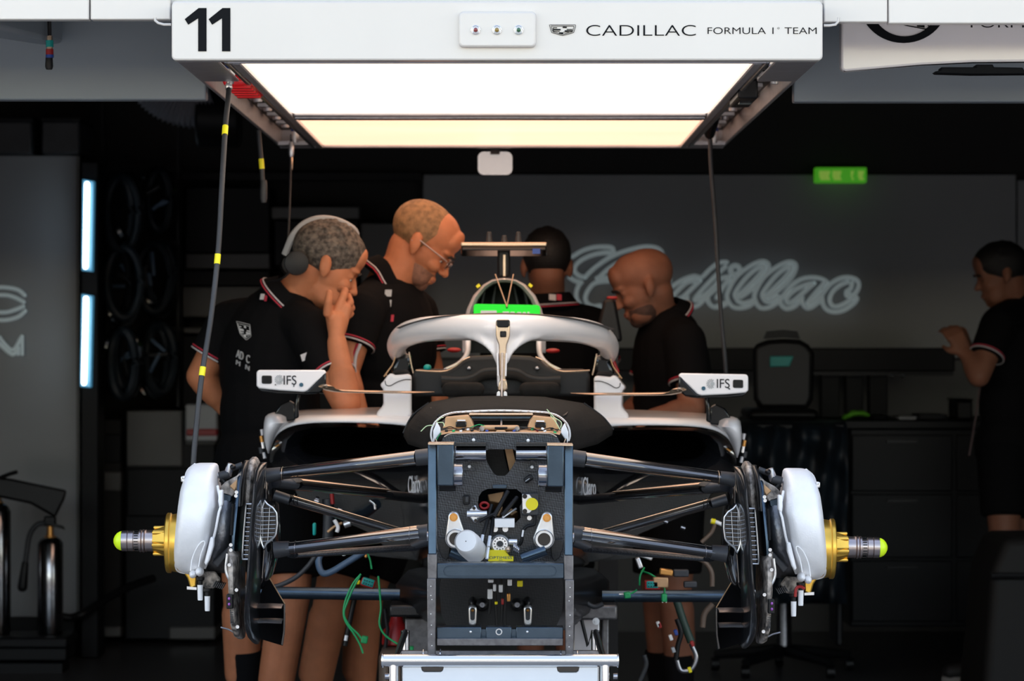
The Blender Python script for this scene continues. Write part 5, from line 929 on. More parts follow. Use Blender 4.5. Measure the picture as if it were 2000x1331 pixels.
for pts in ([(1258, 1110, 8.1), (1250, 1126, 8.06), (1249, 1144, 8.06)], [(1253, 1116, 8.1), (1270, 1122, 8.06), (1284, 1131, 8.06)], [(1294, 1142, 8.06), (1298, 1152, 8.06), (1297, 1162, 8.06)], [(1232, 1160, 8.06), (1240, 1156, 8.06), (1244, 1152, 8.06)]): hose('sensor_wire', pts, u(8, 1.9), 'green')
hose('drain_hose', [(692, 1172, 8.2), (686, 1200, 8.2), (680, 1230, 8.2), (674, 1262, 8.2)], u(8.2, 5), 'black'); hose('drain_marker', [(677, 1242, 8.18), (675, 1252, 8.18)], u(8.2, 3.6), 'whiteplastic', 4)
hose('radiator_pipe', [(690, 1010, 8.6), (715, 1000, 8.55), (735, 985, 8.5)], u(8.5, 11), 'frame'); hose('pipe_clamp', [(722, 978, 8.48), (731, 985, 8.48), (733, 995, 8.48)], u(8.5, 3.6), 'chrome', 10)
hose('radiator_pipe', [(640, 1040, 8.5), (652, 1030, 8.5), (668, 1022, 8.5)], u(8.5, 3), 'bronze'); hose('white_ring', [(653, 1016, 8.48), (660, 1030, 8.48), (658, 1040, 8.48)], u(8.5, 4), 'whiteplastic', 10)
hose('damper', [(640, 975, 8.6), (642, 1010, 8.6), (640, 1060, 8.6)], u(8.6, 11), 'rubber'); hose('damper_collar', [(616, 976, 8.58), (622, 978, 8.58)], u(8.6, 7), 'steel', 4); hose('indicator', [(648, 965, 8.57), (650, 985, 8.57)], u(8.6, 4), 'redpaint', 4)
hose('fitting', [(672, 1026, 8.45), (684, 1022, 8.45)], u(8.5, 7), 'alu', 6)
for x, y in ((614, 978), (660, 995), (1318, 1000), (1330, 1030), (1296, 1018)): hose('fitting', [(x, y, 8.5), (x+8, y+3, 8.5)], u(8.5, 4), 'steel', 4)
for pts, r, c in (([(1356, 1088, 8.5), (1378, 1100, 8.5), (1390, 1120, 8.5), (1391, 1146, 8.5)], 5, 'bronzedull'), ([(1370, 1060, 8.5), (1390, 1040, 8.5), (1398, 1018, 8.5)], 4, 'bronzedull'), ([(1392, 1180, 8.6), (1376, 1200, 8.6), (1372, 1226, 8.6)], 6, 'bronzedull'), ([(1322, 1175, 8.4), (1335, 1215, 8.4), (1350, 1255, 8.4)], 8, 'greendull'), ([(1350, 1258, 8.4), (1360, 1285, 8.4), (1350, 1308, 8.4), (1330, 1310, 8.4), (1322, 1290, 8.4)], 5, 'steel'), ([(1322, 1210, 8.35), (1330, 1236, 8.35), (1324, 1262, 8.35), (1320, 1290, 8.35)], 5, 'black'), ([(1258, 1280, 8.6), (1262, 1300, 8.6), (1250, 1331, 8.6)], 5, 'rubber')):
    if 'bronzedull' not in M: M['bronzedull'] = mat('tan_rubber_hose', (.16, .11, .08), .5); M['greendull'] = mat('dark_green_hose', (.03, .06, .045), .5)
    hose('coolant_hose', pts, u(8.5, r), c)
for x, y, c in ((1286, 1220, 'whiteplastic'), (1288, 1222, 'redpaint'), (1310, 1246, 'whiteplastic'), (1315, 1270, 'greysilver'), (1352, 1258, 'redpaint'), (1347, 1309, 'yellow'), (1320, 1236, 'blue')):
    m = MB(); m.box(P(x, y, 8.3), (u(8.3, 7), .02, u(8.3, 11)), rot('Y', -20)); obj('hose_tag', m, M[c], car, bev=.002)
hose('sensor_stalk', [(1388, 1018, 8.45), (1398, 1020, 8.45), (1412, 1026, 8.45)], u(8.4, 4), 'whiteplastic', 6); m = MB(); m.cyl(P(1389, 1018, 8.45), P(1397, 1020, 8.45), u(8.4, 5.5)); obj('yellow_end', m, M['yellow'], car)

# ------------------------------------------------------------------ green board tied to the roll hoop
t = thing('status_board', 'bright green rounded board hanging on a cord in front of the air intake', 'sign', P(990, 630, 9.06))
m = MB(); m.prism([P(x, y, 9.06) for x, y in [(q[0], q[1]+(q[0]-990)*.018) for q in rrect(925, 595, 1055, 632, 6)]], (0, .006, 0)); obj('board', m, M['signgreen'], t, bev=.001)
m = MB(); m.lathe(P(990, 601, 9.059), (0, -1, 0), [(0, u(9, 1.8)), (.001, u(9, 1.8))], 10); obj('eyelet', m, M['print_black'], t)
for a in ((967, 536), (1003, 536)):
    m = MB(); m.tube([P(*a, 9.12), P(990, 600, 9.055)], u(9.1, 1.3), 6); obj('cord', m, M['tan'], t)
for x0, x1, y in ((939, 970, 607), (982, 994, 609), (997, 1005, 609.5), (1010, 1018, 610), (1021, 1027, 610), (1030, 1034, 609.5)):
    m = MB(); m.ppoly([(x0, y), (x1, y), (x1, y+12), (x0, y+12)], 9.057, 9.0595); obj('white_mark', m, M['print_white'], t)

# ------------------------------------------------------------------ nose support frame hooked on the bulkhead
FD = 6.76
st = thing('support_frame', 'dark anodised support frame clamped to the car front and standing on the trolley', 'support frame', P(977, 1308, FD))
for s in (-1, 1):
    m = MB(); m.prism([S(x, y, FD+(1083-y)*.00016, s) for x, y in ((836, 867), (852.5, 867), (852.5, 1083), (836, 1083))], (0, .07, 0)); obj('upright_bar', m, M['frame'], st, bev=.0015)
    m = MB(); m.prism([S(x, y, FD+.001, s) for x, y in ((835, 1083), (853, 1083), (853, 1131), (835, 1131))], (0, .07, 0)); obj('upright_bar', m, M['framedull'], st, bev=.0015)
    m = MB(); m.prism([S(x, y, FD-.01, s) for x, y in ((834, 1131), (851, 1131), (850, 1306), (835, 1306))], (0, .05, 0)); lo_ = obj('lower_leg', m, M['framedull'], st, bev=.0015)
    for y in (1146, 1164, 1172, 1200, 1222, 1240, 1262):
        m = MB(); m.ell(S(842.5+(y % 3-1), y, FD-.0105, s), (.0012, .0006, .0012), nu=6, nv=4); obj('scuff', m, M['alu'], lo_)
    m = MB(); m.prism([S(x, y, FD-.015, s) for x, y in ((854, 869), (886, 869), (886, 949), (854, 949))], (0, .09, 0)); bk = obj('clamp_block', m, M['frame'], st, bev=.002)
    m = MB(); m.prism([S(x, y, FD-.016, s) for x, y in ((836, 866), (886, 866), (886, 869), (836, 869))], (0, .09, 0)); obj('block_top', m, M['tan'], bk)
    m = MB(); m.cyl(S(888, 906, 6.9, s), S(888, 951, 6.9, s), u(7, .1)); m = MB(); m.cyl(S(886, 928, 6.9, s), S(904.5, 928, 6.9, s), u(6.9, 22), n=32); obj('roller', m, M['darkchrome'], st, bev=.002)
    m = MB(); m.cyl(S(858, 945, 6.92, s), S(890, 945, 6.92, s), u(6.9, 15), n=24); obj('rubber_roller', m, M['black'], st)
    m = MB(); m.cyl(S(834, 1048, 6.85, s), S(838, 1048, 6.85, s), u(6.8, 9)); obj('pin', m, M['steel'], st)
    for x in (827, 860):
        m = MB(); m.prism([S(x-1.7, y, FD-.035, s) for y in (0,)]*0+[S(x, 1290, FD-.0, s)+V3(u(6.7, -1.6), u(6.7, 22)*math.cos(q), u(6.7, 22)*math.sin(q)) for q in np.linspace(0, 2*PI, 25)[:-1]], (u(6.7, 3.2), 0, 0)); obj('hook_disc', m, M['chrome'], st, bev=.001)
    m = MB(); m.cyl(S(825, 1290, FD, s), S(862, 1290, FD, s), u(6.7, 7)); obj('hook_pin', m, M['chrome'], st)
m = MB(); m.pbox(853, 1101, 1102, 1131, FD+.005, FD+.06); cb1 = obj('cross_member', m, M['frame'], st, bev=.002)
q = [P(x, y, FD+.004) for x, y in rrect(867, 1107, 1086, 1126, 9)]
m = MB(); m.tube(resample(q, 60, True), u(6.7, 1.3), 6, closed=True); obj('slot_rim', m, M['frame'], cb1)
m = MB(); m.prism([P(x, y, FD+.0035) for x, y in rrect(868, 1108, 1085, 1125, 8)], (0, .004, 0)); obj('slot_floor', m, M['frame'], cb1)
m = MB(); m.pbox(853, 1248, 1100, 1262, FD+.0, FD+.06); lr = obj('cross_member', m, M['framedull'], st, bev=.0015)
for x0, x1 in ((853, 940), (949, 999), (1008, 1100)):
    m = MB(); m.pbox(x0, 1226, x1, 1248.5, FD+.012, FD+.06); obj('stop_block', m, M['frame'], st, bev=.0015)
m = MB(); m.pbox(940, 1230, 1008, 1249, FD+.03, FD+.06); obj('stop_back', m, M['frame'], st)
m = MB(); m.tube([P(974.5+5.5*math.cos(q), 1235+5.5*math.sin(q), FD+.011) for q in np.linspace(0, 2*PI, 21)[:-1]], u(6.7, 1.4), 6, closed=True); obj('bolt_ring', m, M['alu'], st)
for px in (919, 1030): m = MB(); m.ell(P(px, 1235, FD+.012), (u(6.7, 3), .003, u(6.7, 3)), nu=10, nv=6); obj('bolt', m, M['alu'], st)

# ------------------------------------------------------------------ polished trolley
TD = 6.7
tr = thing('trolley', 'bright polished metal trolley with round tube frame under the car nose', 'trolley', (P(977, 0, TD)[0], TD+.3, 0))
m = MB(); m.cyl(P(747, 1291, TD), P(1207, 1291, TD), u(TD, 12.5), n=32); obj('top_tube', m, M['chrome'], tr)
for a, b in ((744.5, 749), (1205, 1209)): m = MB(); m.cyl(P(a, 1291, TD), P(b, 1291, TD), u(TD, 14), n=32); obj('end_cap', m, M['chrome'], tr, bev=.002)
for px in (768, 1182):
    for dy in (0, .75):
        a = P(px, 1296, TD); m = MB(); m.cyl(a+V3(0, dy, 0), V3(a[0], TD+dy, .10), u(TD, 10), n=24); obj('post', m, M['chrome'], tr)
        m = MB(); m.cyl(V3(a[0]-.018, TD+dy, .055), V3(a[0]+.018, TD+dy, .055), .055, n=24); w_ = obj('caster', m, M['rubber'], tr, bev=.008)
        m = MB(); m.box((a[0], TD+dy, .105), (.05, .05, .012)); obj('caster_plate', m, M['steel'], tr)
a = P(790, 1303, TD); b = P(1160, 1303, TD)
plate('front_panel', [(787, 1304), (822, 1304), (824, 1311), (828, 1314), (861, 1314), (865, 1311), (867, 1304), (1087, 1304), (1089, 1312), (1093, 1315), (1126, 1315), (1130, 1312), (1132, 1304), (1167, 1304), (1167, 1700), (787, 1700)], [], TD+.0, TD+.012, M['cart'], tr, label='pale polished front panel')
m = MB(); m.pbox(787, 1306, 1167, 1700, TD+.74, TD+.75); obj('rear_panel', m, M['cart'], tr)
m = MB(); m.pbox(787, 1690, 1167, 1700, TD+.01, TD+.75); obj('tray', m, M['cart'], tr)
for x0, x1 in ((822, 867), (1087, 1132)): m = MB(); m.pbox(x0, 1300, x1, 1316, TD+.014, TD+.04); obj('notch_lining', m, M['gloss_black'], tr)
for px in (752, 1198): m = MB(); m.cyl(P(px, 1322, TD), P(px+8, 1322, TD), u(TD, 6)); obj('knob', m, M['steel'], tr)
m = MB(); m.box((P(977, 0, TD)[0], TD+.375, P(0, 1296, TD)[2]-.02), (.44, .02, .02)); obj('brace', m, M['steel'], tr)
for px in (768, 1182): m = MB(); a = P(px, 1300, TD); m.cyl(a, a+V3(0, .75, 0), u(TD, 7)); obj('side_rail', m, M['chrome'], tr)

# ------------------------------------------------------------------ stand that carries the car, with its round cross tube
sd = thing('car_stand', 'dark round cross tube on grey trestle legs carrying the car', 'stand', (P(978, 0, 8.15)[0], 8.15, 0))
for a, b in ((505, 781), (1176, 1440)):
    m = MB(); m.cyl(P(a, 1158 if a < 900 else 1165, 8.15), P(b, 1162 if a < 900 else 1165, 8.15), u(8.15, 12), n=28); obj('cross_tube', m, M['frame'], sd)
m = MB(); m.pbox(1118, 1183, 1206, 1212, 8.1, 8.3); obj('saddle', m, M['framedull'], sd, bev=.006)
m = MB(); m.pbox(760, 1183, 850, 1206, 8.1, 8.3); obj('saddle', m, M['matcarbon'], sd, bev=.006)
for x0, x1, c in ((1120, 1172, 'alurail'), (1176, 1190, 'framedull'), (790, 838, 'framedull')):
    a = P(x0, 1210, 8.12); b = P(x1, 1210, 8.12); m = MB(); m.box(((a[0]+b[0])/2, 8.2, a[2]/2), (b[0]-a[0], .1, a[2])); obj('trestle_leg', m, M[c], sd, bev=.004)
m = MB(); m.tube(smooth_path([P(x, y, 8.05) for x, y in ((1140, 1170), (1148, 1180), (1162, 1186), (1178, 1180))], 12), u(8, 5), 10); obj('strap', m, M['rubber'], sd)
m = MB(); m.lathe(P(1164, 1214, 8.09), (0, -1, 0), [(0, u(8, 7)), (.006, u(8, 7)), (.006, u(8, 3)), (.009, u(8, 3))], 18); obj('bolt_head', m, M['whiteplastic'], sd)
m = MB(); m.tube([P(1136, 1212, 8.06), P(1148, 1262, 8.06), P(1158, 1232, 8.06)], u(8, 3.6), 8); obj('dark_strap', m, M['black'], sd)
# red jack behind
t = thing('jack', 'red and tan hydraulic jack on the floor behind the trolley', 'jack', (P(778, 0, 9.0)[0], 9.0, 0))
m = MB(); m.lathe(P(775, 1260, 9.0), (0, 0, 1), [(0, u(9, 30)), (u(9, 26), u(9, 28)), (u(9, 44), u(9, 14)), (u(9, 70), u(9, 8))], 20); obj('jack_body', m, M['redpaint'], t, bev=.004)
z1 = P(775, 1262, 9)[2]; m = MB(); m.box((P(778, 0, 9)[0], 9.0, z1/2), (u(9, 70), .25, z1)); obj('jack_base', m, M['bronzedull'], t, bev=.02)
m = MB(); m.tube([P(752, 1190, 8.95), P(757, 1230, 8.95), P(750, 1290, 8.95)], u(9, 4), 8); obj('jack_handle', m, M['black'], t)
# ------------------------------------------------------------------ people
def head_frame(o, yaw, pitch, roll=0):
    R = rot('Z', yaw) @ rot('Y', pitch) @ rot('X', roll); o = np.array(o, float)
    return (lambda x, y, z: o+R @ V3(x, y, z)), R
def add_head(m, o, yaw, pitch, roll, neck0, neck1, k=1.0, nr=.058, jaw=1.0):
    L, R = head_frame(o, yaw, pitch, roll); e = lambda c, r, RR=R: m.ell(L(*[q*k for q in c]), [q*k for q in r], RR, 24, 16)
    e((-.016, 0, .040), (.098, .076, .082)); e((.012, 0, .052), (.080, .070, .070)); e((.028, 0, -.010), (.062, .064, .075))
    e((.034, 0, -.062), (.054, .054, .056)); e((.060, 0, -.094), (.026*jaw, .030, .024)); e((.040, .030, -.078), (.040, .022, .030)); e((.040, -.030, -.078), (.040, .022, .030))
    e((.078, 0, .024), (.022, .048, .012)); e((.078, .0, .060), (.022, .05, .04))
    for y in (-.031, .031): e((.0735, y, .0045), (.0135, .0165, .0085)); e((.072, y, -.013), (.012, .016, .006))
    for y in (-.036, .036): e((.062, y, -.026), (.028, .022, .022))
    m.chain([L(.084*k, 0, .012*k), L(.100*k, 0, -.016*k), L(.108*k, 0, -.030*k)], [.008*k, .0095*k, .0115*k], 12)
    for y in (-.012, .012): m.ell(L(.098*k, y*k, -.034*k), [.009*k, .006*k, .006*k], R)
    e((.082, 0, -.062), (.016, .026, .009)); e((.079, 0, -.074), (.016, .023, .009))
    for y in (-1, 1):
        Re = R @ rot('Z', y*18) @ rot('Y', -12)
        e((-.006, y*.078, -.004), (.018, .007, .031), Re); e((.0, y*.076, -.026), (.010, .007, .012), Re)
        e((-.012, y*.083, .002), (.015, .005, .026), Re)
    m.chain([neck0, neck1, L(-.030*k, 0, -.030*k)], [nr*1.15, nr, nr*.98], 20); m.chain([neck1, L(.01*k, 0, -.06*k)], [nr*.9, nr*.8], 16)
    return L, R
def hand_shape(m, wr, dirv, nrmv, curl=.6, sc=1.0, thumb=1):
    d = nrm(dirv); n = nrm(np.array(nrmv)-d*(np.array(nrmv) @ d)); s_ = np.cross(d, n)*thumb; wr = np.array(wr, float)
    for k in (-1, 0, 1): m.cap(wr+s_*k*.014, wr+d*.085*sc+s_*k*.024, .016, .014)
    for k, (l, off) in enumerate(((.068, .033), (.076, .011), (.070, -.011), (.055, -.031))):
        p = wr+d*.085*sc+s_*off; q = d; 
        for j, fr in enumerate((.45, .32, .23)):
            a = curl*(.55+.35*j); q = nrm(q*math.cos(a)+n*math.sin(a)) if j else nrm(d*math.cos(a*.7)+n*math.sin(a*.7)); p2 = p+q*l*fr*sc; m.cap(p, p2, .0092-.0008*j, .0085-.0008*j, 10); p = p2
    p = wr+d*.022+s_*.020; p1 = p+nrm(d*.6+s_*.7+n*.35)*.042; p2 = p1+nrm(d*.8+s_*.1+n*.5)*.030; m.cap(p, p1, .014, .011, 10); m.cap(p1, p2, .011, .009, 10)
def oriented(up_, right):
    z = nrm(up_); x = nrm(np.array(right)-z*(np.array(right) @ z)); y = np.cross(z, x); return np.stack([x, y, z], 1)

def person(label, J, head, vox, group=None, skin='skin', hands=(), shoes=True, build=1.0, sleeves=.62):
    g = lambda k: np.array(J[k], float)
    base = (g('ankL')+g('ankR'))/2; base[2] = 0
    t = thing('person', label, 'person', base)
    yaw, pitch, roll, hk = head
    body = MB(); L, R = add_head(body, g('head'), yaw, pitch, roll, g('neck0'), g('neck1'), hk)
    right = g('shR')-g('shL'); spine = g('chest')-g('pelvis'); ch = oriented(g('neck0')-g('chest'), right); be = oriented(spine, right)
    B = build
    torso = lambda m, gr: (m.ell(g('chest'), (.172*B+gr, .112*B+gr, .21+gr), ch), m.ell((g('chest')+g('pelvis'))/2, (.158*B+gr, .112*B+gr, .20+gr), be), m.ell(g('pelvis'), (.168*B+gr, .118*B+gr, .135+gr), be),
                           m.chain([g('shL')+(g('neck0')-g('shL'))*.12, g('neck0')-V3(0, 0, .035), g('shR')+(g('neck0')-g('shR'))*.12], [.055+gr, .062+gr, .055+gr]))
    torso(body, -.008)
    for s in 'LR':
        body.chain([g('sh'+s), g('el'+s), g('wr'+s)], [.052, .043, .028], 18)
        body.cap(g('el'+s)+(g('wr'+s)-g('el'+s))*.12, g('el'+s)+(g('wr'+s)-g('el'+s))*.45, .044, .040, 18)
        k = g('kn'+s); a = g('ank'+s); h = g('hip'+s)
        body.chain([h, k, a], [.082*B, .056*B, .037], 20); cm = k+(a-k)*.32; bk = nrm(V3(*(J.get('back', (0, .0, 0)))))*.016
        body.cap(k+(a-k)*.15+bk*.5, k+(a-k)*.5+bk, .053*B, .043*B, 18)
        fd = nrm(V3(J['face'][0], J['face'][1], 0)); body.chain([a, a+fd*.05-V3(0, 0, a[2]-.035), a+fd*.16-V3(0, 0, a[2]-.03)], [.04, .042, .032], 14)
    for hnd in hands:
        if callable(hnd): hnd(body)
        else: hand_shape(body, *hnd)
    bo = blob('body', body, M[skin], vox, t, smooth=3)
    # shirt, with cuffs and hem trimmed square
    sh = MB(); torso(sh, .014); bites = []
    for s in 'LR':
        a, b = g('sh'+s), g('el'+s); c = a+(b-a)*sleeves; dn = nrm(b-a)
        sh.cap(a, a+(b-a)*.15, .070, .070, 18); sh.tube([a, a+(b-a)*.3, c], [.068, .068, .066], 20)
    hem = g('pelvis')-nrm(spine)*.10
    sho = blob('shirt', sh, M['cloth'], vox*1.15, t, smooth=5, label='black short sleeved polo shirt with white and red piping')
    for s in 'LR':                                      # piping round the cuffs
        a, b = g('sh'+s), g('el'+s); c = a+(b-a)*(sleeves-.02); dn = nrm(b-a); e1, e2 = frame(dn)
        for off, mt in ((0, 'pipewhite'), (-.008, 'pipered')):
            m = MB(); m.tube([c+dn*off+.0665*(math.cos(q)*e1+math.sin(q)*e2) for q in np.linspace(0, 2*PI, 29)[:-1]], .0024, 6, closed=True); obj('cuff_piping', m, M[mt], sho)
    # collar: a raised folded band with a piped edge
    nk = nrm(g('neck1')-g('neck0')); e1, e2 = frame(nk); fw = nrm(V3(J['face'][0], J['face'][1], 0)); fw = nrm(fw-nk*(fw @ nk)); sd_ = np.cross(nk, fw)
    def cring(r, h, n=30, drop=0.0): return [g('neck0')+nk*h+fw*(r*math.cos(q)*1.02)+sd_*(r*math.sin(q)*1.0)-nk*drop*max(0, math.cos(q)) for q in np.linspace(0, 2*PI, n+1)[:-1]]
    m = MB(); m.loft([cring(.085, .0), cring(.072, .052, drop=.035), cring(.075, .056, drop=.04), cring(.098, .022, drop=.045), cring(.102, .004, drop=.05)], cap0=False, cap1=False)
    co = obj('collar', m, M['cloth'], sho, angle=70); md = co.modifiers.new('s', 'SOLIDIFY'); md.thickness = .004
    for r, h, mt in ((.0995, .019, 'pipewhite'), (.1018, .012, 'pipered')):
        m = MB(); m.tube(cring(r+.002, h, drop=.045), .0022, 6, closed=True); obj('collar_piping', m, M[mt], sho)
    # shorts
    so = MB(); so.ell(g('pelvis'), (.178*B, .128*B, .14), be)
    for s in 'LR':
        k = g('kn'+s); h = g('hip'+s); so.cap(h+V3(0, 0, .03), h+(k-h)*.3, .10*B, .094*B, 20); so.tube([h, h+(k-h)*.55, h+(k-h)*J.get('short', .80)], [.098*B, .09*B, .088*B], 22)
    sho2 = blob('shorts', so, M['shorts'], vox*1.3, t, smooth=4, label='black shorts')
    for s in 'LR':
        k = g('kn'+s); a = g('ank'+s); m = MB(); f_ = J.get('sock'+s, J.get('sock', .55)); c = k+(a-k)*f_; m.tube([c, k+(a-k)*(f_+.02), k+(a-k)*max(.75, f_+.05), a], [.054*B, .0545*B, .047, .043], 20); sk = obj('sock', m, M['sock'], t)
        fd = nrm(V3(J['face'][0], J['face'][1], 0)); f0 = V3(a[0], a[1], 0)
        if shoes:
            m = MB(); m.chain([f0-fd*.05+V3(0, 0, .06), f0+fd*.02+V3(0, 0, .065), f0+fd*.12+V3(0, 0, .045), f0+fd*.19+V3(0, 0, .038)], [.045, .05, .042, .034], 16); m.chain([f0+V3(0, 0, .05), f0+V3(0, 0, .11)], [.05, .048]); shh = blob('shoe', m, M['shoe'], .008, t, smooth=3)
            m = MB(); sdv = V3(-fd[1], fd[0], 0); m.prism([f0+fd*(.07+.155*math.cos(q))+sdv*(.045*math.sin(q))+V3(0, 0, .001) for q in np.linspace(0, 2*PI, 25)[:-1]], (0, 0, .022)); obj('shoe_sole', m, M['sole'], shh)
    # eyes
    for y in (-.031, .031):
        m = MB(); m.ell(L(.0735*hk, y*hk, -.002*hk), [.0105*hk]*3, R, 12, 8); ey = obj('eye', m, M['eyewhite'], t)
        m = MB(); m.ell(L(.0825*hk, y*hk, -.004*hk), [.0026*hk, .005*hk, .005*hk], R, 10, 6); obj('iris', m, M['iris'], ey)
        m = MB(); m.chain([L(.094*hk, (y-.016)*hk, .018*hk), L(.099*hk, y*hk, .024*hk), L(.090*hk, (y+.018)*hk, .018*hk)], [.003, .004, .003], 8); obj('eyebrow', m, M['hairblack' if skin != 'skinpink' else 'hairgrey'], t)
    m = MB(); m.chain([L(.091*hk, -.018*hk, -.068*hk), L(.0945*hk, 0, -.067*hk), L(.091*hk, .018*hk, -.068*hk)], [.002, .0035, .002], 8); obj('lips', m, M['lip'], t)
    return t, L, R, bo, sho
def hair_cap(t, L, R, k, mt, vox, full=True, name='hair', lift=.006, noise=0.0, seed=1, fringe=True, low=-.03):
    m = MB(); m.ell(L(-.018*k, 0, .042*k), [(.098+lift)*k, (.076+lift)*k, (.082+lift)*k], R, 28, 18)
    if full: m.ell(L(.008*k, 0, .060*k), [(.084+lift)*k, (.070+lift)*k, (.066+lift)*k], R, 24, 16)
    if noise:
        r = random.Random(seed)
        for _ in range(170):
            a, b = r.uniform(0, 2*PI), r.uniform(.15, 1.35); q = V3(math.cos(a)*math.cos(b), math.sin(a)*math.cos(b), math.sin(b)); c = V3(-.010, 0, .048)+q*V3(.096, .078, .086)
            if c[0] > .05 and c[2] < .075: continue
            m.ell(L(*(c*k)), [noise*r.uniform(.7, 1.3), noise*.6, noise*r.uniform(.6, 1.0)], R @ rot('Z', r.uniform(0, 180)) @ rot('Y', r.uniform(-40, 40)), 8, 6)
    def pl(c, n): return (L(*[q*k for q in c]), R @ V3(*n))
    bt = [pl((.082, 0, .05), (1, 0, -.45)) if fringe else pl((.03, 0, .06), (1, 0, -.3)), pl((.015, 0, low), (.75, 0, -1)), pl((-.05, 0, -.060), (0, 0, -1))]
    return blob(name, m, M[mt], vox, t, smooth=2, bite=bt)
def badge(parent, c, ux, uy, w_, h, mt, name='patch'):
    ux, uy = nrm(ux), nrm(uy); n = np.cross(ux, uy); c = np.array(c); m = MB()
    m.loft([[c+ux*a*w_/2+uy*b*h/2-n*.002 for a, b in ((-1, -1), (1, -1), (1, 1), (-1, 1))], [c+ux*a*w_/2+uy*b*h/2+n*.002 for a, b in ((-1, -1), (1, -1), (1, 1), (-1, 1))]]); return obj(name, m, M[mt], parent)

_P = P
def P(px, py, d): return _P(px, py, d+0.36)
# -- grey haired man beside the cockpit, hand at his mouth
def mouth_hand(m):
    w_ = P(657, 655, 8.66)
    for a, b in (((652, 646), (645, 606)), ((658, 648), (660, 604)), ((664, 646), (676, 604))): m.cap(P(*a, 8.68), P(*b, 8.69), u(8.7, 13), u(8.7, 12))
    m.cap(w_, P(658, 625, 8.68), u(8.7, 17), u(8.7, 20))
    m.chain([P(640, 612, 8.66), P(641, 590, 8.65), P(643, 572, 8.66)], [u(8.7, 10), u(8.7, 8.5), u(8.7, 7)])                        # thumb up along the jaw
    m.chain([P(660, 604, 8.68), P(670, 580, 8.69), P(674, 568, 8.72), P(664, 566, 8.76)], [u(8.7, 9.5), u(8.7, 9), u(8.7, 8), u(8.7, 7)])  # index curled over the lips
    m.chain([P(672, 604, 8.70), P(684, 592, 8.72), P(680, 578, 8.77), P(670, 578, 8.80)], [u(8.7, 9.5), u(8.7, 8.5), u(8.7, 7.5), u(8.7, 7)])
    m.chain([P(676, 612, 8.72), P(686, 602, 8.75), P(681, 590, 8.80), P(670, 590, 8.83)], [u(8.7, 9), u(8.7, 8.5), u(8.7, 7.5), u(8.7, 7)])
    m.chain([P(676, 620, 8.74), P(685, 613, 8.78), P(680, 603, 8.83)], [u(8.7, 8), u(8.7, 7.5), u(8.7, 6.5)])
fz = lambda x, d: V3((x-CX)/F*d, d, .075)
J = dict(head=P(636, 521, 8.9), neck0=P(556, 600, 8.93), neck1=P(588, 566, 8.92), shL=P(450, 632, 9.06), shR=P(608, 648, 8.78), chest=P(532, 700, 8.94), pelvis=P(522, 900, 8.92),
         elL=P(392, 735, 9.06), wrL=P(458, 815, 9.10), elR=P(676, 788, 8.62), wrR=P(658, 668, 8.66), hipL=P(478, 945, 8.98), hipR=P(566, 945, 8.84), knL=P(472, 1150, 8.96), knR=P(568, 1160, 8.78),
         ankL=fz(484, 9.40), ankR=fz(520, 9.18), face=(.8, .6), short=.84, sock=.62, sockL=.36, back=(-.8, -.3, 0))
t, L, R, bo, sh = person('grey haired man in a black polo shirt with a hand to his mouth', J, (8, 27, 0, 1.0), .0042, skin='skin', build=1.02, sleeves=.66,
                     hands=(mouth_hand, (P(458, 815, 9.10), (.6, .1, -.5), (.3, -.6, -.2), .5)))
hair_cap(t, L, R, 1.0, 'hairgrey', .0042, noise=.010, seed=4, lift=.005)
bl = V3(.77, -.64, 0); ub = V3(0, 0, 1)
m = MB(); q = lambda x, y, dd=8.78: P(x, y, dd)
for x, y, w_, h, mt in ((512, 580, 9, 12, 'pipewhite'), (519, 583, 5, 12, 'pipered')): badge(sh, P(x, y, 8.845), bl, (.2, .1, 1), u(8.8, w_), u(8.8, h), mt)
cw = u(8.8, 40)
text('badge_lettering', 'AD  C', P(462, 698, 8.83), (.75, -.5, -.35), (.1, 0, 1), u(8.8, 36), u(8.8, 16), M['greysilver'], sh, ext=.004)
text('badge_lettering', 'M   N', P(462, 712, 8.83), (.75, -.5, -.35), (.1, 0, 1), u(8.8, 36), u(8.8, 9), M['greysilver'], sh, ext=.004)
crest(sh, lambda x, y, d: P(462+x*.5+y*.3, 628+y*1.6+x*.12, 8.83), 8.83, M['greysilver'])
badge(sh, P(604, 694, 8.675), (.9, -.3, .35), (-.3, 0, 1), u(8.7, 36), u(8.7, 14), 'pipewhite', 'sleeve_patch')
badge(sh, P(690, 620, 8.98), (.9, -.3, -.35), (.3, 0, 1), u(8.9, 13), u(8.9, 11), 'pipewhite', 'sleeve_patch')
# headset pushed back on his head
hs = thing('headset', 'black and grey headset worn over the grey haired head', 'headset', P(600, 520, 9.0))
m = MB(); m.tube(smooth_path([L(-.118, .075, -.02), L(-.122, .06, .04), L(-.105, .055, .09), L(-.07, .05, .122), L(-.02, .05, .138), L(.035, .06, .134), L(.06, .075, .10)], 30), .007, 8, flat=1.6); obj('headband', m, M['greysilver'], hs)
for y in (-1, 1):
    m = MB(); c = L(-.085, y*.088, -.035); m.lathe(c, R @ V3(0, y, 0), [(-.012, .03), (0, .036), (.014, .034), (.018, .02)], 20); ec = obj('ear_cup', m, M['black'], hs)
m = MB(); m.tube(smooth_path([L(-.085, -.1, -.04), L(-.10, -.09, -.09), L(-.13, -.05, -.12)], 12), .004, 6); obj('headset_lead', m, M['black'], hs)

P = _P
_P = P
def P(px, py, d): return _P(px, py, d+0.3)
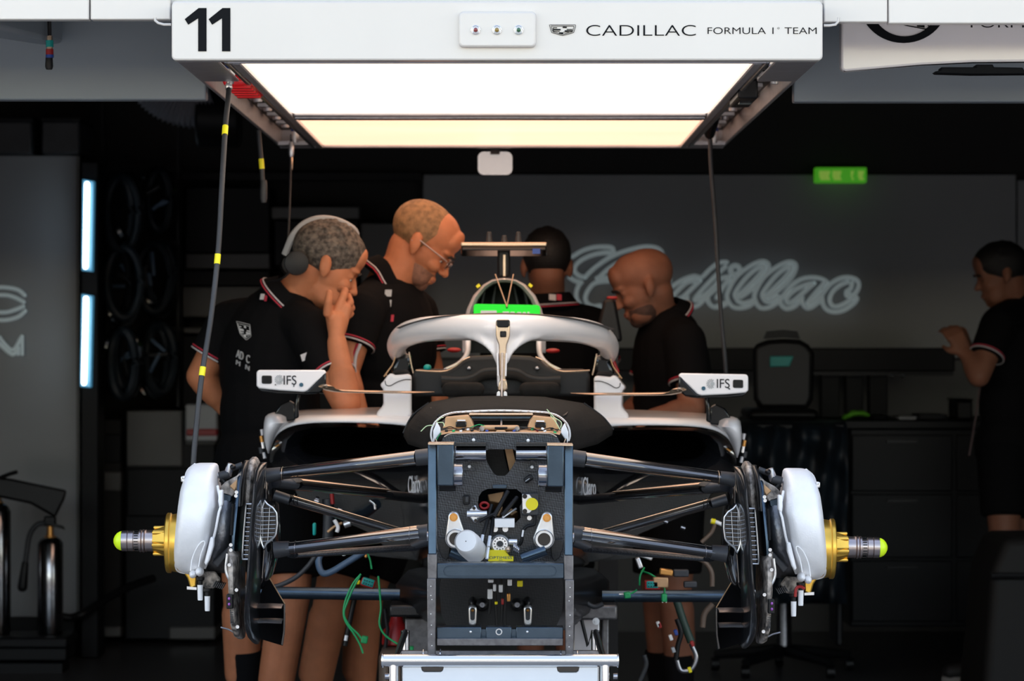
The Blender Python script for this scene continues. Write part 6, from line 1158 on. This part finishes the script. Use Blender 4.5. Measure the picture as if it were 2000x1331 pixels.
# -- shaven headed man with glasses behind him
J = dict(head=P(823, 478, 9.25), neck0=P(757, 556, 9.24), neck1=P(785, 520, 9.24), shL=P(812, 612, 9.42), shR=P(706, 612, 9.08), chest=P(762, 670, 9.26), pelvis=P(745, 900, 9.28),
         elL=P(846, 760, 9.40), wrL=P(860, 860, 9.30), elR=P(672, 730, 9.02), wrR=P(700, 800, 8.98), hipL=P(785, 945, 9.36), hipR=P(705, 945, 9.20), knL=P(712, 1160, 9.32), knR=P(652, 1160, 9.14),
         ankL=fz(700, 9.72), ankR=fz(592, 9.52), face=(.92, -.38), short=.84, sock=.62, back=(-1, .2, 0))
t, L, R, bo, sh = person('shaven headed man with glasses in a black polo shirt leaning over the car', J, (-6, 36, 0, 1.02), .0042, skin='skin', build=1.03, sleeves=.55,
                     hands=((P(700, 800, 8.98), (.4, -.1, -.9), (1, 0, .2), .5), (P(860, 860, 9.30), (.3, -.2, -.9), (-1, 0, .2), .5, 1.0, -1)))
hair_cap(t, L, R, 1.02, 'hairfair', .0042, lift=.0022, name='shaved_hair', full=False, fringe=False, low=-.035)
m = MB(); m.ell(L(.034, 0, -.064), [.0578, .0578, .058], R, 24, 16); m.ell(L(.061, 0, -.095), [.029, .0325, .027], R); m.ell(L(.041, .03, -.078), [.043, .025, .033], R); m.ell(L(.041, -.03, -.078), [.043, .025, .033], R)
b_ = blob('beard', m, M['stubble'], .0045, t, smooth=2, bite=[(L(.02, 0, -.045), R @ V3(.1, 0, 1)), (L(-.0, 0, -.06), R @ V3(-1, 0, .2))], label='short beard stubble')
gl = thing('glasses', 'thin framed glasses worn by the shaven headed man', 'glasses', L(.09, 0, 0))
for y in (-.031, .031):
    ring_ = [L(.106-.10*abs(y*1+.019*math.cos(q))*.35, y+.022*math.cos(q), .000+.016*math.sin(q)) for q in np.linspace(0, 2*PI, 25)[:-1]]
    m = MB(); m.tube(ring_, .0016, 6, closed=True); obj('rim', m, M['titan'], gl)
    m = MB(); m.loft([ring_, [p+R @ V3(.0008, 0, 0) for p in ring_]]); obj('lens', m, M['glass'], gl)
    sg = 1 if y > 0 else -1
    m = MB(); m.tube([L(.098, sg*.054, .006), L(.09, sg*.070, .008), L(.0, sg*.086, .012), L(-.02, sg*.085, -.002)], .0026, 8); obj('temple_arm', m, M['titan'], gl)
m = MB(); m.tube([L(.106, -.009, .004), L(.110, 0, .006), L(.106, .009, .004)], .0016, 6); obj('bridge', m, M['titan'], gl)
for x, y, w_, h, mt in ((758, 573, 14, 14, 'greysilver'), (757, 593, 15, 14, 'greysilver'), (760, 622, 8, 14, 'pipewhite'), (766, 622, 6, 14, 'pipered')): badge(sh, P(x, y, 9.10), (.95, .3, 0), (.1, .2, 1), u(9.1, w_), u(9.1, h), mt)
m = MB(); m.tube(smooth_path([P(700, 672, 9.0), P(690, 700, 9.0), P(689, 740, 9.0), P(698, 790, 9.03), P(702, 840, 9.05)], 24), .006, 8); obj('side_stripe', m, M['pipered'], sh)
m = MB(); m.tube(smooth_path([P(704, 672, 8.995), P(694, 700, 8.995), P(694, 740, 8.995), P(704, 790, 9.025), P(708, 840, 9.045)], 24), .005, 8); obj('side_stripe', m, M['pipewhite'], sh)

P = _P
_P = P
def P(px, py, d): return _P(px, py, d+0.35)
# -- dark haired man standing behind the car with his back to the camera
J = dict(head=P(1068, 523, 10.3), neck0=P(1072, 606, 10.32), neck1=P(1070, 575, 10.32), shL=P(985, 640, 10.34), shR=P(1160, 640, 10.36), chest=P(1072, 700, 10.34), pelvis=P(1074, 880, 10.34),
         elL=P(965, 760, 10.40), wrL=P(985, 850, 10.5), elR=P(1182, 755, 10.42), wrR=P(1170, 850, 10.55), hipL=P(1040, 915, 10.34), hipR=P(1108, 915, 10.34), knL=P(1036, 1150, 10.3), knR=P(1112, 1150, 10.3),
         ankL=fz(1036, 10.71), ankR=fz(1112, 10.71), face=(.05, 1), short=.84, sock=.6, back=(0, -1, 0))
t, L, R, bo, sh = person('dark haired man with his back turned behind the air intake', J, (92, 12, 0, 1.0), .007, skin='skinshade', hands=((P(985, 850, 10.5), (0, .3, -1), (1, 0, 0), .5), (P(1170, 850, 10.55), (0, .3, -1), (-1, 0, 0), .5, 1, -1)))
hair_cap(t, L, R, 1.0, 'hairblack', .006, noise=.008, seed=9, lift=.006)
for x, w_, mt in ((1079, 14, 'pipewhite'), (1092, 10, 'pipered')): badge(sh, P(x, 581, 10.19), (1, 0, -.1), (0, .1, 1), u(10.2, w_), u(10.2, 12), mt)
P = _P
# -- bald man in the middle ground, looking down to the left
J = dict(head=P(1258, 561, 10.4), neck0=P(1304, 634, 10.46), neck1=P(1284, 604, 10.44), shL=P(1338, 668, 10.3), shR=P(1286, 660, 10.64), chest=P(1312, 724, 10.46), pelvis=P(1306, 900, 10.5),
         elL=P(1352, 800, 10.24), wrL=P(1275, 815, 10.16), elR=P(1256, 790, 10.66), wrR=P(1215, 815, 10.4), hipL=P(1322, 940, 10.42), hipR=P(1290, 940, 10.6), knL=P(1318, 1155, 10.4), knR=P(1286, 1155, 10.6),
         ankL=fz(1330, 10.45), ankR=fz(1296, 10.65), face=(-1, -.15), short=.84, sock=.5, back=(1, 0, 0))
t, L, R, bo, sh = person('bald man in a black polo shirt looking down in front of the neon script', J, (186, 22, 0, 1.0), .006, skin='skinshade', hands=((P(1275, 815, 10.16), (-1, 0, -.1), (0, .3, -1), .5), (P(1215, 815, 10.4), (-1, 0, -.1), (0, .3, -1), .5, 1, -1)))
m = MB(); m.ell(L(.034, 0, -.066), [.0555, .0555, .052], R, 24, 16); m.ell(L(.060, 0, -.094), [.0275, .031, .025], R); blob('beard', m, M['stubbledark'], .006, t, smooth=2, bite=[(L(.02, 0, -.045), R @ V3(.1, 0, 1)), (L(-.0, 0, -.06), R @ V3(-1, 0, .2))])
badge(sh, P(1250, 676, 10.42), (.3, -1, 0), (0, 0, 1), .03, .02, 'pipewhite')
# -- dark haired man at the right edge, hands raised
J = dict(head=P(1955, 538, 12.2), neck0=P(1992, 596, 12.24), neck1=P(1978, 572, 12.22), shL=P(1950, 634, 12.04), shR=P(2040, 634, 12.36), chest=P(1988, 690, 12.22), pelvis=P(1975, 870, 12.26),
         elL=P(1912, 735, 11.95), wrL=P(1888, 694, 12.0), elR=P(1960, 735, 12.5), wrR=P(1892, 696, 12.16), hipL=P(1958, 905, 12.18), hipR=P(1998, 905, 12.32), knL=P(1962, 1062, 12.14), knR=P(2004, 1062, 12.34),
         ankL=fz(1952, 12.2), ankR=fz(2010, 12.4), face=(-1, -.1), short=.66, sock=.75, back=(1, 0, 0))
t, L, R, bo, sh = person('dark haired man in black looking at something small in his hands', J, (184, 14, 0, .97), .0075, skin='skinshade', sleeves=.62, hands=((P(1888, 694, 12.0), (-.45, .2, .85), (-.3, .9, 0), .8), (P(1892, 696, 12.16), (-.45, -.2, .85), (-.3, -.9, 0), .8, 1, -1)))
hair_cap(t, L, R, .97, 'hairblack', .007, noise=.008, seed=12, lift=.006)
m = MB(); m.tube(smooth_path([P(1915, 745, 12.02), P(1908, 800, 12.02), P(1900, 850, 12.05), P(1893, 890, 12.06)], 14), .0035, 6); obj('side_stripe', m, M['pipedull'], sh)
ph = thing('phone', 'small pale lit phone held in the hands of the man at the right edge', 'phone', P(1856, 660, 12.0))
m = MB(); m.box(P(1856, 652, 12.08), (.012, .07, .06), rot('Y', 20)); obj('phone_body', m, M['greysilver'], ph, bev=.004)
# ------------------------------------------------------------------ things at the back of the garage
def boxthing(name, label, cat, rects, d0, d1, loc=None, group=None, bev=.006):
    x = (rects[0][0]+rects[0][2])/2; t = thing(name, label, cat, P(x, rects[0][3], (d0+d1)/2) if loc is None else loc, group)
    for r in rects:
        m = MB(); m.pbox(r[0], r[1], r[2], r[3], d0+(r[6] if len(r) > 6 else 0), d1); obj(r[4], m, M[r[5]], t, bev=bev)
    return t
# fire extinguishers on a low stand
t = thing('extinguisher_stand', 'low black stand holding polished fire extinguishers by the partition', 'stand', P(40, 1290, 12.6))
z = P(0, 1250, 12.6)[2]; zf = 0
m = MB(); m.pbox(-120, 1246, 132, 1268, 12.45, 12.75); obj('tray', m, M['shelf'], t, bev=.01)
m = MB(); m.pbox(-120, 1266, 130, 1292, 12.47, 12.73); obj('skirt', m, M['shelf'], t, bev=.006)
m = MB(); zz = P(0, 1292, 12.6)[2]; m.box((P(5, 0, 12.6)[0], 12.6, max(zz, .02)/2), (.5, .2, max(zz, .02))); obj('foot', m, M['shelf'], t)
for i, (px, y0) in enumerate(((98, 1052), (-4, 985))):
    d = 12.58; zt = P(0, 1246, 12.45)[2]+.001; e = thing('fire_extinguisher', ('polished fire extinguisher with a black hose and lever beside the partition edge', 'polished fire extinguisher cut by the left photo edge')[i], 'fire extinguisher', P(px, 1247, d))
    H = 1247-y0-4; m = MB(); m.lathe(V3(P(px, 0, d)[0], d, zt), (0, 0, 1), [(0, u(d, 23)), (u(d, H*.02), u(d, 25)), (u(d, H*.93), u(d, 25)), (u(d, H*.97), u(d, 20)), (u(d, H), u(d, 10))], 28); obj('cylinder', m, M['darkchrome'], e)
    m = MB(); m.lathe(P(px, y0+2, d), (0, 0, 1), [(0, u(d, 12)), (u(d, 6), u(d, 12)), (u(d, 7), u(d, 7)), (u(d, 26), u(d, 6))], 18); obj('neck_ring', m, M['orange'], e)
    m = MB(); m.box(P(px, y0-34, d), (u(d, 22), u(d, 18), u(d, 20))); vb = obj('valve', m, M['black'], e, bev=.006)
    m = MB(); m.loft([[P(px+a, b, dd) for a, b in ((-14, y0-36), (26, y0-24), (30, y0-16), (24, y0-18), (-10, y0-28))] for dd in (d-.02, d+.02)]); obj('lever', m, M['black'], e, bev=.003)
    m = MB(); m.tube(smooth_path([P(px-6, y0-30, d), P(px-26, y0-26, d-.01), P(px-40, y0-6, d-.01), P(px-46, y0+30, d-.01), P(px-49, y0+55, d-.01)], 24), u(d, 5.5), 10); obj('hose', m, M['rubber'], e)
    m = MB(); m.cap(P(px-49, y0+50, d-.01), P(px-54, y0+95, d-.01), u(d, 7), u(d, 10)); obj('nozzle', m, M['black'], e)
# discharge horn lying across above
t = thing('discharge_horn', 'wide black discharge horn lying across the top of the extinguishers', 'horn', P(60, 990, 12.4))
m = MB(); m.loft([[P(-60, 925, dd), P(20, 935, dd), P(131, 958, dd), P(126, 976, dd), P(108, 1012, dd), P(60, 985, dd), P(-60, 960, dd)] for dd in (12.36, 12.5)]); obj('horn', m, M['black'], t, bev=.01)
m = MB(); m.tube([P(-10, 938, 12.43), P(20, 926, 12.43), P(34, 922, 12.43)], u(12.4, 4), 8); obj('grip', m, M['black'], t)
m = MB(); m.tube(smooth_path([P(122, 1205, 13.0), P(140, 1207, 13.0), P(165, 1198, 13.0), P(205, 1172, 13.1), P(250, 1148, 13.2), P(300, 1130, 13.3)], 30), u(13, 8), 10); obj('floor_hose', m, M['black'], None, label='black hose rising along the floor right of the partition', cat='hose')

# storage units along the back left
D0 = 14.0
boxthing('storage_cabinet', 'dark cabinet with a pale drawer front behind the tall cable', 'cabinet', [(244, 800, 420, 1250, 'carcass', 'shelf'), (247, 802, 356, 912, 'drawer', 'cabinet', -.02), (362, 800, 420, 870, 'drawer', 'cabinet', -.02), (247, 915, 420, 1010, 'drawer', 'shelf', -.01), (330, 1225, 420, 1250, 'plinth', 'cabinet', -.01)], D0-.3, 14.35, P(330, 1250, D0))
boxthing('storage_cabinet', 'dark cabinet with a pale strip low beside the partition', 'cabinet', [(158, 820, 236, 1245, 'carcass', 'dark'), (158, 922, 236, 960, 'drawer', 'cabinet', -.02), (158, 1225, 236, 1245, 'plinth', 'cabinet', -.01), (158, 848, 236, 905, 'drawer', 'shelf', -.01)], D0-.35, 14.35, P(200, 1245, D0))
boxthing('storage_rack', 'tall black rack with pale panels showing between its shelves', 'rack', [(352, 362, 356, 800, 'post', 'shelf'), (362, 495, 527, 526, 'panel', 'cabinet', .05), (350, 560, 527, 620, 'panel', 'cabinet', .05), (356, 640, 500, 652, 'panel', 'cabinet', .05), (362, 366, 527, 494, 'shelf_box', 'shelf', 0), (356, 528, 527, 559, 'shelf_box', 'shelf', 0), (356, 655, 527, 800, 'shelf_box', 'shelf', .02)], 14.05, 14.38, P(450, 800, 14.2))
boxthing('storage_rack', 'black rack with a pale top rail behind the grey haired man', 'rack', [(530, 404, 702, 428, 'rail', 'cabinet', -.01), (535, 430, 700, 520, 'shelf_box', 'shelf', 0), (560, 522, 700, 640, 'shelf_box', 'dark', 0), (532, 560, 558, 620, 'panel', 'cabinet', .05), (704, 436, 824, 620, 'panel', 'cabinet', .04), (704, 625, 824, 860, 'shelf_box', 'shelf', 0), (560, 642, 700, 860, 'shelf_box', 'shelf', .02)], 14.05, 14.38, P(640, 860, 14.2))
boxthing('bottle_crate', 'pale grey plastic container standing low beside the tall cable', 'crate', [(362, 790, 424, 862, 'body', 'greysilver'), (364, 838, 424, 852, 'stripe', 'redpaint', -.004)], 13.6, 13.69)
# hanging bundles of black cables and hoses next to the lit tubes
rng = random.Random(21)
rk = thing('hanging_rack', 'black upright rail from which coiled hoses hang beside the lit tubes', 'rack', P(255, 830, 13.7))
m = MB(); m.pbox(196, 205, 204, 795, 13.7, 13.74); obj('rail', m, M['shelf'], rk); m = MB(); m.pbox(345, 205, 350, 795, 13.7, 13.74); obj('rail', m, M['shelf'], rk)
for y in (325, 470, 640): m = MB(); m.pbox(196, y, 352, y+8, 13.68, 13.74); obj('hook_bar', m, M['shelf'], rk)
for i, (cx, cy, rx, ry, n, lab) in enumerate(((240, 425, 36, 80, 7, 'upper left coil of dark blue hoses on the hanging rack'), (305, 400, 34, 66, 6, 'upper right coil of black hoses on the hanging rack'), (235, 560, 34, 76, 7, 'middle left coil of hoses with a blue sheen on the hanging rack'), (305, 550, 34, 74, 6, 'middle right coil of black hoses on the hanging rack'), (240, 720, 34, 74, 7, 'lowest left coil of hoses with a blue sheen on the hanging rack'), (305, 705, 36, 70, 6, 'lowest right coil of black hoses on the hanging rack'))):
    t = thing('hose_coil', lab, 'hose coil', P(cx, cy+ry, 13.55), 'hose coils on the hanging rack')
    for k in range(n):
        ph = rng.uniform(0, .4); rx2 = rx*rng.uniform(.55, 1); ry2 = ry*rng.uniform(.75, 1); ox = rng.uniform(-9, 9); dd = (13.28 if i % 2 == 0 else 13.5)+k*.02
        m = MB(); m.tube([P(cx+ox+rx2*math.cos(q), cy-(ry-ry2)+ry2*math.sin(q), dd+.02*math.sin(2*q+ph)) for q in np.linspace(0, 2*PI, 29)[:-1]], u(13.6, rng.uniform(6, 10)), 8, closed=True); obj('loop', m, M['gloss_black' if k % 2 else 'darkblue'], t)
    for k in range(3):
        m = MB(); m.cap(P(cx+rng.uniform(-22, 22), cy-ry*.5+rng.uniform(-20, 40), 13.47), P(cx+rng.uniform(-22, 22), cy-ry*.4+rng.uniform(0, 50), 13.47), u(13.5, 4)); obj('coupling', m, M['bluehose' if k else 'rubber'], t)

# workbench on the right with its rail, chair, cases and small things
t = thing('workbench', 'long black workbench under the neon script with an upper rail on posts', 'workbench', P(1700, 1235, 13.3))
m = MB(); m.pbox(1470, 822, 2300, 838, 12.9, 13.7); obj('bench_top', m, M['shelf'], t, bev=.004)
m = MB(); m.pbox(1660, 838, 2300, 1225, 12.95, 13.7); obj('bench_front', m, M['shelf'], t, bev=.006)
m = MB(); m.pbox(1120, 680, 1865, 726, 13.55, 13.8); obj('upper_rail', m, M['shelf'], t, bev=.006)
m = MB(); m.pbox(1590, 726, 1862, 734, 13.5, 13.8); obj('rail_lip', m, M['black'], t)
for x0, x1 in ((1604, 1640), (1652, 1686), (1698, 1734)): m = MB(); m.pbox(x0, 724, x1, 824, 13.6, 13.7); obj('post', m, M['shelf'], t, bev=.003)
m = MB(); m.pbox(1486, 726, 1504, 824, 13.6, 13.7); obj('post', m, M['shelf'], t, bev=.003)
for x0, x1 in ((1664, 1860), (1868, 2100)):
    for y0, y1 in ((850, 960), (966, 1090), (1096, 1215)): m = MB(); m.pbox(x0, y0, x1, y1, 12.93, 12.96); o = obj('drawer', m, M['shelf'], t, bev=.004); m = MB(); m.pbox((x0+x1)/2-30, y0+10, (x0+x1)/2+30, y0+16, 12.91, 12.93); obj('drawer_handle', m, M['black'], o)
for i, x in enumerate((1742, 1762)):
    m = MB(); m.ell(P(x, 734, 13.45), (u(13.4, 5), .02, u(13.4, 5))); obj('bulb_knob', m, M['glass'], None, label=('small clear round knob under the rail, nearer the posts', 'small clear round knob under the rail, nearer the man')[i], cat='knob')
t = thing('office_chair', 'black rounded chair back with a blue patch in front of the workbench', 'chair', P(1530, 1240, 12.6))
m = MB(); m.loft([[P(x, y, dd) for x, y in ((1470, 682), (1478, 672), (1500, 664), (1530, 662), (1562, 664), (1580, 674), (1590, 690), (1588, 780), (1578, 800), (1484, 800), (1472, 780))] for dd in (12.5, 12.6)]); obj('backrest', m, M['black'], t, bev=.02, seg=3)
for k in range(3): m = MB(); m.tube([P(1492+k*2, 660-k*5, 12.55), P(1530, 657-k*5, 12.55), P(1562-k*2, 660-k*5, 12.55)], u(12.5, 2), 8); obj('top_rib', m, M['rubber'], t)
m = MB(); m.prism([P(x, y, 12.49) for x, y in ((1504, 696), (1550, 696), (1542, 716), (1504, 717))], (0, .02, 0)); obj('patch', m, M['teal'], t, bev=.003, label='dim blue patch')
m = MB(); m.pbox(1462, 800, 1600, 822, 12.3, 12.75); obj('seat', m, M['black'], t, bev=.02)
m = MB(); m.cyl(P(1531, 822, 12.55), V3(P(1531, 0, 12.55)[0], 12.55, .1), .03); obj('column', m, M['steel'], t)
for k in range(5):
    a = 2*PI*k/5+.3; b0 = V3(P(1531, 0, 12.55)[0], 12.55, .09); b1 = b0+V3(.28*math.cos(a), .28*math.sin(a), -.03)
    m = MB(); m.tube([b0, b1], [.025, .018], 8); o = obj('foot_spoke', m, M['black'], t); m = MB(); m.cyl(b1+V3(-.015, 0, -.035), b1+V3(.015, 0, -.035), .025, n=14); obj('caster', m, M['black'], o)
t = thing('plastic_sheet', 'crumpled dark blue sheet draped over a low table in front of the bench', 'sheet', P(1550, 1180, 12.3))
r2 = random.Random(5); gx, gy = 30, 22; rows = []
for j in range(gy):
    rows.append([(V3(P(1432+(1655-1432)*i/(gx-1), 0, 11.95)[0], 12.28-.15*j, P(0, 828, 11.95)[2]+.005) if j < 3 else P(1432+(1655-1432)*i/(gx-1), 829+(1180-829)*(j-2)/(gy-3), 11.86+.04*math.sin(i*.9+j*.35)+.04*math.sin(i*.33-j*.8)+r2.uniform(-.015, .015))) for i in range(gx)])
m = MB(); m.loft(rows, closed=False); o = obj('sheet', m, M['darkblue'], t, angle=180); md = o.modifiers.new('s', 'SOLIDIFY'); md.thickness = .004
t = boxthing('low_table', 'dark low table under the crumpled blue sheet', 'table', [(1440, 828, 1650, 840, 'table_top', 'shelf'), (1444, 840, 1456, 1262, 'leg', 'shelf'), (1634, 840, 1646, 1262, 'leg', 'shelf')], 11.95, 12.24, V3(P(1545, 0, 12.1)[0], 12.1, 0))
t = thing('green_rag', 'small bright green rag lying on the workbench', 'rag', P(1672, 822, 13.1))
m = MB()
for a, b, r in ((1655, 816, 7), (1668, 811, 9), (1682, 810, 8), (1692, 813, 6), (1648, 819, 4)): m.ell(V3(P(a, 0, 13.0)[0], 13.0, P(0, 822, 12.9)[2]+.004+u(13, (818-b)*.9+r*.55)), (u(13, r*1.4), .03, u(13, r*.7)))
blob('cloth', m, mat('green_cloth', (.12, .42, .02), .7), .006, t, smooth=3)
for i, (x0, y0, x1, y1, c, lab) in enumerate(((1486, 784, 1545, 822, 'bronzedull', 'tan box with rounded tools on the bench beside the chair'), (1868, 780, 1900, 822, 'black', 'small black case on the bench by the man at the right edge'), (1756, 814, 1790, 823, 'greysilver', 'small pale tray on the bench right of the green rag'), (1706, 812, 1734, 823, 'black', 'small black tool pouch on the bench right of the green rag'), (1796, 810, 1850, 823, 'rubber', 'dark flat tool tray on the bench near the right man'))):
    t = thing('tool_box', lab, 'tool box', P((x0+x1)/2, y1, 13.1)); m = MB(); m.pbox(x0, y0+3, x1, 820.4, 13.0, 13.25); obj('body', m, M[c], t, bev=.01); m = MB(); m.pbox(x0-1, y0, x1+1, y0+4, 12.99, 13.26); obj('lid', m, M[c], t, bev=.006)
t = thing('monitor_hood', 'black tapered upright shape in front of the bald man', 'equipment', P(1190, 700, 10.0))
m = MB(); m.loft([[P(x, y, dd) for x, y in ((1178, 590), (1182, 584), (1198, 584), (1203, 590), (1212, 640), (1216, 668), (1160, 668), (1166, 640))] for dd in (9.95, 10.1)]); obj('hood', m, M['black'], t, bev=.01)
a = P(1188, 668, 10.02); m = MB(); m.box((a[0], 10.02, a[2]/2), (.06, .06, a[2])); obj('post', m, M['black'], t)
m = MB(); m.box((a[0], 10.02, .02), (.4, .4, .04)); obj('foot', m, M['black'], t, bev=.01)
m = MB(); m.pbox(1186, 579, 1206, 585, 9.98, 10.06); obj('red_lamp', m, M['redpaint'], t, bev=.004)
t = thing('dark_crate', 'large dark draped crate at the lower right corner', 'crate', V3(P(2020, 0, 11.6)[0], 11.6, 0))
m = MB(); a = P(1946, 1052, 11.4); b = P(2200, 1052, 11.4); m.loft([[V3(a[0]-.06, 11.35, 0), V3(b[0], 11.35, 0), V3(b[0], 11.95, 0), V3(a[0]-.06, 11.95, 0)], [V3(a[0]-.02, 11.38, a[2]*.8), V3(b[0], 11.38, a[2]*.8), V3(b[0], 11.92, a[2]*.8), V3(a[0]-.02, 11.92, a[2]*.8)], [V3(a[0]+.03, 11.4, a[2]), V3(b[0], 11.4, a[2]+.02), V3(b[0], 11.9, a[2]), V3(a[0]+.03, 11.9, a[2])]]); obj('crate_body', m, M['dark'], t, bev=.03, seg=3)
m = MB(); m.tube([V3(a[0]-.025, 11.36, a[2]*.78), V3(b[0], 11.36, a[2]*.78)], .012, 8); obj('strap', m, M['black'], t)
